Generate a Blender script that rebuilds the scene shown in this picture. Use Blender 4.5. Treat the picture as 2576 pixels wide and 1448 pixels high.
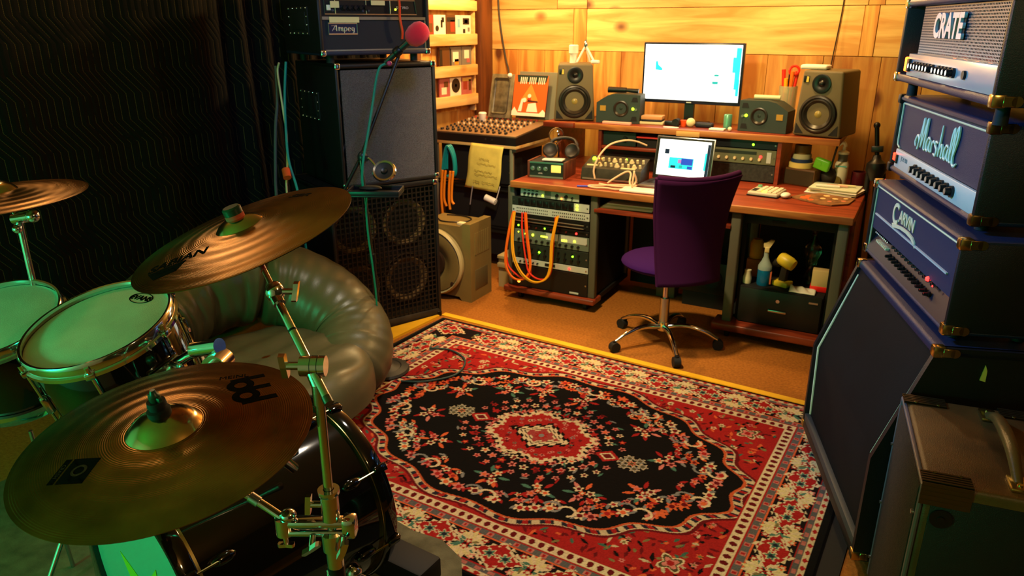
import bpy, bmesh, math, random
import numpy as np
from mathutils import Vector, Matrix
random.seed(7); np.random.seed(7)
for o in list(bpy.data.objects): bpy.data.objects.remove(o, do_unlink=True)
SC = bpy.context.scene; COL = SC.collection
PI = math.pi; rad = math.radians

# ---------------------------------------------------------------- camera
cd = bpy.data.cameras.new('camera'); cam = bpy.data.objects.new('camera', cd); COL.objects.link(cam)
cd.sensor_width = 36.0; cd.lens = 36.0*1860/2576; cd.clip_start = 0.05; cd.clip_end = 60
cam.location = (0, 0, 1.65); cam.rotation_euler = (rad(90-19.6), 0, rad(32.8))
cd.dof.use_dof = True; cd.dof.focus_distance = 1.55; cd.dof.aperture_fstop = 9.0
SC.camera = cam
# ---------------------------------------------------------------- world, exposure
w = bpy.data.worlds.new('world'); SC.world = w; w.use_nodes = True
w.node_tree.nodes['Background'].inputs[0].default_value = (0.02, 0.02, 0.025, 1)
w.node_tree.nodes['Background'].inputs[1].default_value = 0.12
vs = SC.view_settings; vs.view_transform = 'Standard'; vs.look = 'None'; vs.gamma = 1.0; vs.use_curve_mapping = False
vs.exposure = 0.12
# ---------------------------------------------------------------- lamps of the room
def lamp(name, kind, loc, power, col, target=None, size=0.3, spot=60, blend=0.6):
    d = bpy.data.lights.new(name, kind); d.energy = power; d.color = col
    if kind == 'AREA': d.shape = 'DISK'; d.size = size
    else: d.shadow_soft_size = size
    if kind == 'SPOT': d.spot_size = rad(spot); d.spot_blend = blend
    o = bpy.data.objects.new(name, d); COL.objects.link(o); o.location = loc
    if target is not None:
        o.rotation_euler = (Vector(target)-Vector(loc)).to_track_quat('-Z', 'Y').to_euler()
    return o
lamp('desk_ceiling_lamp', 'POINT', (-2.80, 4.30, 2.15), 70, (1.0, 0.69, 0.29), size=0.06)
lamp('desk_ceiling_lamp', 'POINT', (-1.15, 4.25, 2.20), 48, (1.0, 0.68, 0.27), size=0.06)
lamp('desk_front_lamp', 'SPOT', (-1.65, 2.55, 2.40), 215, (1.0, 0.72, 0.36), (-1.85, 4.0, 0.55), size=0.08, spot=80, blend=0.7)
lamp('rug_ceiling_lamp', 'SPOT', (-1.40, 2.05, 2.42), 104, (1.0, 0.86, 0.66), (-1.40, 2.20, 0), size=0.08, spot=78, blend=0.7)
lamp('cymbal_glow_fill', 'POINT', (-2.9, 1.35, 2.28), 8, (1.0, 0.62, 0.28), size=0.08)  # added fill lamp, placed where the cymbals mirror it and glow warm
lamp('door_side_lamp', 'POINT', (0.75, 0.85, 2.25), 15, (1.0, 0.72, 0.32), size=0.07)
lamp('blue_stage_lamp', 'SPOT', (-2.35, 1.55, 2.38), 300, (0.16, 0.46, 1.0), (-0.2, 2.75, 1.15), size=0.12, spot=44)
lamp('blue_stage_lamp', 'SPOT', (-0.9, 1.5, 2.40), 60, (0.30, 0.50, 1.0), (-2.6, 2.95, 1.35), size=0.09, spot=44)
lamp('green_stage_lamp', 'POINT', (-2.05, -1.10, 1.05), 82, (0.0, 1.0, 0.36), size=0.14)

# ---------------------------------------------------------------- helpers
def lin(r, g=None, b=None):
    if g is None: r, g, b = r
    f = lambda c: (c/255/12.92 if c/255 <= 0.04045 else ((c/255+0.055)/1.055)**2.4)
    return (f(r), f(g), f(b), 1)
MATS = {}
def nodes_of(m): return m.node_tree.nodes, m.node_tree.links
def M(name, rgb=(128, 128, 128), rough=0.5, metal=0.0, var=None, bump=None, emit=None, es=1.0, trans=0.0, alpha=1.0, coat=0.0, sheen=0.0, aniso=0.0, spec=0.5, ior=1.45):
    """principled material; var=(scale, amount) colour mottling, bump=(scale, strength) fine relief"""
    if name in MATS: return MATS[name]
    m = bpy.data.materials.new(name); m.use_nodes = True; MATS[name] = m
    n, l = nodes_of(m); p = n['Principled BSDF']
    c = lin(*rgb)
    p.inputs['Base Color'].default_value = c; p.inputs['Roughness'].default_value = rough; p.inputs['Metallic'].default_value = metal
    p.inputs['Transmission Weight'].default_value = trans; p.inputs['Alpha'].default_value = alpha
    p.inputs['Coat Weight'].default_value = coat; p.inputs['Sheen Weight'].default_value = sheen
    p.inputs['Anisotropic'].default_value = aniso; p.inputs['Specular IOR Level'].default_value = spec; p.inputs['IOR'].default_value = ior
    if emit is not None:
        p.inputs['Emission Color'].default_value = lin(*emit); p.inputs['Emission Strength'].default_value = es
    if var or bump: tc = n.new('ShaderNodeTexCoord')
    if var:
        t = n.new('ShaderNodeTexNoise'); t.inputs['Scale'].default_value = var[0]; t.inputs['Detail'].default_value = 4
        l.new(tc.outputs['Object'], t.inputs['Vector'])
        r = n.new('ShaderNodeMapRange'); r.inputs[1].default_value = 0.3; r.inputs[2].default_value = 0.7
        r.inputs[3].default_value = 1-var[1]; r.inputs[4].default_value = 1+var[1]; l.new(t.outputs['Fac'], r.inputs[0])
        mx = n.new('ShaderNodeMix'); mx.data_type = 'RGBA'; mx.blend_type = 'MULTIPLY'; mx.inputs[0].default_value = 1
        mx.inputs[6].default_value = c; l.new(r.outputs[0], mx.inputs[7]); l.new(mx.outputs[2], p.inputs['Base Color'])
    if bump:
        t = n.new('ShaderNodeTexNoise'); t.inputs['Scale'].default_value = bump[0]; t.inputs['Detail'].default_value = 3
        l.new(tc.outputs['Object'], t.inputs['Vector'])
        b = n.new('ShaderNodeBump'); b.inputs['Strength'].default_value = bump[1]; b.inputs['Distance'].default_value = 0.002
        l.new(t.outputs['Fac'], b.inputs['Height']); l.new(b.outputs['Normal'], p.inputs['Normal'])
    return m

def frame(z):
    z = z.normalized(); a = Vector((0, 0, 1)) if abs(z.z) < 0.95 else Vector((1, 0, 0))
    x = a.cross(z).normalized(); return x, z.cross(x)
class MB:
    """collects shapes into one mesh"""
    def __init__(s): s.bm = bmesh.new()
    def _tf(s, vs, M4):
        if M4 is not None:
            for v in vs: v.co = M4 @ v.co
    def box(s, x0, x1, y0, y1, z0, z1, bev=0.0, seg=2, T=None):
        b = bmesh.new() if bev > 0 else s.bm
        co = [(x0,y0,z0),(x1,y0,z0),(x1,y1,z0),(x0,y1,z0),(x0,y0,z1),(x1,y0,z1),(x1,y1,z1),(x0,y1,z1)]
        v = [b.verts.new(c) for c in co]
        for f in ((0,3,2,1),(4,5,6,7),(0,1,5,4),(1,2,6,5),(2,3,7,6),(3,0,4,7)): b.faces.new([v[i] for i in f])
        if bev > 0:
            bmesh.ops.bevel(b, geom=b.edges[:], offset=bev, segments=seg, profile=0.5, affect='EDGES')
            s._tf(b.verts, T); me = bpy.data.meshes.new('t'); b.to_mesh(me); b.free(); s.bm.from_mesh(me); bpy.data.meshes.remove(me)
        else: s._tf(v, T)
        return s
    def cyl(s, p0, p1, r0, r1=None, n=16, caps=True):
        p0, p1 = Vector(p0), Vector(p1); r1 = r0 if r1 is None else r1
        x, y = frame(p1-p0); A = []; B = []
        for i in range(n):
            a = 2*PI*i/n; d = x*math.cos(a)+y*math.sin(a); A.append(s.bm.verts.new(p0+d*r0)); B.append(s.bm.verts.new(p1+d*r1))
        for i in range(n): s.bm.faces.new((A[i], A[(i+1)%n], B[(i+1)%n], B[i]))
        if caps: s.bm.faces.new(A[::-1]); s.bm.faces.new(B)
        return s
    def tube(s, pts, r, n=8, smooth=4, closed=False, caps=True):
        P = [Vector(p) for p in pts]
        if smooth > 1 and len(P) > 2:
            Q = []; k = len(P)
            for i in range(k if closed else k-1):
                p0 = P[(i-1)%k] if (closed or i > 0) else P[0]*2-P[1]
                p1, p2 = P[i], P[(i+1)%k]; p3 = P[(i+2)%k] if (closed or i+2 < k) else P[-1]*2-P[-2]
                for j in range(smooth):
                    t = j/smooth
                    Q.append(0.5*((2*p1)+(p2-p0)*t+(2*p0-5*p1+4*p2-p3)*t*t+(3*p1-p0-3*p2+p3)*t**3))
            if not closed: Q.append(P[-1])
            P = Q
        k = len(P); rs = r if hasattr(r, '__len__') else None; rings = []; px = None
        for i in range(k):
            d = (P[(i+1)%k]-P[i-1]) if closed else (P[min(i+1, k-1)]-P[max(i-1, 0)])
            if d.length < 1e-9: d = Vector((0, 0, 1))
            d.normalize()
            if px is None: px, py = frame(d)
            else:
                px = px-d*px.dot(d)
                px = px.normalized() if px.length > 1e-6 else frame(d)[0]
                py = d.cross(px)
            rr = r if rs is None else np.interp(i/(k-1), np.linspace(0, 1, len(rs)), rs)
            rings.append([s.bm.verts.new(P[i]+(px*math.cos(2*PI*j/n)+py*math.sin(2*PI*j/n))*rr) for j in range(n)])
        for i in range(k if closed else k-1):
            A, B = rings[i], rings[(i+1)%k]
            for j in range(n): s.bm.faces.new((A[j], A[(j+1)%n], B[(j+1)%n], B[j]))
        if not closed and caps: s.bm.faces.new(rings[0][::-1]); s.bm.faces.new(rings[-1])
        return s
    def lathe(s, prof, n=32, T=None, arc=1.0):
        rings = []; new = []
        for r, z in prof:
            if r < 1e-6: v = s.bm.verts.new((0, 0, z)); new.append(v); rings.append([v])
            else:
                R = [s.bm.verts.new((r*math.cos(2*PI*arc*i/n), r*math.sin(2*PI*arc*i/n), z)) for i in range(n)]
                new += R; rings.append(R)
        for A, B in zip(rings, rings[1:]):
            if len(A) == 1 and len(B) == 1: continue
            for i in range(n):
                j = (i+1)%n
                if len(A) == 1: s.bm.faces.new((A[0], B[j], B[i]))
                elif len(B) == 1: s.bm.faces.new((A[i], A[j], B[0]))
                else: s.bm.faces.new((A[i], A[j], B[j], B[i]))
        s._tf(new, T); return s
    def prism(s, poly, d0, d1, plane='xz', T=None):
        f = {'xz': lambda a, b, d: (a, d, b), 'xy': lambda a, b, d: (a, b, d), 'yz': lambda a, b, d: (d, a, b)}[plane]
        A = [s.bm.verts.new(f(a, b, d0)) for a, b in poly]; B = [s.bm.verts.new(f(a, b, d1)) for a, b in poly]
        k = len(poly); s.bm.faces.new(A[::-1]); s.bm.faces.new(B)
        for i in range(k): s.bm.faces.new((A[i], A[(i+1)%k], B[(i+1)%k], B[i]))
        s._tf(A+B, T); return s
    def ball(s, c, r, n=16, m=10, sc=(1, 1, 1), T=None):
        prof = [(math.sin(PI*i/m), -math.cos(PI*i/m)) for i in range(m+1)]
        prof = [(0, -1)]+prof[1:-1]+[(0, 1)]
        TT = Matrix.Translation(c) @ Matrix.Diagonal((r*sc[0], r*sc[1], r*sc[2], 1))
        return s.lathe(prof, n, TT if T is None else T @ TT)
    def grid(s, fn, nu, nv, closed_u=False):
        V = [[s.bm.verts.new(fn(i/(nu if closed_u else nu-1), j/(nv-1))) for j in range(nv)] for i in range(nu)]
        for i in range(nu if closed_u else nu-1):
            for j in range(nv-1):
                a = (i+1)%nu; s.bm.faces.new((V[i][j], V[a][j], V[a][j+1], V[i][j+1]))
        return s
    def build(s, name, mat, parent=None, smooth=True, angle=40):
        bmesh.ops.recalc_face_normals(s.bm, faces=s.bm.faces[:])
        me = bpy.data.meshes.new(name); s.bm.to_mesh(me); s.bm.free()
        me.materials.append(mat)
        if smooth:
            me.polygons.foreach_set('use_smooth', [True]*len(me.polygons)); me.set_sharp_from_angle(angle=rad(angle))
        o = bpy.data.objects.new(name, me); COL.objects.link(o)
        if parent is not None: o.parent = parent
        return o
def tag(o, label, cat, group=None):
    o['label'] = label; o['category'] = cat
    if group: o['group'] = group
    return o
def thing(name, label, cat, loc=(0, 0, 0), rz=0.0, group=None, rot=None):
    o = bpy.data.objects.new(name, None); COL.objects.link(o); o.empty_display_size = 0.05
    o.location = loc; o.rotation_euler = rot if rot else (0, 0, rad(rz))
    return tag(o, label, cat, group)
def struct(o): o['kind'] = 'structure'; return o
def part(o, label): o['label'] = label; return o
def link_copy(o, parent, loc=None, rot=None):
    c = o.copy(); COL.objects.link(c); c.parent = parent
    if loc is not None: c.location = loc
    if rot is not None: c.rotation_euler = rot
    return c
RX90 = Matrix.Rotation(PI/2, 4, 'X')
def text(body, size, mat, parent, T, ext=0.001, shear=0.0, name='lettering', sx=1.0, space=1.0, bold=0.0):
    cu = bpy.data.curves.new('t', 'FONT'); cu.body = body; cu.size = size; cu.extrude = ext; cu.shear = shear
    cu.align_x = 'CENTER'; cu.align_y = 'CENTER'; cu.space_character = space; cu.offset = bold; cu.resolution_u = 4
    t = bpy.data.objects.new('t', cu); COL.objects.link(t)
    me = bpy.data.meshes.new_from_object(t); bpy.data.objects.remove(t, do_unlink=True); bpy.data.curves.remove(cu)
    me.transform(T @ Matrix.Diagonal((sx, 1, 1, 1))); me.name = name
    me.materials.clear(); me.materials.append(mat)
    o = bpy.data.objects.new(name, me); COL.objects.link(o)
    if parent is not None: o.parent = parent
    return o
def Tr(x, y, z): return Matrix.Translation((x, y, z))
def front(x, y, z): return Tr(x, y, z) @ RX90           # text plane facing local -y
# ---------------------------------------------------------------- materials with their own node set-ups
def wood(name, c1, c2, knot, axis, scale=1.0, knots=True, rough=0.55):
    m = bpy.data.materials.new(name); m.use_nodes = True; MATS[name] = m
    n, l = nodes_of(m); p = n['Principled BSDF']; p.inputs['Roughness'].default_value = rough
    tc = n.new('ShaderNodeTexCoord'); oi = n.new('ShaderNodeObjectInfo')
    mul = n.new('ShaderNodeVectorMath'); mul.operation = 'MULTIPLY_ADD'
    cmb = n.new('ShaderNodeCombineXYZ')
    for i, k in enumerate((13.0, 7.0, 17.0)):
        q = n.new('ShaderNodeMath'); q.operation = 'MULTIPLY'; q.inputs[1].default_value = k; l.new(oi.outputs['Random'], q.inputs[0]); l.new(q.outputs[0], cmb.inputs[i])
    mul.inputs[1].default_value = (1, 1, 1); l.new(tc.outputs['Object'], mul.inputs[0]); l.new(cmb.outputs[0], mul.inputs[2])
    mp = n.new('ShaderNodeMapping'); s = {'x': (0.9, 9, 9), 'y': (9, 0.9, 9), 'z': (9, 9, 0.9)}[axis]
    mp.inputs['Scale'].default_value = tuple(v*scale for v in s); l.new(mul.outputs[0], mp.inputs['Vector'])
    nz = n.new('ShaderNodeTexNoise'); nz.inputs['Scale'].default_value = 1.6; nz.inputs['Detail'].default_value = 6; nz.inputs['Distortion'].default_value = 0.8
    l.new(mp.outputs[0], nz.inputs['Vector'])
    cr = n.new('ShaderNodeValToRGB'); cr.color_ramp.elements[0].position = 0.38; cr.color_ramp.elements[1].position = 0.62
    cr.color_ramp.elements[0].color = lin(*c2); cr.color_ramp.elements[1].color = lin(*c1); l.new(nz.outputs['Fac'], cr.inputs[0])
    col = cr.outputs[0]
    # each board has its own tone
    hs = n.new('ShaderNodeHueSaturation'); rr = n.new('ShaderNodeMapRange'); rr.inputs[3].default_value = 0.78; rr.inputs[4].default_value = 1.16
    l.new(oi.outputs['Random'], rr.inputs[0]); l.new(rr.outputs[0], hs.inputs['Value']); l.new(col, hs.inputs['Color']); col = hs.outputs[0]
    if knots:
        mk = n.new('ShaderNodeMapping'); mk.inputs['Scale'].default_value = {'x': (2.2, 3.4, 3.4), 'y': (3.4, 2.2, 3.4), 'z': (3.4, 3.4, 2.2)}[axis]
        l.new(mul.outputs[0], mk.inputs['Vector'])
        vo = n.new('ShaderNodeTexVoronoi'); vo.inputs['Scale'].default_value = 1.0; l.new(mk.outputs[0], vo.inputs['Vector'])
        kr = n.new('ShaderNodeMapRange'); kr.inputs[1].default_value = 0.07; kr.inputs[2].default_value = 0.17; kr.inputs[3].default_value = 1; kr.inputs[4].default_value = 0
        l.new(vo.outputs['Distance'], kr.inputs[0])
        mx = n.new('ShaderNodeMix'); mx.data_type = 'RGBA'; l.new(kr.outputs[0], mx.inputs[0]); l.new(col, mx.inputs[6]); mx.inputs[7].default_value = lin(*knot)
        col = mx.outputs[2]
    l.new(col, p.inputs['Base Color'])
    b = n.new('ShaderNodeBump'); b.inputs['Strength'].default_value = 0.15; b.inputs['Distance'].default_value = 0.003
    l.new(nz.outputs['Fac'], b.inputs['Height']); l.new(b.outputs[0], p.inputs['Normal'])
    return m
pine_h = wood('pine_horizontal', (234, 194, 118), (204, 146, 72), (104, 56, 26), 'x')
pine_v = wood('pine_vertical', (224, 170, 84), (186, 116, 46), (104, 56, 26), 'z')
pine_y = wood('pine_along_wall', (238, 200, 130), (214, 160, 84), (120, 70, 34), 'y')
post_wood = wood('dark_post_wood', (112, 60, 20), (74, 34, 10), (40, 20, 8), 'z', knots=False)
cherry = wood('cherry_laminate', (150, 62, 34), (112, 40, 20), (60, 20, 10), 'x', scale=1.6, knots=False, rough=0.35)
desk_edge = wood('worn_desk_edge', (176, 112, 52), (140, 78, 34), (60, 20, 10), 'x', scale=2, knots=False, rough=0.45)
walnut = wood('walnut_side', (120, 58, 28), (80, 34, 16), (50, 20, 10), 'z', knots=False)

carpet = M('brown_carpet', (158, 98, 38), 0.95, var=(80, 0.22), bump=(260, 0.9), spec=0.1)
black_mat = M('black_rubber_mat', (12, 12, 12), 0.8)
felt = M('grey_drum_mat', (96, 92, 70), 0.95, var=(18, 0.3), bump=(200, 0.7), spec=0.1)
yellow_tape = M('yellow_tape', (232, 176, 30), 0.55, var=(9, 0.12))
tolex = M('black_tolex', (20, 20, 21), 0.42, bump=(420, 0.55))
tolex_blue = M('dark_blue_tolex', (24, 34, 62), 0.42, bump=(420, 0.6))
tolex_brown = M('worn_brown_tolex', (84, 52, 16), 0.45, var=(7, 0.4), bump=(380, 0.4))
black_pl = M('black_plastic', (14, 14, 15), 0.38)
black_matte = M('black_matte', (10, 10, 11), 0.7)
rubber = M('rubber', (16, 16, 16), 0.7)
dark_metal = M('dark_metal', (34, 34, 34), 0.4, 0.8)
chrome = M('chrome', (226, 228, 230), 0.10, 1.0)
satin = M('satin_steel', (188, 190, 192), 0.28, 1.0)
brass = M('brass_corner', (206, 178, 104), 0.24, 1.0)
white_pl = M('white_plastic', (236, 232, 220), 0.4)
cream_pl = M('cream_piping', (222, 214, 170), 0.5)
grey_post = M('grey_powder_coat', (96, 96, 80), 0.5, 0.3)
silver_panel = M('silver_panel', (200, 210, 204), 0.4, 0.2)
grey_panel = M('grey_panel', (104, 120, 106), 0.45, 0.15)
paper = M('white_paper', (238, 234, 222), 0.8)
cream_paper = M('cream_paper', (226, 210, 160), 0.8)
def led(name, rgb, s): return M(name, rgb, 0.4, emit=rgb, es=s)
led_g = led('green_led', (120, 255, 30), 7); led_y = led('yellow_led', (235, 255, 40), 7); led_r = led('red_led', (255, 30, 26), 9); led_o = led('orange_lamp', (255, 110, 30), 9)
glass = M('clear_glass', (230, 240, 236), 0.04, trans=1.0)
# ================================================================= the room
XL, YB, XR, YF, ZC = -3.50, 5.05, 1.75, -1.6, 2.5
struct(MB().box(XL-0.12, XR+0.12, YF, YB+0.12, -0.10, 0.0).build('floor', carpet, smooth=False))
struct(MB().box(XL-0.12, XR+0.12, YF, YB+0.12, ZC, ZC+0.08).build('ceiling', M('pine_ceiling', (176, 128, 72), 0.8), smooth=False))
wb = struct(MB().box(XL-0.12, XR, YB+0.022, YB+0.12, 0.0, ZC).build('wall_back', M('wall_gap', (60, 34, 14), 0.9), smooth=False))
wl = struct(MB().box(XL-0.12, XL-0.022, YF, YB+0.022, 0.0, ZC).build('wall_left', M('wall_gap', (60, 34, 14)), smooth=False))
struct(MB().box(XR, XR+0.12, YF, YB+0.12, 0.0, ZC).build('wall_right', M('dark_side_wall', (52, 34, 20), 0.9), smooth=False))
struct(MB().box(XL-0.12, XR+0.12, YF-0.12, YF, 0.0, ZC).build('wall_front_bounce', M('pale_bounce_plaster', (190, 186, 176), 0.85), smooth=False))  # unseen pale wall, added to bounce green light into the chrome
struct(MB().box(XL-0.022, XL, YF, 0.1, 0.0, ZC).build('wall_left_bounce', M('pale_bounce_plaster'), smooth=False))  # unseen plaster sheet over the left wall, added as a second green bounce
G = 0.0016
def plank(x0, x1, z0, z1, mat, parent, side=None):
    o = random.uniform(0, 0.003)
    if side is None: b = MB().box(x0+G, x1-G, YB+o, YB+0.022, z0+G, z1-G, bev=0.0015, seg=1)
    else: b = MB().box(XL-0.022, XL-o, x0+G, x1-G, z0+G, z1-G, bev=0.0015, seg=1)
    return b.build('plank', mat, parent, smooth=False)
ed = [XL, -3.20, -2.961, -2.606, -2.33, -2.13, -1.949, -1.617, -1.306, -0.969, -0.643, -0.404, -0.15, 0.12, 0.42, 0.75, 1.05, 1.4, XR]
for a, b in zip(ed, ed[1:]): plank(a, b, 0.0, 1.468, pine_v, wb)
for row, (z0, z1) in enumerate(((1.468, 1.757), (1.757, 2.05), (2.05, 2.30), (2.30, ZC))):
    joints = [[XL, -2.722, -2.615, -0.774, -0.694, 0.55, XR], [XL, -2.86, -2.615, -0.76, -0.67, 0.9, XR], [XL, -1.9, -0.2, XR], [XL, -2.4, -0.6, XR]][row]
    for a, b in zip(joints, joints[1:]): plank(a, b, z0, z1, pine_h if b-a > 0.15 else pine_v, wb)
yy = [2.75, 3.02, 3.30, 3.58, 3.86, 4.12, 4.40, 4.66, 4.90, YB]
for a, b in zip(yy, yy[1:]): plank(a, b, 0.0, ZC, pine_v, wl, 'l')
struct(MB().box(XL, -3.435, 4.885, YB, 0.0, ZC, bev=0.004).build('trim_1', post_wood))

# ---- moving blanket hung over the left wall
def blanket_material():
    m = bpy.data.materials.new('quilted_black_blanket'); m.use_nodes = True
    n, l = nodes_of(m); p = n['Principled BSDF']; p.inputs['Roughness'].default_value = 0.9; p.inputs['Specular IOR Level'].default_value = 0.15
    tc = n.new('ShaderNodeTexCoord'); sp = n.new('ShaderNodeSeparateXYZ'); l.new(tc.outputs['UV'], sp.inputs[0])
    def mt(op, a, b=None, c=None):
        q = n.new('ShaderNodeMath'); q.operation = op
        for i, v in enumerate((a, b, c)):
            if v is None: continue
            if isinstance(v, (int, float)): q.inputs[i].default_value = v
            else: l.new(v, q.inputs[i])
        return q.outputs[0]
    u, v = sp.outputs[0], sp.outputs[1]
    # every seam runs straight down, then slants, then straight down again
    ph = mt('DIVIDE', v, 0.225); fl = mt('FLOOR', ph); fr = mt('FRACT', ph)
    ramp = mt('MINIMUM', mt('MULTIPLY', fr, 2.1), 1.0)
    drift = mt('MULTIPLY', mt('ADD', fl, ramp), 0.082)
    x = mt('DIVIDE', mt('ADD', u, drift), 0.033)
    d = mt('ABSOLUTE', mt('SUBTRACT', mt('FRACT', x), 0.5))
    line = mt('LESS_THAN', d, 0.030)
    dots = mt('GREATER_THAN', mt('FRACT', mt('DIVIDE', v, 0.007)), 0.3)
    nz = n.new('ShaderNodeTexNoise'); nz.inputs['Scale'].default_value = 9; l.new(tc.outputs['UV'], nz.inputs['Vector'])
    fade = mt('GREATER_THAN', nz.outputs['Fac'], 0.40)
    th = mt('MULTIPLY', mt('MULTIPLY', line, dots), fade)
    mx = n.new('ShaderNodeMix'); mx.data_type = 'RGBA'; l.new(th, mx.inputs[0]); mx.inputs[6].default_value = lin(5, 5, 5); mx.inputs[7].default_value = lin(90, 72, 42)
    l.new(mx.outputs[2], p.inputs['Base Color'])
    b = n.new('ShaderNodeBump'); b.inputs['Strength'].default_value = 0.7; b.inputs['Distance'].default_value = 0.006
    puff = mt('POWER', mt('MULTIPLY', d, 2.0), 0.5); l.new(puff, b.inputs['Height']); l.new(b.outputs[0], p.inputs['Normal'])
    return m
def blanket():
    nu, nv = 180, 40; V = []; UV = []
    for i in range(nu):
        s = i/(nu-1); y = 0.2+3.55*s
        for j in range(nv):
            t = j/(nv-1); z = 0.06+2.36*t
            f = 0.016*math.sin(9*y+0.6*math.sin(2*z))+0.010*math.sin(21*y+1.2*z)
            e = max(0, min(1, (y-2.45)/0.15)); f = f*(1-0.4*e)+e*0.022*math.sin(40*y+0.7*z)-0.03*e
            V.append((-3.40+f+0.008*math.sin(3*z), y, z)); UV.append((y, z))
    F = [(i*nv+j, (i+1)*nv+j, (i+1)*nv+j+1, i*nv+j+1) for i in range(nu-1) for j in range(nv-1)]
    me = bpy.data.meshes.new('moving_blanket'); me.from_pydata(V, [], F)
    uv = me.uv_layers.new(name='UVMap')
    for lp in me.loops: uv.data[lp.index].uv = UV[lp.vertex_index]
    me.polygons.foreach_set('use_smooth', [True]*len(F)); me.materials.append(blanket_material())
    o = bpy.data.objects.new('moving_blanket', me); COL.objects.link(o)
    sd = o.modifiers.new('thick', 'SOLIDIFY'); sd.thickness = 0.008
    return tag(o, 'black quilted moving blanket with zigzag stitching hung over the left wall', 'blanket')
blanket()
MB().tube([(-3.44, -0.2, 2.45), (-3.44, 2.86, 2.45)], 0.012, n=10, smooth=1).build('blanket_rod', dark_metal)
tag(bpy.data.objects['blanket_rod'], 'dark metal rod carrying the quilted blanket', 'rod')

# ---- black mat under the rug, yellow tape, drum mat
tag(MB().box(-1.172, 1.215, -1.3, 0.872, 0.0, 0.006, T=Matrix.Translation((-1.378, 2.368, 0)) @ Matrix.Rotation(rad(1.0), 4, 'Z')).build('black_mat', black_mat, smooth=False), 'black rubber mat showing as a dark edge around the patterned rug', 'mat')
tag(MB().box(-2.60, -0.30, -0.020, 0.022, 0.0, 0.006, T=Matrix.Translation((0, 3.288, 0)) @ Matrix.Rotation(rad(0.4), 4, 'Z')).build('yellow_tape', yellow_tape), 'yellow edging strip along the far side of the rug', 'edging strip', 'yellow edging strips around the rug')
tag(MB().prism([(-2.590, 3.22), (-2.607, 3.22), (-2.765, 2.75), (-2.775, 2.60), (-2.60, 2.52)], 0.0, 0.014, 'xy').build('yellow_tape', yellow_tape), 'wide yellow edging strip between the rug and the slotted speaker cabinet', 'edging strip', 'yellow edging strips around the rug')
def drum_mat():
    pts = [(-2.95, 0.2), (-0.55, 0.2), (-0.75, 0.9), (-1.00, 1.30), (-1.13, 1.47), (-1.20, 1.56), (-1.31, 1.60), (-1.42, 1.585), (-1.56, 1.60), (-1.9, 1.64), (-2.15, 1.62), (-2.9, 1.5)]
    o = MB().prism(pts, 0.0165, 0.022, 'xy').build('drum_mat', felt, smooth=False)
    return tag(o, 'grey felt drum mat lying over the rug under the drum kit', 'mat')
drum_mat()

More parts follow.
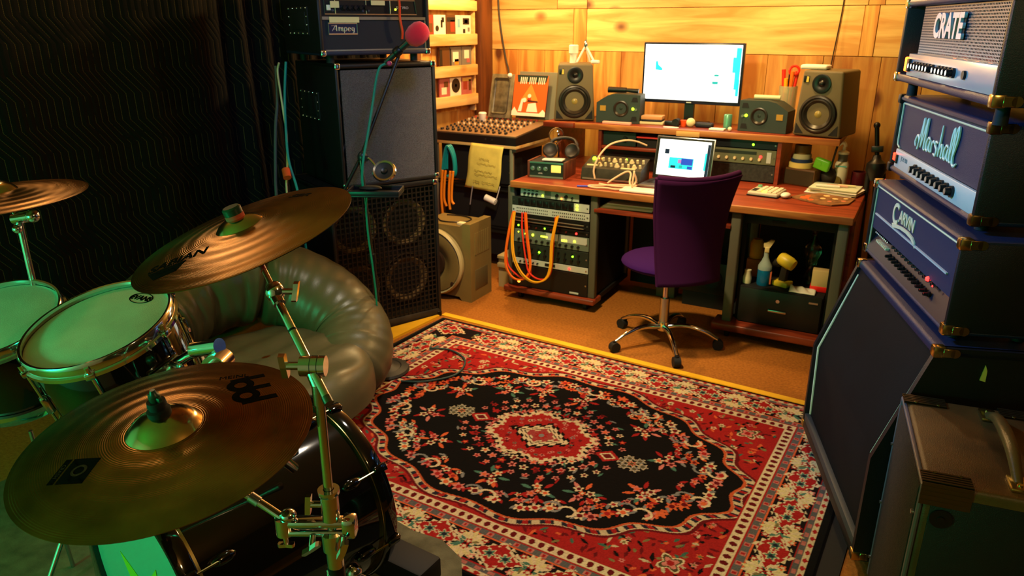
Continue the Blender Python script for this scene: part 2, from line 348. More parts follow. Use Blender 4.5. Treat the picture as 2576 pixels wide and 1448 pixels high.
# ---- the oriental rug: knot by knot colours on a fine grid
def rug():
    W, H, st = 1.150, 0.862, 0.0034
    nu, nv = int(2*W/st)+1, int(2*H/st)+1
    u = np.linspace(-W, W, nu); v = np.linspace(-H, H, nv); U, Vv = np.meshgrid(u, v, indexing='ij')
    c = lambda *k: np.array(lin(*k)[:3])
    BLK, RED, DRED, CRM, PNK, ORG, TEAL, GRY, NAV = c(12, 9, 9), c(156, 30, 28), c(96, 16, 20), c(206, 184, 144), c(200, 116, 104), c(206, 92, 50), c(70, 112, 92), c(122, 120, 116), c(34, 34, 44)
    OLV = c(118, 104, 62)
    img = np.zeros((nu, nv, 3)); img[:] = BLK
    def win(cx, cy, r):
        i0, i1 = np.searchsorted(u, (cx-r, cx+r)); j0, j1 = np.searchsorted(v, (cy-r, cy+r)); return slice(i0, i1), slice(j0, j1)
    def paint(cx, cy, r, fn, col):
        a, b = win(cx, cy, r)
        if a.stop <= a.start or b.stop <= b.start: return
        X = U[a, b]-cx; Y = Vv[a, b]-cy; m = fn(X, Y); img[a, b][m] = col
    def flower(cx, cy, r, col, mid=None, k=6, ph=0.0, out=None):
        pet = lambda q: (lambda X, Y: np.hypot(X, Y) < q*(0.76+0.24*np.cos(k*np.arctan2(Y, X)+ph)))
        if out is not None: paint(cx, cy, r*1.5, pet(r*1.28), out)
        paint(cx, cy, r*1.5, pet(r), col)
        if mid is not None: paint(cx, cy, r, lambda X, Y: np.hypot(X, Y) < r*0.42, mid)
    def leaf(cx, cy, a, L, w, col):
        ca, sa = math.cos(a), math.sin(a)
        paint(cx, cy, L*1.1, lambda X, Y: (np.abs(-X*sa+Y*ca)/w+((X*ca+Y*sa)/L)**2) < 1, col)
    def sprig(cx, cy, s, a=0.0):
        for k in range(6):
            b = a+k*PI/3+random.uniform(-.2, .2); leaf(cx+s*1.25*math.cos(b), cy+s*1.25*math.sin(b), b, s*0.6, s*0.2, random.choice([RED, ORG, PNK, TEAL, RED]))
        for k, cc in enumerate((CRM, PNK, CRM)):
            b = a+2*PI*k/3; flower(cx+s*0.72*math.cos(b), cy+s*0.72*math.sin(b), s*0.5, cc, random.choice([RED, ORG, DRED]), 5, b)
        flower(cx, cy, s*0.36, random.choice([RED, ORG]), CRM)
    au, av = np.abs(U), np.abs(Vv); d = np.maximum(au-0.86, av-0.585); s = np.where(au-0.86 > av-0.585, Vv, U)
    # grounds of the borders
    inner = d < 0; img[inner] = RED
    img[(d >= 0) & (d < 0.275)] = c(24, 14, 14)
    img[(d >= 0) & (d < 0.052)] = CRM
    img[((d >= 0) & (d < 0.006)) | ((d > 0.046) & (d < 0.053))] = RED
    q = (s/0.036) % 1; dash = (d > 0.012) & (d < 0.040) & (np.abs(q-0.5) < 0.30*(1-np.abs((d-0.026)/0.018)**2)); img[dash] = DRED
    img[(d >= 0.053) & (d < 0.082)] = GRY*0.5
    q2 = (s/0.052) % 1; img[(d >= 0.056) & (d < 0.079) & (q2 < 0.42)] = PNK*0.8; img[(d >= 0.060) & (d < 0.075) & (q2 > 0.12) & (q2 < 0.3)] = RED
    img[(d >= 0.0815) & (d < 0.087)] = ORG
    img[(d >= 0.212) & (d < 0.218)] = RED
    img[(d >= 0.218) & (d < 0.238)] = GRY*0.45; img[(d >= 0.221) & (d < 0.235) & (q2 < 0.45)] = PNK*0.7
    img[(d >= 0.238) & (d < 0.258)] = CRM*0.9; q3 = (s/0.042) % 1
    img[(d >= 0.240) & (d < 0.256) & (np.abs(q3-0.5) < 0.34*(1-np.abs((d-0.248)/0.010)))] = RED
    img[(d >= 0.256) & (d < 0.259)] = RED
    img[d >= 0.259] = c(10, 9, 9)
    # main border motifs
    def medal(cx, cy, ax):
        L, w = (0.085, 0.052) if ax == 0 else (0.052, 0.085)
        jag = lambda k: (lambda X, Y: (np.abs(X)/(L*k)+np.abs(Y)/(w*k)*0.9+0.10*np.sign(np.sin(130*X))*np.sign(np.sin(130*Y))) < 1)
        paint(cx, cy, 0.11, jag(1.25), CRM); paint(cx, cy, 0.11, jag(1.02), RED); 
        for sg in (-1, 1):
            ox, oy = (sg*L*0.36, 0) if ax == 0 else (0, sg*w*0.36)
            flower(cx+ox, cy+oy, 0.021, TEAL, NAV, 6, 0, CRM)
        flower(cx, cy, 0.012, CRM, RED)
    def palm(cx, cy, rot):
        for k in range(7):
            b = rot+(k-3)*0.42; leaf(cx+0.030*math.cos(b), cy+0.030*math.sin(b), b, 0.030, 0.011, CRM if k%2 == 0 else c(204, 186, 128))
        flower(cx, cy, 0.016, RED, CRM, 5)
        for sg in (-1, 1): leaf(cx-0.03*math.cos(rot)+sg*0.03*math.sin(rot), cy-0.03*math.sin(rot)-sg*0.03*math.cos(rot), rot+sg*0.8, 0.024, 0.008, TEAL)
    def band(L, off, ax):
        n = max(2, int(round(2*L/0.245))); st_ = 2*L/n
        for sg in (-1, 1):
            for k in range(n):
                t = -L+(k+0.5)*st_
                p = (t, sg*off) if ax == 0 else (sg*off, t); medal(p[0], p[1], ax)
                t2 = t+st_/2
                if k < n-1 or True:
                    p = (t2, sg*off) if ax == 0 else (sg*off, t2)
                    for q_ in (-1, 1):
                        rr = (PI/2*q_ if ax == 0 else (0 if q_ > 0 else PI)); pp = (p[0], p[1]+q_*0.014) if ax == 0 else (p[0]+q_*0.014, p[1]); palm(pp[0], pp[1], rr)
                for q_ in (-1, 1):
                    for w_ in (-1, 1):
                        tt = t+q_*st_*0.30; o = off+w_*0.045
                        p = (tt, sg*o) if ax == 0 else (sg*o, tt); flower(p[0], p[1], 0.015, random.choice([RED, ORG, PNK]), CRM, 5, random.random()*6)
                        tt = t+q_*st_*0.40; p = (tt, sg*(off+w_*0.02)) if ax == 0 else (sg*(off+w_*0.02), tt); leaf(p[0], p[1], random.random()*3, 0.016, 0.006, random.choice([OLV, TEAL, CRM]))
    band(0.86, 0.585+0.149, 0); band(0.585, 0.86+0.149, 1)
    for sx in (-1, 1):
        for sy in (-1, 1): medal(sx*1.009, sy*0.734, 0)
    # red spandrels: small flowers all over
    for k in range(1700):
        x, y = random.uniform(-0.85, 0.85), random.uniform(-0.575, 0.575)
        leaf(x, y, random.random()*PI, random.uniform(0.010, 0.022), 0.006, random.choice([OLV, DRED, CRM*0.8, ORG, BLK, TEAL*0.7, DRED, BLK, DRED]))
    for k in range(260):
        x, y = random.uniform(-0.84, 0.84), random.uniform(-0.56, 0.56)
        flower(x, y, random.uniform(0.010, 0.018), random.choice([PNK, ORG, CRM, DRED]), random.choice([RED, OLV]), random.choice([5, 6]), random.random()*6)
    for sx in (-1, 1):
        for sy in (-1, 1):
            flower(sx*0.74, sy*0.47, 0.050, CRM, None, 4, PI); flower(sx*0.74, sy*0.47, 0.042, OLV*0.4, None, 4, PI); flower(sx*0.74, sy*0.47, 0.030, PNK, RED, 4, PI)
    # black field with lobed outline
    th = np.arctan2(Vv/0.50, U/0.80)
    rr = (np.abs(U/0.825)**1.75+np.abs(Vv/0.545)**1.75)**(1/1.75)*(1+0.028*np.cos(16*th))
    field = (rr < 1.0) & (d < 0)
    img[(rr < 1.075) & (d < 0)] = DRED; img[(rr < 1.055) & (d < 0)] = CRM*0.85
    beads = (rr < 1.048) & (rr > 1.012) & (d < 0); qb = (th/(2*PI)*64) % 1; img[beads & (qb > 0.35)] = NAV; img[beads & (qb > 0.6) & (qb < 0.85)] = RED
    img[(rr < 1.010) & (d < 0)] = ORG*0.8; img[field & (rr < 0.995)] = BLK
    for k in range(60):
        a = 2*PI*k/60
        for f_, sz in ((0.93, 0.026), (0.85, 0.019), (0.79, 0.014)):
            a2 = a+random.uniform(-0.03, 0.03); e = f_/((abs(math.cos(a2))**1.75+abs(math.sin(a2))**1.75)**(1/1.75))/(1+0.028*math.cos(16*a2))
            x, y = 0.80*e*math.cos(a2), 0.52*e*math.sin(a2)
            if abs(y) > 0.56: continue
            if random.random() < (1.0, 0.85, 0.45)[(f_ < 0.9)+(f_ < 0.8)]:
                b = math.atan2(y, x)
                for q_ in (-1, 1): leaf(x+0.024*math.cos(b+q_*1.6), y+0.024*math.sin(b+q_*1.6), b+q_*0.8, 0.019, 0.007, random.choice([RED, ORG, GRY, RED]))
                flower(x, y, sz*1.02, random.choice([CRM, PNK, CRM, ORG]), random.choice([RED, ORG, DRED]), random.choice([5, 6]), random.random()*6)
    # curled scrolls where the field meets the border
    for k in range(14):
        a = 2*PI*(k+0.5)/14; e = 0.90/((abs(math.cos(a))**1.75+abs(math.sin(a))**1.75)**(1/1.75)); x, y = 0.80*e*math.cos(a), 0.52*e*math.sin(a)
        for q_ in (-1, 1):
            ph = random.random()
            paint(x+q_*0.03, y, 0.05, lambda X, Y: (np.abs(np.hypot(X, Y*1.2)-0.032) < 0.006) & (np.arctan2(Y*np.sign(y+1e-6), X) < 1.2), CRM if q_ > 0 else GRY)
    # sprigs scattered over the field
    for (x, y) in ((0.36, 0.26), (-0.36, -0.26), (0.52, 0.09), (-0.52, -0.09), (0.52, -0.16), (-0.52, 0.16), (0.33, -0.28), (-0.33, 0.28), (0.02, 0.36), (-0.02, -0.36), (0.18, -0.35), (-0.18, 0.35)):
        sprig(x, y, 0.042, random.random()*6)
    for sg in (-1, 1):
        for k in range(7):
            a = 2*PI*k/6; r = 0 if k == 6 else 0.036
            flower(sg*0.41+r*1.25*math.cos(a), r*math.sin(a), 0.019, GRY if k < 6 else RED, OLV*0.5, 6, 0, CRM*0.85)
        paint(sg*0.305, 0, 0.07, lambda X, Y: (np.abs(X)/0.055+np.abs(Y)/0.045) < 1, RED); paint(sg*0.305, 0, 0.06, lambda X, Y: (np.abs(X)/0.036+np.abs(Y)/0.028) < 1, CRM)
        paint(sg*0.305, 0, 0.05, lambda X, Y: (np.abs(X)/0.026+np.abs(Y)/0.019) < 1, DRED)
    # wreath and medallion
    for k in range(36):
        a = 2*PI*k/36
        for f_, sz in ((1.0, 0.020), (1.24, 0.020), (1.48, 0.016)):
            x, y = 0.235*f_*math.cos(a+f_), 0.20*f_*math.sin(a+f_)
            if abs(y) < 0.05 and abs(x) > 0.24: continue
            flower(x, y, sz, random.choice([PNK, CRM, PNK, RED]), random.choice([RED, DRED, ORG]), 5, random.random()*6)
            if random.random() < 0.6: leaf(x*1.07, y*1.07, a+random.random(), 0.018, 0.005, random.choice([RED, TEAL, GRY, DRED]))
    A = np.arctan2(Vv/0.165, U/0.205); R_ = np.hypot(U/0.205, Vv/0.165)*(1+0.07*np.cos(8*A)); J = 0.045*np.sign(np.sin(A*34))
    img[R_+J < 1.10] = CRM; img[R_+J*0.6 < 0.98] = RED
    for k in range(40):
        a = 2*PI*k/40+random.uniform(-.05, .05); e = random.uniform(0.66, 0.88)
        flower(0.205*e*math.cos(a), 0.165*e*math.sin(a), random.uniform(0.008, 0.013), random.choice([PNK, GRY, DRED, PNK, CRM*0.8, TEAL]), random.choice([RED, DRED]), 5, random.random()*6)
    lz = np.abs(U)/0.148+np.abs(Vv)/0.112+0.07*np.sign(np.sin(150*U))
    img[lz < 1.0] = BLK; img[lz < 0.84] = CRM; img[lz < 0.66] = BLK; img[lz < 0.60] = CRM; img[lz < 0.50] = c(150, 60, 56)
    flower(0, 0, 0.030, RED, GRY, 8)
    img *= (0.82+0.36*np.random.rand(nu, nv, 1)); img *= 0.92
    ang = rad(1.4); ca, sa = math.cos(ang), math.sin(ang); cx, cy = -1.378, 2.368
    Zz = 0.0135+0.0012*np.random.rand(nu, nv)+0.0012*np.sin(7*U+1)*np.sin(5*Vv); Zz[(au > W-st*1.5) | (av > H-st*1.5)] = 0.007
    co = np.stack([cx+U*ca-Vv*sa, cy+U*sa+Vv*ca, Zz], -1).reshape(-1, 3).astype(np.float32)
    idx = np.arange(nu*nv).reshape(nu, nv)
    q = np.stack([idx[:-1, :-1], idx[1:, :-1], idx[1:, 1:], idx[:-1, 1:]], -1).reshape(-1, 4)
    me = bpy.data.meshes.new('oriental_rug'); me.vertices.add(len(co)); me.vertices.foreach_set('co', co.ravel())
    me.loops.add(q.size); me.loops.foreach_set('vertex_index', q.ravel().astype(np.int32))
    me.polygons.add(len(q)); me.polygons.foreach_set('loop_start', np.arange(0, q.size, 4, dtype=np.int32))
    me.update(); me.validate()
    at = me.color_attributes.new('knots', 'FLOAT_COLOR', 'POINT')
    at.data.foreach_set('color', np.concatenate([img.reshape(-1, 3), np.ones((nu*nv, 1))], 1).astype(np.float32).ravel())
    m = bpy.data.materials.new('rug_wool'); m.use_nodes = True; n, l = nodes_of(m); p = n['Principled BSDF']
    a = n.new('ShaderNodeVertexColor'); a.layer_name = 'knots'; l.new(a.outputs[0], p.inputs['Base Color'])
    p.inputs['Roughness'].default_value = 0.95; p.inputs['Specular IOR Level'].default_value = 0.1
    me.materials.append(m)
    o = bpy.data.objects.new('oriental_rug', me); COL.objects.link(o)
    return tag(o, 'red and black oriental rug with a floral medallion on the floor', 'rug')
rug()
# ================================================================= amplifier heads and cabinets
def corner_cap(b, x, y, z, sx, sy, sz, r=0.022):
    """metal ball corner: three small plates with rounded meeting point"""
    b.box(min(x, x+sx*r), max(x, x+sx*r), min(y-sy*0.003, y+sy*r), max(y-sy*0.003, y+sy*r), min(z-sz*0.003, z+sz*r), max(z-sz*0.003, z+sz*r), bev=0.007, seg=3)
def corner_tab(b, xe, y0, z, s, up):
    """stamped corner with a screwed ear running back over the side panel"""
    b.box(xe-0.030*s if s > 0 else xe-0.003, xe+0.003 if s > 0 else xe+0.030, y0-0.004, y0+0.030, min(z, z+up*0.034), max(z, z+up*0.034), bev=0.006, seg=2)
    z0, z1 = (z, z+up*0.034) if up > 0 else (z+up*0.034, z)
    x = xe+0.0015*s
    b.box(min(xe, xe+0.004*s), max(xe, xe+0.004*s), y0+0.02, y0+0.052, z0+0.004, z1-0.004, bev=0.0018, seg=1)
    b.cyl((xe, y0+0.052, (z0+z1)/2), (xe+0.004*s, y0+0.052, (z0+z1)/2), 0.013, n=16)
def screw(b, x, y, z, ax, r=0.004): b.cyl((x, y, z), (x+0.003*ax, y, z), r, n=10)
def piping(b, pts, r=0.0022, closed=True): b.tube(pts, r, n=6, smooth=1, closed=closed)
def knob(parent, x, y, z, r, h, mat=black_pl, cap=None):
    o = MB().cyl((x, y, z), (x, y-h*0.35, z), r*1.15, n=14).cyl((x, y-h*0.3, z), (x, y-h, z), r*0.82, r*0.72, n=14).build('knob', mat, parent)
    if cap: MB().cyl((x, y-h, z), (x, y-h-0.001, z), r*0.6, n=12).build('knob_cap', cap, o)
    return o
def jewel(parent, x, y, z, r, mat, name='pilot_light'):
    MB().cyl((x, y, z), (x, y-0.003, z), r*1.3, n=12).build('light_bezel', chrome, parent)
    return MB().ball((x, y-0.003, z), r, 12, 8).build(name, mat, parent)
def feet(parent, xs, ys, z0, z1):
    for x in xs:
        for y in ys: MB().cyl((x, y, z0), (x, y, z1), 0.018, 0.016, n=14).build('foot', rubber, parent)
grille_blue = M('blue_black_grille_cloth', (14, 32, 66), 0.75, bump=(900, 0.5))
RS = -67.5
# ---- slanted speaker cabinet at the bottom of the right stack
t = thing('speaker_cabinet', 'tall black slanted speaker cabinet under the three amplifier heads', 'speaker cabinet', (-0.462, 2.976, 0), RS)
Wc, Dc = 0.856, 0.40
sideprof = [(0, 0.06), (Dc, 0.06), (Dc, 0.80), (0.135, 0.80), (0.118, 0.785), (0, 0.43)]
for x0, x1 in ((0, 0.02), (Wc-0.02, Wc)): MB().prism(sideprof, x0, x1, 'yz').build('side_panel', tolex, t)
MB().box(0, Wc, 0.118, Dc, 0.765, 0.80, bev=0.012, seg=3).build('top_panel', tolex_blue, t)
MB().box(0.0, Wc, 0.0, Dc, 0.06, 0.10, bev=0.006).build('bottom_panel', tolex, t)
MB().box(0.02, Wc-0.02, Dc-0.02, Dc-0.002, 0.08, 0.78).build('back_panel', tolex, t)
cloth = M('black_grille_cloth', (6, 7, 7), 0.75, var=(5, 0.5), bump=(700, 0.5), spec=0.2)
MB().prism([(0.022, 0.10), (0.016, 0.43), (0.124, 0.766), (0.150, 0.766), (0.04, 0.43), (0.046, 0.10)], 0.022, Wc-0.022, 'yz').build('grille_cloth', cloth, t)
MB().box(0.02, Wc-0.02, 0.002, 0.03, 0.075, 0.125, bev=0.004).build('kick_board', M('grey_vinyl', (58, 58, 56), 0.5, bump=(300, .4)), t)
b = MB(); piping(b, [(0.036, 0.020, 0.13), (0.036, 0.012, 0.43), (0.036, 0.118, 0.745)], 0.0045, False); b.build('piping', cream_pl, t)
b = MB(); piping(b, [(Wc-0.036, 0.020, 0.13), (Wc-0.036, 0.012, 0.43), (Wc-0.036, 0.118, 0.745)], 0.0045, False); b.build('piping', cream_pl, t)
b = MB(); corner_tab(b, Wc, 0.115, 0.803, 1, -1); part(b.build('corner', brass, t), 'brass corner protector')
b = MB(); corner_tab(b, 0, 0.115, 0.803, -1, -1); b.build('corner', chrome, t)
b = MB(); corner_tab(b, Wc, 0.0, 0.06, 1, 1); b.build('corner', brass, t)
b = MB(); corner_tab(b, 0, 0.0, 0.06, -1, 1); b.build('corner', brass, t)
MB().prism([(0.243, 0.712), (0.258, 0.708), (0.257, 0.742), (0.250, 0.758)], Wc-0.001, Wc+0.003, 'yz').build('side_sticker', M('pale_sticker', (206, 196, 96), 0.7), t)
for x in (0.07, Wc-0.07):
    for y in (0.07, Dc-0.07):
        MB().cyl((x-0.012, y, 0.0385), (x+0.012, y, 0.0385), 0.022, n=18).box(x-0.02, x+0.02, y-0.02, y+0.02, 0.05, 0.062).build('caster', rubber, t)
# handle dish on the near side
MB().box(Wc-0.004, Wc+0.004, 0.14, 0.30, 0.40, 0.50, bev=0.003).build('side_handle', black_pl, t)

def head_shell(t, w, d, z0, z1, mat, th=0.02, r=0.012):
    MB().box(0, w, 0, d, z1-th, z1, bev=r, seg=3).build('top_panel', mat, t)
    MB().box(0, w, 0, d, z0, z0+th, bev=r*0.8, seg=3).build('bottom_panel', mat, t)
    for x0 in (0, w-th): MB().box(x0, x0+th, 0, d, z0+0.004, z1-0.004, bev=r*0.7, seg=2).build('side_panel', tolex, t)
    MB().box(th*0.5, w-th*0.5, d-0.02, d-0.006, z0+th*0.5, z1-th*0.5).build('back_panel', black_matte, t)
# ---- head 1 (bottom): cream lettering in spurred capitals
t = thing('guitar_amp_head', 'black amp head with cream piping lettered CARVIN, lowest of the three on the right stack', 'amplifier', (-0.462, 2.976, 0), RS, 'amplifier heads on the right stack')
OX, OY = -0.035, 0.14
k = bpy.data.objects.new('x', None)
def shift(t0, x, y):
    t0.location = Vector(t0.location)+Matrix.Rotation(t0.rotation_euler.z, 3, 'Z') @ Vector((x, y, 0))
bpy.data.objects.remove(k)
shift(t, OX, OY); Wh, z0, z1, dh = 0.855, 0.825, 1.105, 0.27
head_shell(t, Wh, dh, z0, z1, tolex_blue, 0.018, 0.012)
feet(t, (0.06, Wh-0.06), (0.05, dh-0.05), 0.802, z0+0.004)
MB().box(0.018, Wh-0.018, 0.012, 0.022, z0+0.10, z1-0.018).build('front_panel', grille_blue, t)
b = MB(); piping(b, [(0.024, 0.010, z0+0.02), (0.024, 0.010, z1-0.024), (Wh-0.024, 0.010, z1-0.024), (Wh-0.024, 0.010, z0+0.02)], 0.0032); b.build('piping', cream_pl, t)
b = MB(); b.box(0.05, Wh-0.08, 0.006, 0.012, z0+0.155, z0+0.160); b.build('trim_line', silver_panel, t)
MB().prism([(0.0, z0+0.02), (0.012, z0+0.02), (0.055, z0+0.10), (0.045, z0+0.10)], 0.03, Wh-0.03, 'yz').build('control_panel', M('navy_control_panel', (24, 30, 48), 0.35, 0.4), t)
text('ARVIN', 0.058, M('cream_letter', (226, 216, 176), 0.45), t, front(0.380, 0.0105, z0+0.208), 0.0015, name='logo', sx=0.92, bold=0.0012)
text('C', 0.100, M('cream_letter'), t, front(0.262, 0.0105, z0+0.205), 0.0015, name='logo', sx=0.9, bold=0.002)
MB().prism([(0.250, z0+0.172), (0.300, z0+0.178), (0.36, z0+0.184), (0.42, z0+0.184), (0.465, z0+0.178), (0.488, z0+0.168), (0.497, z0+0.150), (0.482, z0+0.160), (0.45, z0+0.170), (0.40, z0+0.174), (0.34, z0+0.172), (0.29, z0+0.164), (0.262, z0+0.158)], 0.006, 0.011).build('logo_swash', M('cream_letter'), t)
for i in range(9): MB().cyl((0.075+i*0.018, 0.030, z0+0.086), (0.075+i*0.018, 0.012, z0+0.092), 0.0045, 0.003, n=8).build('toggle_switch', chrome, t)
for i in range(8): MB().box(0.092+i*0.016, 0.101+i*0.016, 0.012, 0.030, z0+0.060, z0+0.068).build('slider', cream_pl, t)
for r_ in range(2):
    for i in range(12): knob(t, 0.27+i*0.036, 0.034-r_*0.016, z0+0.088-r_*0.032, 0.0075, 0.020, satin if r_ == 0 else black_pl, chrome)
jewel(t, 0.645, 0.014, z0+0.098, 0.008, led_r)
jewel(t, 0.69, 0.014, z0+0.090, 0.003, led_r)
for z, up in ((z1+0.002, -1), (z0-0.002, 1)):
    b = MB(); corner_tab(b, Wh, 0, z, 1, up); part(b.build('corner', brass, t), 'brass corner protector')
    b = MB(); corner_tab(b, 0, 0, z, -1, up); b.build('corner', chrome, t)
# ---- head 2: white script lettering, white control strip
def Fr(t): return t
t = thing('guitar_amp_head', 'dark blue amp head with a white script Marshall logo and pale knob strip', 'amplifier', (-0.32, 3.15, 0), -68.9, 'amplifier heads on the right stack')
Wh, z0, z1, dh = 0.868, 1.128, 1.408, 0.26
head_shell(t, Wh, dh, z0, z1, tolex_blue, 0.024, 0.016)
feet(t, (0.06, Wh-0.06), (0.05, dh-0.05), 1.106, z0+0.004)
MB().box(0.02, Wh-0.02, 0.016, 0.026, z0+0.09, z1-0.02).build('front_panel', M('black_vinyl_front', (10, 34, 66), 0.55, bump=(500, .6)), t)
b = MB(); piping(b, [(0.060, 0.013, z0+0.092), (0.036, 0.013, z0+0.10), (0.030, 0.013, z0+0.118), (0.030, 0.013, z1-0.030), (Wh-0.03, 0.013, z1-0.030), (Wh-0.03, 0.013, z0+0.095)], 0.0034, False); b.build('piping', cream_pl, t)
MB().box(0.05, Wh-0.026, 0.006, 0.02, z0+0.022, z0+0.088, bev=0.003).build('control_panel', M('pale_control_panel', (214, 220, 214), 0.35, 0.3), t)
text('JCM 900', 0.022, M('grey_print', (110, 120, 122), 0.6), t, front(0.165, 0.0055, z0+0.062), 0.0004, name='panel_print')
for i in range(9): knob(t, 0.31+i*0.045, 0.006, z0+0.055, 0.0155, 0.022, black_pl, satin)
MB().box(0.072, 0.092, 0.0, 0.006, z0+0.038, z0+0.070, bev=0.002).build('rocker_switch', black_pl, t)
part(MB().box(0.045, 0.068, -0.001, 0.008, z0+0.045, z0+0.072, bev=0.003).build('pilot_light', led('red_pilot', (255, 40, 20), 7), t), 'glowing red pilot light')
# hand-drawn script strokes of the logo
def script(strokes, parent, mat, T, r, name='logo'):
    b = MB()
    for st in strokes: b.tube([T @ Vector((p[0], 0, p[1])) for p in st], [r*0.55]+[r]*max(1, len(st)-2)+[r*0.6], n=6, smooth=5)
    return b.build(name, mat, parent)
Ms = [[(-.02, .05), (-.05, .20), (.05, .40), (.16, .30), (.13, .0)], [(.10, -.02), (.26, .55), (.32, .95), (.33, .55), (.30, .10)], [(.30, .08), (.46, .60), (.54, .98), (.54, .55), (.52, .12), (.58, .05)],
      [(.84, .42), (.74, .46), (.66, .30), (.68, .12), (.78, .10), (.86, .40), (.84, .16), (.92, .06)], [(.95, .40), (.97, .08)], [(.95, .28), (1.04, .42), (1.12, .36)],
      [(1.30, .42), (1.20, .44), (1.17, .34), (1.28, .22), (1.25, .06), (1.12, .08)], [(1.42, .95), (1.42, .40), (1.40, .06)], [(1.41, .25), (1.52, .42), (1.58, .30), (1.57, .10), (1.63, .06)],
      [(1.88, .42), (1.78, .46), (1.70, .30), (1.72, .12), (1.82, .10), (1.90, .40), (1.88, .16), (1.96, .06)], [(1.98, .10), (2.10, .70), (2.06, .98), (2.00, .70), (2.02, .14), (2.10, .06)], [(2.14, .10), (2.28, .75), (2.24, 1.05), (2.17, .75), (2.18, .14), (2.28, .02), (2.38, .10)]]
script(Ms, t, M('white_script', (226, 228, 206), 0.4), Tr(0.245, 0.0115, z0+0.120) @ Matrix.Diagonal((0.165, 1, 0.110, 1)), 0.0046)
for z, up in ((z1+0.002, -1), (z0-0.002, 1)):
    b = MB(); corner_tab(b, Wh, 0, z, 1, up); b.build('corner', M('dark_brass', (120, 96, 50), 0.3, 1.0), t)
    b = MB(); corner_tab(b, 0, 0, z, -1, up); b.build('corner', dark_metal, t)
# ---- head 3 (top): perforated steel grille with chrome lettering, lit from inside
t = thing('guitar_amp_head', 'blue black amp head with a perforated metal grille lettered CRATE, top of the right stack', 'amplifier', (-0.345, 3.12, 0), -70.5, 'amplifier heads on the right stack')
Wh, z0, z1, dh = 0.985, 1.458, 1.735, 0.28
head_shell(t, Wh, dh, z0, z1, tolex_blue, 0.026, 0.012)
feet(t, (0.07, Wh-0.07), (0.05, dh-0.05), 1.410, z0+0.004)
MB().box(0.026, Wh-0.026, 0.10, 0.115, z0+0.026, z1-0.026).build('inner_wall', black_matte, t)
MB().box(0.135, Wh-0.03, 0.004, 0.03, z0+0.026, z0+0.098, bev=0.002).build('control_panel', M('bright_steel_panel', (206, 224, 228), 0.22, 0.6), t)
# perforated sheet: crossed wires
b = MB(); xa, xb, za, zb = 0.135, Wh-0.03, z0+0.10, z1-0.03
for i in range(19):
    z = za+(zb-za)*i/18; b.box(xa, xb, 0.030, 0.034, z-0.0018, z+0.0018)
nx = 76
for i in range(nx+1):
    x = xa+(xb-xa)*i/nx; b.box(x-0.0022, x+0.0022, 0.031, 0.0335, za, zb)
b.build('grille', M('steel_grille', (120, 136, 166), 0.34, 0.9), t, smooth=False)
for i in range(5):
    x = 0.46+i*0.10; o = MB().cyl((x, 0.07, z0+0.03), (x, 0.07, z0+0.15), 0.016, n=14).build('valve', M('valve_glass', (60, 30, 20), 0.1), t)
    MB().cyl((x, 0.052, z0+0.09), (x, 0.052, z0+0.11), 0.005, n=8).build('filament', led('valve_glow', (255, 90, 30), 5), o)
text('CRATE', 0.098, M('chrome_letter', (226, 230, 236), 0.3, 0.5), t, front(0.45, 0.022, z0+0.185), 0.004, name='logo', sx=0.92, bold=0.0035)
MB().box(0.318, 0.585, 0.026, 0.030, z0+0.150, z0+0.222).build('logo_plate', black_matte, t)
for i in range(7): knob(t, 0.235+i*0.034, 0.004, z0+0.062, 0.0125, 0.022, black_pl, chrome)
for i in range(5): knob(t, 0.505+i*0.034, 0.004, z0+0.062, 0.0125, 0.022, black_pl, chrome)
MB().cyl((0.735, 0.004, z0+0.062), (0.735, -0.003, z0+0.062), 0.012, n=14).build('input_jack', black_pl, t)
MB().box(0.158, 0.185, -0.006, 0.004, z0+0.040, z0+0.082, bev=0.002).build('rocker_switch', black_pl, t)
part(MB().box(0.105, 0.145, 0.0, 0.014, z0+0.038, z0+0.086, bev=0.004).build('pilot_light', led('amber_pilot', (255, 110, 24), 7), t), 'glowing amber pilot light')
for z, up in ((z1+0.002, -1), (z0-0.002, 1)):
    b = MB(); corner_tab(b, Wh, 0, z, 1, up); part(b.build('corner', brass, t), 'brass corner protector')
    b = MB(); corner_tab(b, 0, 0, z, -1, up); b.build('corner', chrome, t)
# flat box lying on the lowest head
tag(MB().box(0, 0.10, 0, 0.07, 0, 0.018, bev=0.003, T=Tr(-0.245, 3.17, 1.107) @ Matrix.Rotation(rad(-60), 4, 'Z')).build('card_box', M('tan_card', (190, 132, 78), 0.7)), 'small flat tan box lying behind the script lettered amp head', 'box')

# ---- worn brown combo amplifier in the right foreground
t = thing('combo_amplifier', 'worn brown combo amplifier with a leather handle in the right foreground', 'amplifier', (-0.089, 2.19, 0), -78.5)
Wc, Dc, Hc = 0.46, 0.48, 0.655
MB().box(0, Wc, 0.012, Dc, 0.02, Hc, bev=0.012, seg=3).build('cabinet', tolex_brown, t)
MB().box(Wc-0.004, Wc+0.002, 0.03, Dc-0.01, 0.04, Hc-0.028, bev=0.002).build('side_panel', tolex, t)
gm = M('brown_basket_weave', (40, 26, 14), 0.85, var=(60, 0.4), bump=(260, 1.0))
MB().box(0.02, Wc-0.02, 0.002, 0.02, 0.04, Hc-0.022, bev=0.004).build('grille_cloth', gm, t)
b = MB(); b.tube([(0.004, 0.008, 0.03), (0.004, 0.008, Hc-0.008), (Wc-0.004, 0.008, Hc-0.008), (Wc-0.004, 0.008, 0.03)], 0.006, n=8, smooth=1); b.build('front_edge', M('bluish_edge_trim', (120, 120, 128), 0.3, 0.6), t)
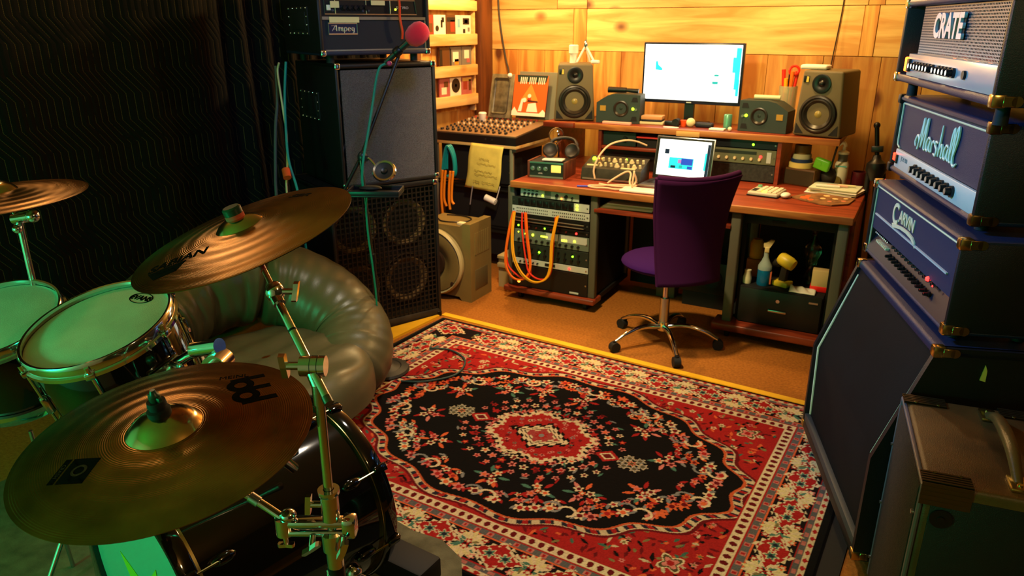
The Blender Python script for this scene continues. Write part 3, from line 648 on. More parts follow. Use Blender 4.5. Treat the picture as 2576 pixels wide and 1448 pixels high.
for x, sx in ((0.0, 1), (Wc, -1)):
    for y, sy in ((0.004, 1), (0.238, 1)):
        if y > 0.1 and x > 0.1: continue
        o = MB()
        for i in range(4): o.box(min(x, x+sx*0.052), max(x, x+sx*0.052), y+i*0.0, y+0.105, Hc-0.0, Hc+0.003)
        for i in range(5): o.box(min(x+sx*(0.003+i*0.010), x+sx*(0.009+i*0.010)), max(x+sx*(0.003+i*0.010), x+sx*(0.009+i*0.010)), y, y+0.105, Hc+0.002, Hc+0.0055)
        for i in range(4): o.box(min(x-sx*0.001, x-sx*0.004), max(x-sx*0.001, x-sx*0.004), y, y+0.10, Hc-0.050+i*0.012, Hc-0.042+i*0.012)
        o.box(min(x, x-sx*0.003), max(x, x-sx*0.003), y, y+0.105, Hc-0.055, Hc+0.003)
        c = part(o.build('corner', M('aged_metal', (104, 84, 52), 0.35, 0.9), t), 'ribbed metal corner protector')
        for q in (0.03, 0.085): MB().cyl((x+sx*0.045, y+q, Hc+0.003), (x+sx*0.045, y+q, Hc+0.0065), 0.005, n=10).build('rivet', brass, c)
for z in (0.10, 0.30, 0.50): MB().cyl((0.012, 0.003, z), (0.012, -0.003, z), 0.005, n=10).build('screw', satin, t)
for z in (0.10, 0.34, 0.56): MB().cyl((Wc-0.02, 0.003, z), (Wc-0.02, -0.003, z), 0.006, n=10).build('screw', satin, t)
leather = M('brown_leather', (92, 66, 28), 0.35, bump=(200, 0.3))
hb = MB(); hy = 0.205
hb.tube([(0.06, hy, Hc+0.005), (0.09, hy, Hc+0.018), (0.15, hy, Hc+0.040), (0.23, hy, Hc+0.046), (0.31, hy, Hc+0.040), (0.37, hy, Hc+0.018), (0.40, hy, Hc+0.005)], [0.010, 0.012, 0.015, 0.016, 0.015, 0.012, 0.010], n=12)
h = hb.build('handle', leather, t)
for x in (0.06, 0.40):
    MB().box(x-0.032, x+0.032, hy-0.020, hy+0.020, Hc, Hc+0.010, bev=0.004).build('handle_bracket', brass, h)
    for q in (-0.015, 0.015): MB().cyl((x+q, hy, Hc+0.010), (x+q, hy, Hc+0.014), 0.006, n=10).build('rivet', brass, h)
MB().cyl((Wc+0.002, 0.055, Hc-0.085), (Wc+0.007, 0.055, Hc-0.085), 0.024, n=20).cyl((Wc+0.007, 0.055, Hc-0.085), (Wc+0.010, 0.055, Hc-0.085), 0.008, n=10).build('strap_button', black_pl, t)
for x in (0.06, Wc-0.06):
    for y in (0.07, Dc-0.07): MB().cyl((x, y, 0.0), (x, y, 0.022), 0.018, n=12).build('foot', rubber, t)

# ================================================================= bass stack on the left
LA = (-2.598, 3.253, 0); LR = 68.0
# ---- lower cabinet with wire grid
t = thing('bass_cabinet', 'black lower bass cabinet with a steel wire grid standing on the floor', 'speaker cabinet', LA, LR, 'bass cabinets of the left stack')
x0, x1, zt, dc = -0.645, 0.0, 0.832, 0.58
for a, b_ in ((x0, x0+0.02), (x1-0.02, x1)): MB().box(a, b_, 0, dc, 0.0, zt, bev=0.006).build('side_panel', tolex, t)
MB().box(x0, x1, 0, dc, zt-0.03, zt, bev=0.008).build('top_panel', tolex, t)
MB().box(x0, x1, 0, dc, 0.004, 0.05, bev=0.008).build('bottom_panel', M('worn_black', (44, 36, 26), 0.6, var=(12, 0.5)), t)
MB().box(x0+0.02, x1-0.02, dc-0.02, dc, 0.02, zt-0.02).build('back_panel', black_matte, t)
MB().box(x0+0.02, x1-0.02, 0.10, 0.12, 0.05, zt-0.03).build('baffle', M('dusty_baffle', (30, 24, 16), 0.9, var=(9, 0.6)), t)
cone = M('dusty_cone', (112, 88, 54), 0.8, var=(16, 0.6)); rustwire = M('rusty_wire', (40, 32, 22), 0.55, 0.5)
Tf = lambda x, y, z: Tr(x, y, z) @ Matrix.Rotation(PI/2, 4, 'X')
def woofer(x, y, z, r, parent, mat=cone):
    s = MB().lathe([(r*1.12, -0.02), (r*1.12, 0.004), (r*1.0, 0.008), (r*0.93, 0.012), (r*0.84, 0.004), (r*0.3, -0.045), (r*0.28, -0.035), (0, -0.02)], 36, Tf(x, y, z)).build('woofer', mat, parent)
    MB().lathe([(r*1.12, 0.004), (r*1.12, 0.010), (r*1.0, 0.010), (r*0.98, 0.006)], 36, Tf(x, y, z)).build('woofer_rim', dark_metal, s)
    return s
for sx in (-0.485, -0.175):
    for sz in (0.245, 0.585): woofer(sx, 0.095, sz, 0.135, t)
b = MB()
for i in range(27): b.box(x0+0.025, x1-0.025, 0.010, 0.014, 0.06+i*0.0282-0.0034, 0.06+i*0.0282+0.0034)
for i in range(23): b.box(x0+0.025+i*0.0270-0.0034, x0+0.025+i*0.0270+0.0034, 0.007, 0.011, 0.055, zt-0.035)
part(b.build('wire_grid', rustwire, t, smooth=False), 'rusty steel wire grid')
for x in (x0, x1):
    for z in (0.004, zt-0.004): b = MB(); corner_cap(b, x, -0.002, z, -1 if x == x1 else 1, 1, 1 if z < 0.1 else -1, 0.03); b.build('corner', chrome if z > 0.1 else dark_metal, t)
# ---- upper cabinet with silver cloth
t = thing('bass_cabinet', 'upper bass cabinet with a silver grey grille cloth, under the bass amp head', 'speaker cabinet', LA, LR, 'bass cabinets of the left stack')
x0, x1, z0, z1, dc = -0.562, 0.012, 0.836, 1.466, 0.56
for a, b_ in ((x0, x0+0.02), (x1-0.02, x1)): MB().box(a, b_, 0, dc, z0, z1, bev=0.008).build('side_panel', tolex, t)
MB().box(x0, x1, 0, dc, z1-0.025, z1, bev=0.010, seg=3).build('top_panel', tolex, t)
MB().box(x0, x1, 0, dc, z0, z0+0.02, bev=0.006).build('bottom_panel', tolex, t)
MB().box(x0+0.015, x1-0.015, dc-0.02, dc, z0+0.01, z1-0.01).build('back_panel', black_matte, t)
MB().box(x0+0.02, x1-0.02, 0.05, 0.06, z0+0.02, z1-0.025).build('baffle', black_matte, t)
def cloth_material():
    m = bpy.data.materials.new('silver_cloth'); m.use_nodes = True; n, l = nodes_of(m); p = n['Principled BSDF']
    tc = n.new('ShaderNodeTexCoord'); ck = n.new('ShaderNodeTexVoronoi'); ck.inputs['Scale'].default_value = 360; l.new(tc.outputs['Object'], ck.inputs['Vector'])
    cr = n.new('ShaderNodeValToRGB'); cr.color_ramp.elements[0].color = lin(124, 120, 132); cr.color_ramp.elements[1].color = lin(70, 68, 76); cr.color_ramp.elements[1].position = 0.7
    l.new(ck.outputs['Distance'], cr.inputs[0]); l.new(cr.outputs[0], p.inputs['Base Color']); p.inputs['Roughness'].default_value = 0.6; p.inputs['Metallic'].default_value = 0.15
    tr = n.new('ShaderNodeBsdfTransparent'); mx = n.new('ShaderNodeMixShader'); mx.inputs[0].default_value = 0.30; out = n['Material Output']
    l.new(p.outputs[0], mx.inputs[1]); l.new(tr.outputs[0], mx.inputs[2]); l.new(mx.outputs[0], out.inputs[0]); return m
MB().box(x0+0.03, x1-0.026, 0.004, 0.007, z0+0.015, z1-0.032).build('grille_cloth', cloth_material(), t, smooth=False)
for sx in (-0.405, -0.145):
    for sz in (1.01, 1.29): woofer(sx, 0.042, sz, 0.112, t, M('pale_cone', (210, 200, 190), 0.7))
for x in (x0, x1): 
    b = MB(); corner_cap(b, x, -0.002, z1+0.001, -1 if x == x1 else 1, 1, -1, 0.03); part(b.build('corner', chrome, t), 'chrome corner cap')
    b = MB(); corner_cap(b, x, -0.002, z0+0.004, -1 if x == x1 else 1, 1, 1, 0.026); b.build('corner', chrome, t)
def side_dish(t, xs, y0, y1, za, zb):
    d = MB().box(xs-0.004, xs+0.002, y0, y1, za, zb, bev=0.002).box(xs-0.007, xs, y0+0.03, y1-0.03, za+0.025, zb-0.025, bev=0.002).build('handle_dish', black_matte, t)
    for i in range(5):
        for z in (za+0.008, zb-0.008):
            y = y0+0.012+(y1-y0-0.024)*i/4; MB().ball((xs-0.005, y, z), 0.0052, 10, 6).build('rivet', chrome, d)
    for i in (1, 2):
        for y in (y0+0.012, y1-0.012):
            z = za+0.008+(zb-za-0.016)*i/3; MB().ball((xs-0.005, y, z), 0.0052, 10, 6).build('rivet', chrome, d)
side_dish(t, x0, 0.24, 0.50, 1.165, 1.315)
# ---- the head
t = thing('bass_amp_head', 'black bass amp head with an Ampeg badge on top of the left stack', 'amplifier', LA, LR)
x0, x1, z0, z1, dh = -0.625, -0.015, 1.505, 1.80, 0.50
hs = MB()
MB().box(x0, x1, 0, dh, z1-0.022, z1, bev=0.010, seg=3).build('top_panel', tolex, t)
MB().box(x0, x1, 0, dh, z0, z0+0.022, bev=0.008, seg=3).build('bottom_panel', tolex_blue, t)
for a, b_ in ((x0, x0+0.02), (x1-0.02, x1)): MB().box(a, b_, 0, dh, z0+0.004, z1-0.004, bev=0.006).build('side_panel', tolex, t)
MB().box(x0+0.01, x1-0.01, dh-0.02, dh-0.005, z0+0.01, z1-0.01).build('back_panel', black_matte, t)
for x in (x0+0.07, x1-0.07):
    for y in (0.06, dh-0.07): MB().cyl((x, y, 1.468), (x, y, z0+0.004), 0.02, n=14).build('foot', rubber, t)
MB().box(x0+0.02, x1-0.02, 0.010, 0.020, z0+0.022, 1.668).build('front_grille', M('navy_grille_cloth', (22, 28, 46), 0.75, bump=(900, .5)), t)
MB().box(x0+0.02, x1-0.02, 0.012, 0.024, 1.668, z1-0.02).build('control_panel', M('black_panel', (20, 20, 20), 0.4), t)
trimm = M('silver_trim', (200, 192, 168), 0.3, 0.8)
b = MB(); b.box(x0+0.022, x1-0.022, 0.004, 0.012, 1.672, 1.686); b.box(x0+0.03, x1-0.022, 0.004, 0.010, z0+0.020, z0+0.028); b.box(x1-0.028, x1-0.022, 0.004, 0.010, z0+0.020, 1.67); b.build('silver_trim', trimm, t)
b = MB(); piping(b, [(x0+0.04, 0.010, 1.698), (x1-0.07, 0.010, 1.698), (x1-0.08, 0.010, 1.765), (x0+0.04, 0.010, 1.765)], 0.0028)
for x in (-0.530, -0.367, -0.235): piping(b, [(x, 0.010, 1.698), (x, 0.010, 1.765)], 0.0022, False)
b.build('panel_outline', trimm, t)
b = MB(); piping(b, [(-0.573, 0.006, 1.606), (-0.424, 0.006, 1.606), (-0.424, 0.006, 1.656), (-0.573, 0.006, 1.656)], 0.0035); b.build('badge_frame', M('badge_silver', (214, 210, 204), 0.3, 0.7), t)
MB().box(-0.573, -0.424, 0.006, 0.010, 1.606, 1.656).build('badge', M('badge_navy', (30, 34, 70), 0.4), t)
Am = [[(0, 0), (.30, .9), (.42, 1.0), (.40, .5), (.42, 0)], [(.10, .35), (.44, .38)], [(-.05, .95), (.35, 1.0)], [(.55, 0), (.62, .6), (.70, .62), (.70, 0)], [(.70, .4), (.82, .62), (.86, .5), (.86, 0)], [(.86, .4), (.98, .62), (1.02, .5), (1.02, 0), (1.10, .02)], [(1.16, -.4), (1.22, .6), (1.38, .55), (1.40, .2), (1.30, 0), (1.20, .06)], [(1.52, .3), (1.74, .36), (1.70, .6), (1.56, .5), (1.54, .12), (1.66, 0), (1.80, .1)], [(2.10, .55), (1.96, .6), (1.90, .3), (1.98, .05), (2.10, .15), (2.12, .6), (2.08, -.3), (1.94, -.38)]]
script(Am, t, M('badge_silver'), Tr(-0.556, 0.004, 1.620) @ Matrix.Diagonal((0.054, 1, 0.025, 1)), 0.0022)
for i in range(5): knob(t, -0.490+i*0.029, 0.012, 1.728, 0.012, 0.024)
for x in (-0.545, -0.385, -0.355): MB().cyl((x, 0.012, 1.715), (x, 0.004, 1.715), 0.006, n=10).build('jack', chrome, t)
MB().box(-0.575, -0.555, 0.004, 0.012, 1.715, 1.740, bev=0.002).build('rocker_switch', white_pl, t)
text('SVT PRO', 0.018, M('silver_print', (200, 200, 196), 0.5), t, front(-0.165, 0.011, 1.73), 0.0004, name='panel_print')
MB().ball((-0.205, 0.010, 1.722), 0.005, 10, 6).build('pilot_light', led_y, t)
for i, (x, z, w_, h_) in enumerate(((-0.535, 1.742, 0.045, 0.030), (-0.490, 1.672, 0.155, 0.026), (-0.305, 1.752, 0.075, 0.022))):
    part(MB().box(x-w_/2, x+w_/2, 0.000, 0.003, z-h_/2, z+h_/2, T=Tr(0, 0, 0)).build('tape_label', cream_paper, t), 'strip of masking tape')
for x in (x0, x1):
    b = MB(); corner_cap(b, x, -0.002, z0-0.001, -1 if x == x1 else 1, 1, 1, 0.028); part(b.build('corner', chrome, t), 'chrome corner cap')
side_dish(t, x0, 0.13, 0.40, 1.60, 1.735)
# ================================================================= the mixing desk and everything on it
DO, DR = Vector((-2.414, 3.722, 0)), 4.0
DMAT = Matrix.Translation(DO) @ Matrix.Rotation(rad(DR), 4, 'Z')
def DW(u, v, z=0.0): return tuple(DMAT @ Vector((u, v, z)))
def dthing(name, label, cat, u, v, z, rz=0.0, group=None): return thing(name, label, cat, DW(u, v, z), DR+rz, group)
t = thing('studio_desk', 'cherry red studio desk with raised shelf and rack bays by the back wall', 'desk', DO, DR)
MB().box(0, 1.92, 0.012, 1.06, 0.722, 0.758, bev=0.006).build('desktop', cherry, t)
MB().box(0.0, 1.92, 0.0, 0.014, 0.720, 0.760, bev=0.006, seg=3).build('front_edge', desk_edge, t)
MB().box(0.12, 1.75, 0.64, 1.08, 1.012, 1.045, bev=0.004).box(-0.08, 0.14, 0.60, 1.08, 1.012, 1.045, bev=0.004).build('hutch_shelf', cherry, t)
MB().box(-0.08, 1.75, 0.628, 0.641, 1.010, 1.047, bev=0.005).build('shelf_edge', desk_edge, t)
for u in (0.012, 0.300, 1.420): MB().box(u, u+0.022, 0.645, 1.05, 0.758, 1.012).build('upright', cherry, t)
MB().tube([(1.738, 0.66, 1.012), (1.715, 0.72, 0.88), (1.700, 0.90, 0.759)], 0.006, n=8, smooth=2).build('brace', dark_metal, t)
MB().box(0.322, 0.700, 0.650, 1.04, 0.890, 0.910, bev=0.003).build('bay_shelf', cherry, t)
MB().box(0.700, 0.720, 0.650, 1.04, 0.758, 1.012).build('divider', walnut, t)
MB().box(0.30, 1.44, 1.035, 1.05, 0.758, 1.012).build('hutch_back', black_matte, t)
part(MB().box(0.82, 0.965, 0.622, 0.628, 1.006, 1.036, bev=0.003).build('tape_label', M('tan_tape', (210, 168, 96), 0.7), t), 'strip of tan tape')
for u in (-0.018, 0.535): MB().box(u, u+0.012, 0.08, 0.57, 0.088, 0.720).build('rack_shade_sheet', black_matte, t)  # black sheets stand in for the dark void beside the rack
# rack bay on the left
def post(u0, u1, v0, v1, z0, z1): return MB().box(u0, u1, v0, v1, z0, z1, bev=0.008, seg=3).build('rack_post', grey_post, t)
for u in (-0.032, 0.518): post(u, u+0.045, 0.03, 0.075, 0.085, 0.722); post(u, u+0.045, 0.58, 0.62, 0.085, 0.722)
MB().box(-0.045, 0.575, -0.005, 0.12, 0.052, 0.086, bev=0.008, seg=3).build('base_board', cherry, t)
MB().box(-0.03, 0.56, 0.12, 0.62, 0.056, 0.084).build('base_shade_block', black_matte, t)  # black box stands in for the darkness behind the base board
for u in (1.328, 1.852): post(u, u+0.052, 0.03, 0.085, 0.095, 0.722); post(u, u+0.052, 0.58, 0.62, 0.095, 0.722)
for u in (1.385, 1.835): MB().box(u, u+0.015, 0.10, 0.115, 0.1, 0.7).build('rack_rail', M('black_rail', (24, 26, 22), 0.5, 0.5), t)
MB().box(1.285, 1.925, -0.02, 0.12, 0.058, 0.100, bev=0.008, seg=3).build('base_board', cherry, t)
MB().box(1.33, 1.90, 0.12, 0.64, 0.062, 0.098).build('base_shade_block', black_matte, t)  # same black stand-in for darkness under the right bay
for ua, ub in ((1.385, 1.848), (0.016, 0.514)): MB().box(ua, ub, 0.60, 0.612, 0.10, 0.72).build('bay_back', black_matte, t)
MB().box(1.385, 1.850, 0.08, 0.10, 0.655, 0.705, bev=0.003).build('cross_panel', M('dark_green_panel', (26, 40, 34), 0.5, 0.3), t)
MB().box(1.53, 1.60, 0.076, 0.081, 0.672, 0.685).build('panel_slot', black_matte, t)
MB().box(0.545, 1.330, 0.02, 0.40, 0.625, 0.645, bev=0.003).build('keyboard_shelf', cherry, t)
MB().box(0.58, 1.322, 0.62, 0.64, 0.03, 0.715).build('under_desk_shade', black_matte, t)  # added black sheet for the shade under the desk, hides the lit wall
MB().box(1.90, 1.925, 0.10, 1.00, 0.06, 0.722).build('end_panel', cherry, t)
for (u, v) in ((0.05, 0.06), (0.50, 0.06), (0.05, 0.58), (0.50, 0.58), (1.36, 0.06), (1.86, 0.06), (1.36, 0.58), (1.86, 0.58)):
    c = MB().cyl((u-0.011, v, 0.025), (u+0.011, v, 0.025), 0.025, n=18).build('caster', rubber, t)
    MB().box(u-0.016, u+0.016, v-0.012, v+0.012, 0.030, 0.060, bev=0.003).build('caster_fork', satin, c)
MB().box(0.80, 0.92, 0.50, 0.60, 0.0, 0.70, bev=0.004).build('center_leg', grey_post, t)

# ---- rack equipment
def unit(label, u0, u1, v, z0, z1, mat, d=0.30, knobs=(), leds=(), ears=True, name='rack_unit', group='rack units in the left bay', extra=None, knobmat=black_pl):
    r = dthing(name, label, 'rack unit', u0, v, z0, 0, group); w, h = u1-u0, z1-z0
    MB().box(0.022, w-0.022, 0.004, d, 0.003, h-0.003).build('chassis', black_matte, r, smooth=False)
    MB().box(0, w, 0, 0.005, 0.0008, h-0.0008, bev=0.0012, seg=1).build('faceplate', mat, r, smooth=False)
    if ears:
        for x in (0.012, w-0.012): MB().cyl((x, 0, h/2), (x, -0.003, h/2), 0.005, n=10).build('rack_screw', satin, r)
    for (x, z, rr) in knobs: MB().cyl((x, 0, z), (x, -0.012, z), rr, rr*0.8, n=12).build('knob', knobmat, r)
    for (x, z, rr, m) in leds: MB().ball((x, -0.001, z), rr, 10, 6).build('indicator_light', m, r)
    return r
mint = M('pale_mint_panel', (186, 206, 190), 0.4, 0.2)
r = unit('pale mint desktop interface with rounded ends at the top of the left bay', 0.058, 0.446, 0.03, 0.668, 0.719, mint, 0.2, [(0.03+i*0.027, 0.020, 0.0075) for i in range(4)]+[(0.245, 0.025, 0.011), (0.305, 0.025, 0.011), (0.345, 0.022, 0.006)], [(0.150, 0.016, 0.0055, led_y), (0.275, 0.010, 0.0055, led_o)], ears=False)
for i in range(4): MB().box(0.022+i*0.027, 0.040+i*0.027, -0.003, 0.001, 0.036, 0.042).build('slot', black_matte, r)
MB().box(0.163, 0.205, -0.003, 0.001, 0.004, 0.047, bev=0.001).build('center_strip', grey_panel, r)
r = unit('dark rack unit with a row of square keys under the mint interface', 0.003, 0.516, 0.024, 0.612, 0.664, M('dark_grey_panel', (40, 50, 44), 0.45, 0.3), 0.3, [], [(0.435, 0.036, 0.008, led_y), (0.435, 0.016, 0.008, led_y)])
for i in range(9): MB().box(0.045+i*0.042, 0.078+i*0.042, -0.008, 0.001, 0.008, 0.042, bev=0.003).build('key', black_pl, r)
MB().box(0.415, 0.512, -0.002, 0.0, 0.002, 0.050).build('pale_end_plate', silver_panel, r)
r = unit('pale silver patch bay with two rows of sockets in the left bay', 0.003, 0.518, 0.024, 0.560, 0.608, silver_panel, 0.3)
for i in range(36):
    if 17 <= i <= 18: continue
    for z in (0.014, 0.033): MB().cyl((0.035+i*0.0128, 0, z), (0.035+i*0.0128, -0.0015, z), 0.0036, n=8).build('socket', black_matte, r)
r = unit('black patch panel with two steel lacing bars below the silver patch bay', 0.003, 0.518, 0.024, 0.505, 0.556, black_pl, 0.25)
for z in (0.014, 0.034): MB().tube([(0.03, 0.0, z), (0.03, -0.022, z), (0.49, -0.022, z), (0.49, 0.0, z)], 0.003, n=8, smooth=1).build('lacing_bar', satin, r)
unit('slim black rack unit with one red light at its right end', 0.003, 0.518, 0.024, 0.466, 0.501, black_pl, 0.3, [(0.12+i*0.05, 0.016, 0.006) for i in range(6)], [(0.045, 0.018, 0.006, led_g), (0.225, 0.018, 0.006, led_g), (0.435, 0.014, 0.0065, led_r)], knobmat=M('dark_red_knob', (90, 30, 26), 0.4))
r = unit('two tone rack unit with pale modules and a bar of yellow lights', 0.003, 0.520, 0.024, 0.376, 0.462, grey_panel, 0.3, [(0.05+i*0.04, 0.022, 0.009) for i in range(11)], [(0.095, 0.060, 0.0055, led_y), (0.145, 0.058, 0.0075, led_y), (0.355, 0.052, 0.006, led_y), (0.425, 0.055, 0.0075, led_y), (0.045, 0.066, 0.004, led_y)])
MB().box(0.235, 0.315, -0.002, 0.0, 0.040, 0.082).box(0.335, 0.505, -0.002, 0.0, 0.040, 0.082).build('pale_module', silver_panel, r)
MB().box(0.200, 0.245, -0.003, 0.0, 0.053, 0.061).build('light_bar', led_y, r); MB().box(0.340, 0.375, -0.003, -0.001, 0.046, 0.056).build('light_bar', led_y, r)
unit('tall dark rack unit with two green lights in the left bay', 0.003, 0.520, 0.024, 0.279, 0.372, M('dark_grey_panel'), 0.3, [(0.05+i*0.045, 0.030, 0.010) for i in range(10)]+[(0.05+i*0.045, 0.066, 0.007) for i in range(10)], [(0.190, 0.050, 0.0065, led_g), (0.415, 0.056, 0.0065, led_g)])
r = unit('slim silver rack unit with one red light, lowest silver unit', 0.003, 0.520, 0.024, 0.237, 0.275, silver_panel, 0.3, [(0.06+i*0.03, 0.018, 0.006) for i in range(5)], [(0.395, 0.018, 0.0065, led_r)])
MB().box(0.23, 0.30, -0.002, 0.0, 0.010, 0.028).build('display', black_matte, r)
r = unit('plain black power unit at the bottom of the left bay', 0.003, 0.520, 0.024, 0.090, 0.232, black_pl, 0.3, [], [(0.050, 0.030, 0.010, led_o)])
MB().box(0.40, 0.46, -0.002, 0.0, 0.008, 0.020, bev=0.001).build('maker_plate', silver_panel, r)
# hutch bay, right
r = unit('black rack unit with one green light under the raised shelf', 0.724, 1.418, 0.66, 0.958, 1.008, M('blue_black_panel', (18, 26, 32), 0.4, 0.3), 0.3, [], [(0.555, 0.024, 0.007, led_g)], group='rack units in the hutch')
r = unit('olive grey rack unit with a row of pale knobs and a red light', 0.724, 1.416, 0.655, 0.868, 0.955, M('olive_panel', (106, 112, 84), 0.45, 0.2), 0.3, [(0.36+i*0.048, 0.030, 0.010) for i in range(6)]+[(0.05+i*0.05, 0.030, 0.010) for i in range(6)], [(0.605, 0.046, 0.0085, led_r)], group='rack units in the hutch', knobmat=M('cream_knob', (222, 206, 160), 0.4))
MB().box(0.30, 0.58, -0.002, 0.0, 0.056, 0.074).build('dark_strip', M('dark_grey_panel'), r); MB().box(0.64, 0.665, -0.004, 0, 0.012, 0.075).build('pale_end_plate', silver_panel, r)
unit('speckled dark rack unit at the bottom of the hutch bay', 0.724, 1.416, 0.66, 0.765, 0.864, M('speckled_panel', (44, 46, 42), 0.6, var=(60, 0.5)), 0.3, [], [], group='rack units in the hutch')
# hutch bay, left
r = unit('dark green lit tuner unit in the upper left hutch bay', 0.326, 0.548, 0.67, 0.912, 1.0, M('green_black_panel', (16, 34, 30), 0.5), 0.3, [(0.15, 0.044, 0.020)], [], ears=False, group='rack units in the hutch')
unit('black blank rack unit in the lower left hutch bay', 0.324, 0.698, 0.70, 0.762, 0.888, black_pl, 0.3, [], [], group='rack units in the hutch')
for i, (x, y_, z, L, m, lab) in enumerate(((0.60, 0.72, 0.972, 0.20, M('red_plastic', (196, 50, 46), 0.4), 'slim red folder lying in the upper hutch bay'),)):
    tag(MB().box(0.555, 0.698, 0.66, 0.86, 0.972, 0.980, T=DMAT).build('folder', m), lab, 'folder')
    tag(MB().box(0.555, 0.695, 0.68, 0.90, 0.912, 0.970, T=DMAT).build('storage_box', black_matte), 'black box under the red folder in the hutch bay', 'box')
# ---- patch cables hanging over the left bay
def cable(label, pts, r, mat, group=None, name='cable', T=None, n=8, cat='cable'):
    P = [T @ Vector(p) if T is not None else Vector(p) for p in pts]
    o = MB().tube(P, r, n=n, smooth=6).build(name, mat); return tag(o, label, cat, group)
org = M('orange_cable', (255, 112, 16), 0.45); redc = M('red_cable', (236, 44, 22), 0.45); yel = M('yellow_cable', (255, 176, 24), 0.45)
def pcable(label, k, off, mat):
    P = {'o': [(.028, .575), (.012, .50), (-.004, .40), (-.014, .30), (-.006, .22), (.03, .168), (.08, .152), (.130, .172), (.158, .235), (.150, .32), (.128, .44), (.112, .575)],
         'r': [(.094, .578), (.100, .48), (.118, .38), (.138, .29), (.160, .22), (.215, .185), (.275, .192), (.308, .25), (.312, .38), (.318, .575)],
         'q': [(.036, .578), (.014, .46), (-.006, .34), (.006, .24), (.060, .19), (.125, .165), (.165, .20), (.150, .30), (.125, .42), (.104, .578)],
         'y': [(.044, .575), (.036, .46), (.042, .36), (.062, .28), (.110, .205), (.175, .166), (.235, .168), (.285, .205), (.306, .28), (.308, .42), (.322, .52), (.334, .585)]}[k]
    m_ = len(P); pts = [(u+off[0], (-0.010-0.035*math.sin(PI*i/(m_-1)))+off[1], z+off[2]) for i, (u, z) in enumerate(P)]
    return cable(label, pts, 0.0052, mat, 'patch cables of the left bay', 'patch_cable', DMAT)
pcable('leftmost orange patch cable looping in front of the rack', 'o', (0, 0, 0), org)
pcable('orange patch cable just inside the leftmost loop', 'o', (.012, -.010, .006), org)
pcable('red patch cable hanging between the orange and yellow loops', 'r', (0, -.006, 0), redc)
pcable('red patch cable crossing the bottom of the orange loop', 'q', (0, .004, 0), redc)
pcable('wide yellow patch cable looping lowest in front of the rack', 'y', (0, -.022, 0), yel)
pcable('yellow patch cable running beside the wide yellow loop', 'y', (.014, -.030, .008), yel)

# ---- big studio monitors
mon = M('umber_speaker_paint', (104, 92, 64), 0.55, bump=(600, 0.3)); conem = M('woofer_cone', (34, 32, 28), 0.35)
def studio_monitor(label, u, v, rz, mirror=1):
    s = dthing('studio_monitor', label, 'speaker', u, v, 1.048, rz, 'pair of large studio monitors')
    w, h, d = 0.258, 0.362, 0.28
    cb = bmesh.new(); q = [(-0.136, 0), (0.136, 0), (0.112, h), (-0.112, h)]
    va = [cb.verts.new((a, 0, b_)) for a, b_ in q]; vb = [cb.verts.new((a*0.96, d, b_)) for a, b_ in q]
    cb.faces.new(va[::-1]); cb.faces.new(vb)
    for i in range(4): cb.faces.new((va[i], va[(i+1)%4], vb[(i+1)%4], vb[i]))
    bmesh.ops.bevel(cb, geom=cb.edges[:], offset=0.014, segments=3, profile=0.5, affect='EDGES')
    mb = MB(); mb.bm.free(); mb.bm = cb; mb.build('cabinet', mon, s)
    wf = MB().lathe([(0.098, 0.004), (0.100, 0.010), (0.092, 0.013), (0.086, 0.006), (0.078, 0.010), (0.070, 0.002), (0.028, -0.03), (0.024, -0.016), (0, -0.010)], 40, Tf(0, -0.004, 0.125)).build('woofer', conem, s)
    MB().lathe([(0.100, 0.0), (0.106, 0.004), (0.100, 0.012), (0.096, 0.006)], 40, Tf(0, -0.002, 0.125)).build('woofer_rim', black_pl, wf)
    MB().lathe([(0.0, 0.010), (0.018, 0.006), (0.026, -0.004)], 24, Tf(0, 0.004, 0.125)).build('dust_cap', M('dust_cap', (150, 132, 70), 0.3), wf)
    tw = MB().lathe([(0.052, 0.0), (0.052, 0.006), (0.046, 0.008), (0.022, 0.003), (0.018, 0.001), (0.010, 0.009), (0, 0.011)], 32, Tf(0, -0.001, 0.292)).build('tweeter', black_pl, s)
    MB().box(-0.104, -0.072, -0.004, 0.002, 0.296, 0.332, bev=0.002).build('maker_badge', M('black_badge', (18, 22, 18), 0.4), s)
    MB().prism([(-0.088, 0.298), (-0.074, 0.298), (-0.074, 0.326), (-0.084, 0.330)], -0.006, -0.003).build('badge_flash', M('yellow_flash', (236, 206, 90), 0.4), s)
    for sg in (-1, 1): MB().prism([(sg*0.122, 0.014), (sg*0.072, 0.014), (sg*0.118, 0.070)][::sg], -0.003, 0.006).build('port', black_matte, s)
    return s
studio_monitor('large umber studio monitor beside the album sleeve, left of the screen', 0.100, 0.70, 25)
studio_monitor('large umber studio monitor beside the pen cup, right of the screen', 1.610, 0.675, -14)
grn = M('dark_green_speaker', (40, 54, 50), 0.55, bump=(500, .3))
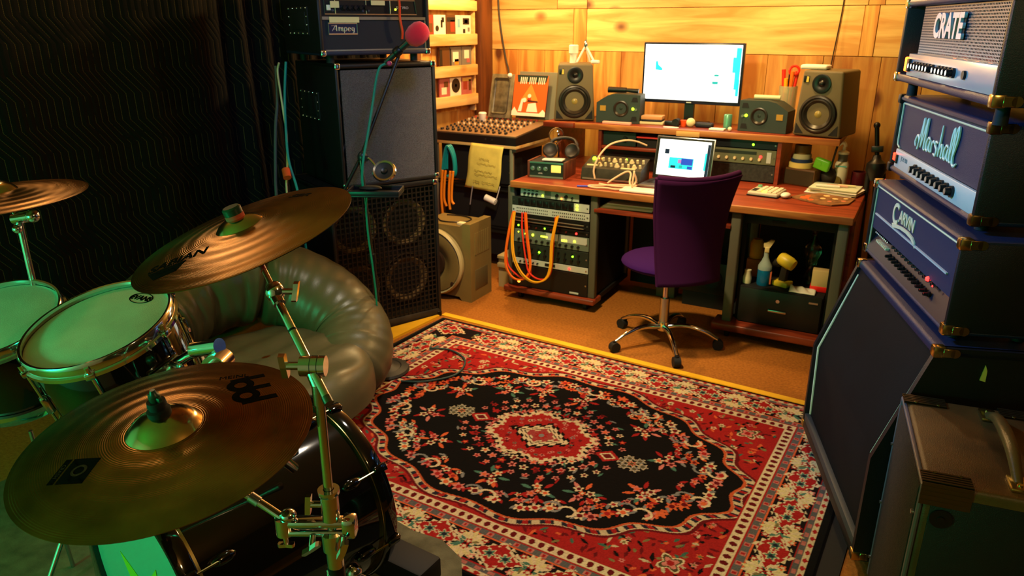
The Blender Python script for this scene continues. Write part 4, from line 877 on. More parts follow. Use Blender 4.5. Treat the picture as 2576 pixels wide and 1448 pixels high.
def small_speaker(label, u, v, rz, mir):
    s = dthing('small_monitor', label, 'speaker', u, v, 1.047, rz, 'pair of small dark green speakers')
    w, h, d = 0.285, 0.178, 0.16
    prof = [(-w/2, 0), (w/2, 0), (w/2, h), (-0.02, h+0.004), (-0.07, h-0.006), (-0.11, h-0.030), (-w/2, h-0.052)]
    prof = [(mir*a, b_) for a, b_ in prof][::mir]
    MB().prism(prof, 0, d).build('cabinet', grn, s)
    MB().lathe([(0.050, 0.0), (0.050, 0.006), (0.044, 0.008), (0.036, 0.001), (0.018, -0.012), (0.014, -0.002), (0, 0.002)], 32, Tf(mir*0.020, -0.001, 0.092)).build('woofer', conem, s)
    MB().box(min(mir*-0.118, mir*-0.080), max(mir*-0.118, mir*-0.080), -0.003, 0.001, 0.075, 0.108).build('maker_badge', M('amber_badge', (170, 130, 40), 0.5), s)
    for z in (0.030, 0.150): MB().prism([(mir*0.085, z-0.014), (mir*0.128, z-0.014), (mir*0.122, z+0.014), (mir*0.095, z+0.014)][::mir], -0.002, 0.003).build('port', black_matte, s)
    MB().ball((mir*0.098, -0.002, 0.092), 0.009, 10, 6).build('indicator_light', led('lime_led', (190, 255, 30), 6), s)
    MB().cyl((mir*0.118, 0, 0.088), (mir*0.118, -0.01, 0.088), 0.008, n=10).build('knob', grey_panel, s)
    return s
small_speaker('small dark green speaker left of the screen', 0.392, 0.735, 8, 1)
small_speaker('small dark green speaker right of the screen', 1.300, 0.735, -6, -1)

# ---- screen and laptop
scr_w = M('screen_white', (236, 246, 246), 0.3, emit=(236, 246, 248), es=1.6)
scr_c = M('screen_cyan', (40, 210, 220), 0.3, emit=(20, 196, 208), es=0.9); scr_t = M('screen_teal', (20, 120, 130), 0.3, emit=(40, 190, 186), es=0.7)
scr_p = M('screen_pale', (180, 226, 226), 0.3, emit=(188, 232, 232), es=1.1); scr_b = M('screen_blue', (30, 60, 160), 0.3, emit=(30, 70, 190), es=0.8); scr_d = M('screen_dark', (10, 30, 60), 0.3, emit=(6, 20, 50), es=0.6)
scr_m = M('screen_mauve', (150, 110, 190), 0.3, emit=(150, 100, 180), es=0.8)
bezel = M('dark_blue_bezel', (16, 26, 46), 0.3)
s = dthing('computer_monitor', 'wide computer screen glowing white above the desk', 'monitor', 0.80, 0.92, 1.046, -1.5)
w, zb, zt = 0.645, 0.125, 0.498
MB().box(-w/2, w/2, 0, 0.03, zb, zt, bev=0.005).build('bezel', bezel, s)
MB().box(-w/2+0.014, w/2-0.014, -0.002, 0.001, zb+0.022, zt-0.012).build('screen', scr_w, s)
def blob(x, z, pts, m, par=s, y=-0.003, nm='screen_image'): MB().prism([(x+a, z+b_) for a, b_ in pts], y, y+0.0008).build(nm, m, par, smooth=False)
def rect(x, z, a, b_, m, par=s, y=-0.003): blob(x, z, [(0, 0), (a, 0), (a, b_), (0, b_)], m, par, y)
rect(0.275, zb+0.10, 0.030, 0.245, scr_c); rect(0.258, zb+0.20, 0.03, 0.09, scr_c, y=-0.0035); rect(0.288, zb+0.06, 0.018, 0.10, scr_c)
blob(-0.235, zb+0.205, [(0, 0), (0.045, -0.004), (0.046, 0.010), (0.020, 0.030), (0.012, 0.055), (0, 0.052)], scr_c)
blob(0.03, zb+0.165, [(0, 0), (0.05, -0.006), (0.10, 0.004), (0.145, 0.0), (0.145, 0.018), (0.09, 0.016), (0.04, 0.014)], scr_p); rect(0.140, zb+0.128, 0.036, 0.016, scr_t, y=-0.0036); rect(0.150, zb+0.176, 0.028, 0.010, scr_t, y=-0.0036)
for (x, z) in ((-0.10, 0.10), (0.0, 0.085), (0.125, 0.075), (0.01, 0.125)): blob(x, zb+z, [(0, 0), (0.03, 0.002), (0.035, 0.016), (0.012, 0.010)], scr_p)
MB().box(-0.03, 0.03, 0.012, 0.04, 0.012, zb+0.08).build('stand_neck', black_pl, s); MB().box(-0.12, 0.12, -0.06, 0.10, 0.0, 0.012, bev=0.004).build('stand_base', black_pl, s)
MB().box(-0.016, 0.016, -0.002, 0.0, zb+0.006, zb+0.012).build('maker_mark', silver_panel, s)
s = dthing('laptop', 'open silver laptop with a white page on screen behind the purple chair', 'laptop', 0.925, 0.42, 0.760, -3)
MB().box(-0.175, 0.175, -0.235, 0.0, 0.0, 0.016, bev=0.004).build('base', satin, s)
MB().box(-0.150, 0.150, -0.150, -0.03, 0.0155, 0.017).build('keyboard', black_pl, s)
LT = Tr(0, 0.002, 0.016) @ Matrix.Rotation(rad(-12), 4, 'X')
MB().box(-0.178, 0.178, 0, 0.007, 0, 0.252, bev=0.003, T=LT).build('lid', satin, s)
MB().box(-0.172, 0.172, -0.001, 0.001, 0.006, 0.247, T=LT).build('bezel', black_pl, s)
MB().box(-0.156, 0.156, -0.002, 0, 0.024, 0.234, T=LT).build('screen', scr_w, s)
def lrect(x, z, a, b_, m, y=-0.003): MB().box(x, x+a, y, y+0.0006, z, z+b_, T=LT).build('screen_image', m, s, smooth=False)
lrect(0.138, 0.03, 0.018, 0.19, scr_d); lrect(0.128, 0.07, 0.012, 0.10, scr_c); lrect(-0.118, 0.150, 0.028, 0.028, scr_d); lrect(-0.085, 0.066, 0.150, 0.066, scr_c)
lrect(-0.01, 0.092, 0.070, 0.038, scr_b, -0.0036); lrect(-0.072, 0.070, 0.03, 0.014, scr_d, -0.0036); lrect(-0.03, 0.10, 0.02, 0.022, scr_m, -0.0036); lrect(0.03, 0.068, 0.03, 0.018, scr_b, -0.0036); lrect(-0.02, 0.072, 0.02, 0.016, scr_t, -0.0036)
# ================================================================= left corner: CD rack, mixer, table
t = thing('cd_rack', 'pale pine slat rack holding CD cases on the left wall', 'rack', (0, 0, 0))
for z0, z1 in ((1.745, 1.815), (1.505, 1.585), (1.285, 1.365), (1.070, 1.150)):
    MB().box(-3.445, -3.425, 4.18, 4.835, z0, z1, bev=0.006, seg=2).build('slat', pine_y, t)
    MB().box(-3.498, -3.446, 4.18, 4.83, z0+0.058, z0+0.074).build('ledge', pine_y, t)
for y in (4.18, 4.815): MB().box(-3.498, -3.446, y, y+0.016, 1.02, 2.05).build('upright', pine_y, t)
MB().box(-3.4995, -3.498, 4.20, 4.81, 1.03, 2.04).build('back_board', pine_v, t)
cdc = {'w': (236, 226, 200), 'k': (30, 26, 24), 'r': (150, 56, 36), 'g': (120, 116, 104), 'o': (226, 140, 40), 'b': (120, 170, 190), 'y': (228, 190, 90), 'p': (176, 96, 92), 'n': (96, 58, 30)}
def cd(y, z, w, h, base, marks, label):
    o = thing('cd_case', label, 'cd case', (-3.466, y, z), 0, 'CD cases on the pine rack')
    MB().box(-0.006, 0.006, 0, w, 0, h, bev=0.001, seg=1).build('case', M('cd_'+base, cdc[base], 0.3), o, smooth=False)
    for (k, y0, z0, a, b_, c) in marks:
        m = M('cd_'+c, cdc[c], 0.35)
        if k == 'd': MB().cyl((0.0055, y0, z0), (0.0075, y0, z0), a, n=24).build('cover_disc', m, o)
        else: MB().box(0.0055, 0.007, y0, y0+a, z0, z0+b_).build('cover_patch', m, o, smooth=False)
row = [(1.082, [('p', [('b', .02, .02, .06, .05, 'w'), ('b', .05, .07, .05, .04, 'n')], .12, 'pinkish CD case beside the speaker cabinet on the lowest shelf of the rack'), ('w', [('d', .068, .075, .052, 0, 'k'), ('d', .068, .075, .012, 0, 'y')], .136, 'white CD case printed with a black record on the lowest shelf'), ('p', [('b', .02, .04, .05, .06, 'r'), ('b', .09, .03, .03, .08, 'n'), ('b', .01, .10, .11, .025, 'y')], .13, 'pink and yellow CD case on the lowest shelf of the rack')]),
       (1.297, [('n', [('b', .0, .0, .03, .12, 'k')], .12, 'brown CD case on the second shelf from below'), ('g', [('b', .03, .03, .07, .07, 'w'), ('b', .05, .01, .05, .04, 'o'), ('b', .0, .0, .012, .125, 'k')], .136, 'grey CD case with an orange patch on the second shelf from below'), ('g', [('b', .03, .05, .06, .06, 'w'), ('b', .06, .02, .04, .03, 'p')], .12, 'pale grey CD case next to the corner post on the second shelf from below')]),
       (1.517, [('r', [('b', .02, .02, .05, .06, 'n')], .08, 'dark red CD case on the second shelf from above'), ('w', [('d', .036, .045, .020, 0, 'k'), ('b', .078, .05, .022, .05, 'k'), ('b', .09, .085, .03, .035, 'k')], .136, 'white CD case with two black ovals on the second shelf from above'), ('n', [('b', .05, .02, .05, .08, 'r'), ('b', .01, .09, .1, .03, 'k')], .11, 'dark brown CD case on the second shelf from above'), ('w', [('b', .02, .05, .03, .06, 'b')], .06, 'narrow white and blue CD case on the second shelf from above'), ('w', [('b', .02, .07, .08, .045, 'k'), ('b', .04, .08, .04, .025, 'p'), ('b', .02, .01, .03, .03, 'k'), ('b', .08, .02, .025, .03, 'g')], .12, 'white CD case with a black frame near the corner post')]),
       (1.757, [('p', [('b', .02, .03, .05, .06, 'o')], .13, 'pink CD case on the top shelf of the rack'), ('n', [('b', .02, .03, .06, .04, 'r')], .13, 'brown CD case on the top shelf of the rack'), ('p', [('b', .03, .03, .06, .06, 'g')], .12, 'rose and grey CD case on the top shelf of the rack'), ('w', [('b', .03, .04, .07, .006, 'g'), ('b', .03, .055, .07, .006, 'g')], .13, 'plain white card with grey lines at the right end of the top shelf')])]
for z, lst in row:
    tot = sum(l_[2] for l_ in lst); y = 4.805-tot-0.006*(len(lst)-1)-0.01
    for base, marks, w_, lab in lst:
        cd(y, z+0.0625, w_, 0.135, base, marks, lab); y += w_+0.006
# ---- mixer stand and mixer
TM = Matrix.Translation((-3.30, 4.10, 0)) @ Matrix.Rotation(rad(3), 4, 'Z')
t = thing('mixer_stand', 'low steel frame stand with a pine top carrying the mixer', 'stand', (-3.30, 4.10, 0), 3)
MB().box(0.0, 0.665, 0.0, 0.58, 0.872, 0.893, bev=0.003).build('stand_top', pine_h, t)
MB().box(0.636, 0.668, 0.0, 0.58, 0.852, 0.872).build('side_rail', satin, t)
leg_m = M('tan_steel', (150, 138, 110), 0.45, 0.4)
for x in (0.0, 0.612):
    for y in (0.01, 0.54): MB().box(x, x+0.024, y, y+0.024, 0.0, 0.872, bev=0.003).build('leg', leg_m, t)
for z in (0.590, 0.30): MB().box(0.024, 0.612, 0.012, 0.024, z, z+0.012).box(0.024, 0.612, 0.012, 0.024, z+0.022, z+0.030).build('cross_bar', dark_metal, t)
MB().box(0.03, 0.60, 0.06, 0.50, 0.62, 0.86).build('rack_body', black_matte, t); MB().box(0.03, 0.60, 0.08, 0.50, 0.10, 0.57).build('rack_body', black_matte, t)
for (x, z) in ((0.585, 0.78), (0.585, 0.70), (0.585, 0.63)): MB().cyl((x, 0.06, z), (x, 0.055, z), 0.006, n=10).build('rack_screw', satin, t)
t = thing('mixing_console', 'brown mixing console with rows of small knobs on the stand in the corner', 'mixer', (-3.30, 4.10, 0.893), 3)
AX = Matrix.Translation((0, 0.0, 0.062)) @ Matrix.Rotation(rad(5.0), 4, 'X')
MB().prism([(0.0, 0.0), (0.58, 0.0), (0.58, 0.100), (0.0, 0.052)], 0.0, 0.665, 'yz').build('housing', M('mixer_black', (26, 18, 16), 0.45), t)
MB().box(0.006, 0.660, 0.006, 0.575, -0.010, 0.0, bev=0.002, T=AX).build('panel', M('tan_mixer_panel', (134, 104, 70), 0.45, 0.2), t)
kb = [M('mixer_knob_dark', (40, 36, 32), 0.4), M('mixer_knob_pale', (214, 196, 160), 0.4), M('mixer_knob_red', (176, 60, 44), 0.4)]
proto = [MB().cyl((0, 0, 0), (0, 0, 0.013), 0.0085, 0.0065, n=10).build('knob', m, t) for m in kb]
fad = MB().box(-0.007, 0.007, -0.013, 0.013, 0, 0.014, bev=0.002, seg=1).build('fader', kb[0], t)
first = [True]*3; ff = True
for i in range(12):
    x = 0.045+i*0.047
    for j in range(9):
        y = 0.115+j*0.047; k = 1 if j in (3, 6) else (2 if j == 8 else 0)
        p = AX @ Vector((x, y, 0))
        if first[k]: o = proto[k]; first[k] = False
        else: o = link_copy(proto[k], t)
        o.location = p
    p = AX @ Vector((x, 0.050, 0)); o = fad if ff else link_copy(fad, t); ff = False; o.location = p
for x in (0.43, 0.48): MB().cyl((x, 0, 0.03), (x, -0.003, 0.03), 0.006, n=10).build('socket', satin, t)
# sleeve, plastic cases behind the mixer
def slab(name, label, cat, loc, rz, tilt, w, h, d, mat, group=None):
    o = thing(name, label, cat, loc, 0, group, rot=(rad(-tilt), 0, rad(rz)))
    MB().box(0, w, 0, d, 0, h, bev=0.003, seg=1).build('cover', mat, o); return o
o = slab('meter_bridge', 'grey plastic lid leaning at the back of the mixer', 'plastic lid', (-3.17, 4.585, 1.006), 3, 14, 0.19, 0.315, 0.03, M('smoky_plastic', (122, 112, 84), 0.25, var=(14, 0.4)))
MB().box(0.03, 0.16, -0.002, 0.002, 0.03, 0.285, bev=0.02, seg=3).build('moulded_panel', M('smoky_plastic_dark', (96, 88, 66), 0.3, var=(20, .5)), o)
MB().ball((0.15, 0.0, 0.305), 0.018, 12, 8).build('white_clip', white_pl, o)
o = slab('back_board', 'grey board behind the album sleeve at the back of the mixer', 'board', (-2.955, 4.630, 1.010), 3, 12, 0.375, 0.33, 0.012, M('grey_board', (120, 118, 100), 0.35))
o = slab('album_sleeve', 'orange album sleeve with pale artwork and white title leaning behind the mixer', 'record sleeve', (-2.962, 4.585, 1.034), 3, 12, 0.272, 0.285, 0.006, M('orange_sleeve', (214, 96, 36), 0.4))
def sp(pts, m, y=-0.0012): MB().prism(pts, y, y+0.0008).build('sleeve_art', m, o, smooth=False)
SW, SO, SK, SR = M('sleeve_cream', (240, 228, 204), 0.5), M('sleeve_amber', (232, 140, 52), 0.5), M('sleeve_brown', (70, 30, 20), 0.5), M('sleeve_red', (186, 50, 30), 0.5)
sp([(0.0, 0.0), (0.272, 0.0), (0.272, 0.03), (0.25, 0.05), (0.225, 0.022), (0.05, 0.022), (0.02, 0.06), (0, 0.03)], SW)
sp([(0.03, 0.235), (0.255, 0.235), (0.268, 0.284), (0.02, 0.284)], M('sleeve_dark_green', (34, 52, 44), 0.5))
sp([(0.06, 0.10), (0.14, 0.225), (0.21, 0.10)], SO); sp([(0.05, 0.03), (0.075, 0.12), (0.09, 0.12), (0.08, 0.03)], SW, -0.002)
sp([(0.12, 0.03), (0.13, 0.085), (0.19, 0.095), (0.21, 0.03)], SW, -0.002); sp([(0.12, 0.10), (0.125, 0.112), (0.205, 0.106), (0.205, 0.098)], SK, -0.0026); sp([(0.118, 0.112), (0.128, 0.132), (0.146, 0.132), (0.150, 0.112)], SR, -0.0026)
MB().cyl((0.135, -0.001, 0.14), (0.135, -0.003, 0.14), 0.014, n=16).build('sleeve_art', SW, o); MB().cyl((0.098, -0.001, 0.11), (0.098, -0.003, 0.11), 0.016, n=16).build('sleeve_art', SW, o)
for i in range(3):
    x = 0.05+i*0.072
    for k in range(4): sp([(x+k*0.015, 0.222+(k%2)*0.005), (x+k*0.015+0.007, 0.222), (x+k*0.015+0.010, 0.268), (x+k*0.015+0.003, 0.270)], SW, -0.002)
tag(MB().lathe([(0, 0), (0.018, 0.0), (0.022, 0.012), (0.026, 0.035), (0.030, 0.058), (0.024, 0.066), (0, 0.068)], 20, Tr(-3.155, 4.50, 0.985)).build('light_bulb', white_pl), 'white light bulb standing on the mixer by the plastic lid', 'light bulb')
# note, hanging cables, roll
nb = MB(); nb.grid(lambda a, b_: TM @ Vector((0.335+0.255*a-0.075*(1-b_)*(1-0.2*a)+0.012*math.sin(5*b_), -0.006-0.020*math.sin(PI*(1-b_))*(1-0.4*a)-0.012*(1-b_)*a, 0.585+0.31*b_-0.012*a)), 12, 16)
n_ = thing('handwritten_note', 'yellow handwritten sheet hanging from the front of the mixer stand', 'paper note')
nb.build('sheet', M('yellow_paper', (226, 208, 96), 0.75, var=(14, 0.12)), n_)
bpy.data.objects[n_.children[0].name].modifiers.new('t', 'SOLIDIFY').thickness = 0.0008
pencil = M('pencil_grey', (120, 108, 40), 0.8)
for i, (z, a, b_) in enumerate(((0.80, .40, .48), (0.765, .38, .53), (0.715, .36, .50), (0.690, .36, .54), (0.645, .35, .40), (0.640, .42, .52))):
    MB().tube([TM @ Vector((a+(b_-a)*k/14, -0.034-0.003*math.sin(k), z+0.004*math.sin(k*2.3)-0.01*k/14)) for k in range(15)], 0.0013, n=4, smooth=2).build('handwriting', pencil, n_)
def hang(label, pts, r, mat, group=None, name='cable', T=TM): return cable(label, pts, r, mat, group, name, T)
teal = M('teal_cable', (16, 140, 140), 0.4)
for i in range(3): hang(('teal cable coil hanging on the mixer stand, front turn', 'teal cable coil hanging on the mixer stand, middle turn', 'teal cable coil hanging on the mixer stand, rear turn')[i], [(0.125-i*0.006, -0.020-0.019*i, 0.70), (0.130, -0.020-0.019*i, 0.80), (0.158, -0.020-0.019*i, 0.865), (0.192+i*0.004, -0.020-0.019*i, 0.80), (0.202+i*0.004, -0.020-0.019*i, 0.70), (0.185, -0.020-0.019*i, 0.655), (0.15, -0.020-0.019*i, 0.66)], 0.009, teal, 'teal coil on the mixer stand')
for i, (x0, zb, lab) in enumerate(((0.118, 0.385, 'leftmost orange cable hanging below the teal coil'), (0.142, 0.45, 'second orange cable hanging below the teal coil'), (0.182, 0.43, 'third orange cable hanging below the teal coil'), (0.205, 0.47, 'rightmost orange cable hanging below the teal coil'))):
    hang(lab, [(x0+0.012, -0.080, 0.70), (x0, -0.082, 0.60), (x0-0.004, -0.084, 0.50), (x0+0.004+0.01*(i%2), -0.084, zb)], 0.0085, M('amber_cable', (250, 140, 24), 0.45), 'orange cables on the mixer stand')
hang('thin grey cable with a plug hanging from the mixer stand', [(0.335, -0.02, 0.60), (0.330, -0.03, 0.54), (0.318, -0.03, 0.47)], 0.004, M('grey_cable', (140, 130, 130), 0.5))
tag(MB().cyl(TM @ Vector((0.445, -0.03, 0.535)), TM @ Vector((0.525, -0.03, 0.510)), 0.022, n=18).tube([TM @ Vector((0.525, -0.03, 0.51)), TM @ Vector((0.545, -0.03, 0.57)), TM @ Vector((0.56, -0.03, 0.62))], 0.003, n=6).build('hanging_roller', white_pl), 'small cream roller hanging by a wire from the mixer stand', 'roller')
# ---- box fan on the floor
t = thing('box_fan', 'beige boxy floor fan between the bass stack and the rack', 'fan', (-2.573, 3.522, 0), 4)
fm = M('beige_fan_plastic', (128, 108, 58), 0.45, var=(4, 0.15))
MB().prism([(-0.36, 0.025), (-0.09, 0.025), (-0.07, 0.0), (0.0, 0.0), (0.0, 0.505), (-0.05, 0.505), (-0.075, 0.485), (-0.36, 0.485)], 0.0, 0.25).build('housing', fm, t)
MB().lathe([(0.205, 0.0), (0.205, 0.030), (0.192, 0.045), (0.15, 0.05), (0.11, 0.035), (0.09, 0.02), (0, 0.02)], 48, Tf(-0.255, 0.0, 0.245)).build('round_guard', fm, t)
MB().lathe([(0.212, 0.008), (0.216, 0.036), (0.206, 0.052), (0.198, 0.044)], 48, Tf(-0.255, 0.0, 0.245)).build('guard_rim', M('pale_fan_rim', (176, 162, 112), 0.4), t)
MB().cyl((-0.255, -0.03, 0.245), (-0.255, -0.055, 0.245), 0.085, n=32).build('hub', M('dark_brown_plastic', (52, 34, 20), 0.5), t)
MB().cyl((-0.25, -0.05, 0.29), (-0.25, -0.075, 0.29), 0.018, n=16).build('dial', fm, t); MB().ball((-0.115, -0.038, 0.12), 0.020, 14, 8, sc=(1, .5, 1.5)).build('oval_knob', M('dark_brown_plastic'), t)
for i in range(7): MB().box(-0.001, 0.004, 0.05+i*0.026, 0.062+i*0.026, 0.30, 0.44).build('side_slat', fm, t)
MB().box(-0.004, 0.003, 0.05, 0.20, 0.07, 0.20, bev=0.002).build('side_recess', M('fan_recess', (96, 84, 48), 0.6), t)
b = MB(); b.tube([(-0.30, 0.10, 0.488), (-0.24, 0.05, 0.490), (-0.15, 0.06, 0.491), (-0.09, 0.12, 0.491), (-0.11, 0.19, 0.491), (-0.20, 0.22, 0.491), (-0.30, 0.2, 0.491)], 0.004, n=6); b.build('cord', black_pl, t)
MB().box(-0.115, -0.07, 0.03, 0.07, 0.484, 0.500, bev=0.003).build('label_plate', cream_paper, t)
tag(MB().box(0, 0.10, 0, 0.16, 0, 0.022, bev=0.004, T=Tr(-2.605, 3.86, 0.20) @ Matrix.Rotation(rad(4), 4, 'Z')).box(0, 0.11, 0, 0.16, 0, 0.03, bev=0.004, T=Tr(-2.605, 3.86, 0.14) @ Matrix.Rotation(rad(4), 4, 'Z')).box(0.0, 0.1, 0.01, 0.15, 0, 0.2, T=Tr(-2.605, 3.87, 0.0) @ Matrix.Rotation(rad(4), 4, 'Z')).build('power_box', M('pale_beige_box', (170, 152, 104), 0.5)), 'pale beige power box on the floor between fan and rack', 'power box')
# ---- cables on the wall
tag(MB().tube([(-3.372, 5.03, 2.3), (-3.366, 5.03, 1.826), (-3.340, 5.03, 1.597), (-3.296, 5.025, 1.40), (-3.24, 4.98, 1.29), (-3.20, 4.82, 1.18), (-3.16, 4.75, 1.06)], 0.007, n=8, smooth=5).build('wall_cable', M('grey_cable_dark', (60, 56, 50), 0.5)), 'dark grey cable running down the wall beside the corner post', 'cable')
tag(MB().tube([(-0.885, 5.04, 2.3), (-0.896, 5.04, 1.787), (-0.905, 5.04, 1.609), (-0.917, 5.03, 1.41), (-0.93, 5.0, 1.1)], 0.0035, n=8, smooth=5).build('wall_cable', black_pl), 'thin black cable running down the wall behind the right studio monitor', 'cable')

# ================================================================= things on the desk
o = dthing('compressor', 'small wooden sided compressor with a glowing meter at the left end of the desk', 'compressor', 0.030, 0.175, 0.760, 6)
MB().box(0.012, 0.233, 0.002, 0.20, 0.006, 0.094).build('chassis', black_matte, o)
MB().box(0.010, 0.235, 0, 0.004, 0.008, 0.090).build('faceplate', M('green_black_face', (22, 34, 30), 0.4), o)
for x in (0.0, 0.233): MB().box(x, x+0.014, -0.006, 0.205, 0.0, 0.100, bev=0.002).build('wood_side', walnut, o)
MB().box(0.008, 0.240, -0.004, 0.0, 0.0, 0.010).box(0.008, 0.240, -0.003, 0.0, 0.086, 0.096).build('steel_edge', satin, o)
MB().box(0.155, 0.218, -0.004, 0, 0.035, 0.080, bev=0.002).build('meter', M('meter_face', (232, 206, 110), 0.4, emit=(236, 200, 90), es=0.8), o)
for i in range(3): knob(o, 0.035+i*0.042, 0.0, 0.055, 0.012, 0.016, satin)
text('LEVEL', 0.011, white_pl, o, front(0.085, -0.001, 0.025), 0.0003, name='panel_print')
tag(MB().box(0, 0.13, 0, 0.075, 0, 0.009, bev=0.003, T=DMAT @ Tr(0.115, 0.20, 0.861) @ Matrix.Rotation(rad(8), 4, 'Z')).build('phone', white_pl), 'pale phone lying on the wooden compressor', 'phone')
o = dthing('headphones', 'black over ear headphones resting on the wooden compressor', 'headphones', 0.20, 0.31, 0.861, 10)
pad = M('headphone_pad', (24, 20, 20), 0.5)
for sx, a in ((-0.075, 18), (0.070, -12)):
    TT = Tr(sx, 0, 0.046) @ Matrix.Rotation(rad(a), 4, 'Y') @ Matrix.Rotation(rad(62), 4, 'X')
    c = MB().lathe([(0, 0.0), (0.030, 0.0), (0.046, 0.010), (0.048, 0.026), (0.040, 0.034), (0.030, 0.028), (0, 0.024)], 24, TT).build('ear_cup', pad, o)
    MB().cyl(TT @ Vector((0, 0, -0.004)), TT @ Vector((0, 0, 0.002)), 0.020, n=16).build('cup_badge', satin, c)
MB().tube([(-0.085, 0.02, 0.055), (-0.080, 0.06, 0.10), (-0.02, 0.085, 0.118), (0.05, 0.075, 0.112), (0.082, 0.04, 0.085), (0.08, 0.02, 0.055)], 0.011, n=10).build('headband', pad, o)
o = dthing('magnifier_lens', 'clear round lens on a stand between mixer and studio monitor', 'lens', 0.04, 0.56, 0.760, 0)
MB().lathe([(0, 0.0), (0.03, 0.003), (0.044, 0.006), (0.03, 0.009), (0, 0.012)], 28, Tr(0, 0, 0.205) @ Matrix.Rotation(rad(75), 4, 'X') @ Matrix.Rotation(rad(20), 4, 'Y')).build('lens_disc', glass, o)
MB().lathe([(0.046, 0.0), (0.050, 0.004), (0.046, 0.010), (0.043, 0.005), (0.046, 0)], 28, Tr(0, 0, 0.205) @ Matrix.Rotation(rad(75), 4, 'X') @ Matrix.Rotation(rad(20), 4, 'Y')).build('lens_rim', satin, o)
MB().tube([(0.0, 0, 0.16), (0.02, 0, 0.10), (0, 0.0, 0.012)], 0.004, n=8).build('stem', dark_metal, o); MB().cyl((0, 0, 0), (0, 0, 0.014), 0.04, n=20).build('foot', black_pl, o)
tag(MB().lathe([(0, 0), (0.026, 0), (0.028, 0.004), (0.028, 0.088), (0.024, 0.094), (0, 0.094)], 20, DMAT @ Tr(0.045, 0.44, 0.760)).build('red_can', M('red_can', (216, 66, 36), 0.4)), 'small red can behind the wooden compressor', 'can')
# preamp cluster
o = dthing('preamp', 'cluttered desktop preamp with cream knobs and a bright green light', 'preamp', 0.355, 0.255, 0.760, 3)
MB().prism([(0.0, 0.0), (0.20, 0.0), (0.20, 0.118), (0.015, 0.070), (0.0, 0.02)], 0.0, 0.37, 'yz').build('housing', M('olive_black', (44, 42, 30), 0.5, var=(30, .4)), o)
PT = Tr(0, 0.015, 0.070) @ Matrix.Rotation(math.atan2(0.048, 0.185), 4, 'X')
for i in range(8):
    for j in range(2):
        p = PT @ Vector((0.10+i*0.036, 0.045+j*0.07, 0)); MB().cyl(p, p+Vector((0, -0.006, 0.020)), 0.008 if (i+j)%3 else 0.016, 0.007, n=14).build('knob', M('cream_knob'), o)
for (x, y, r_, m) in ((0.035, 0.13, 0.013, led('lime_led', (190, 255, 30), 6)), (0.062, 0.14, 0.005, led_o), (0.082, 0.14, 0.005, led_o), (0.235, 0.15, 0.007, led_g)): MB().ball(PT @ Vector((x, y, 0.003)), r_, 10, 6).build('indicator_light', m, o)
MB().box(0.01, 0.36, -0.004, 0.0, 0.004, 0.014).build('chrome_strip', satin, o)
MB().box(0.02, 0.085, 0.0, 0.012, 0.0, 0.006, T=PT @ Tr(0, 0.03, 0)).box(0.24, 0.33, 0.0, 0.010, 0.0, 0.006, T=PT @ Tr(0, 0.015, 0)).build('label_strip', cream_paper, o)
wc = M('white_cable', (226, 196, 160), 0.45)
cable('white cable arching high above the desktop preamp', [(0.455, 0.235, 0.775), (0.445, 0.24, 0.83), (0.46, 0.27, 0.90), (0.50, 0.33, 0.965), (0.555, 0.42, 0.985), (0.605, 0.50, 0.975), (0.66, 0.56, 0.945)], 0.0055, wc, 'white cables on the desk', 'white_cable', DMAT)
cable('white cable making a double loop beside the laptop', [(0.56, 0.18, 0.768), (0.60, 0.20, 0.80), (0.66, 0.22, 0.838), (0.69, 0.21, 0.83), (0.70, 0.17, 0.79), (0.72, 0.15, 0.768), (0.74, 0.17, 0.80), (0.735, 0.14, 0.85), (0.745, 0.11, 0.86), (0.742, 0.10, 0.80), (0.735, 0.12, 0.766)], 0.0055, wc, 'white cables on the desk', 'white_cable', DMAT)
cable('white cable snaking along the front of the desk to the keyboard', [(0.74, 0.20, 0.766), (0.64, 0.17, 0.766), (0.58, 0.13, 0.766), (0.52, 0.09, 0.766), (0.49, 0.075, 0.766), (0.495, 0.05, 0.766), (0.54, 0.035, 0.766), (0.60, 0.055, 0.766), (0.66, 0.045, 0.766), (0.71, 0.075, 0.766)], 0.0055, wc, 'white cables on the desk', 'white_cable', DMAT)
cable('white cable lying flat under the laptop edge', [(0.52, 0.15, 0.766), (0.60, 0.125, 0.766), (0.68, 0.135, 0.766), (0.745, 0.165, 0.766)], 0.0055, wc, 'white cables on the desk', 'white_cable', DMAT)
tag(MB().box(0, 0.38, 0, 0.115, 0, 0.010, bev=0.003, T=DMAT @ Tr(0.690, 0.030, 0.760) @ Matrix.Rotation(rad(2), 4, 'Z')).build('keyboard', white_pl), 'thin white keyboard at the front of the desk behind the chair', 'keyboard')
tag(MB().cyl(DMAT @ Vector((0.430, 0.030, 0.765)), DMAT @ Vector((0.505, 0.062, 0.765)), 0.005, 0.005, n=10).build('pen', M('blue_pen', (60, 80, 220), 0.3)), 'blue pen lying at the front edge of the desk', 'pen')
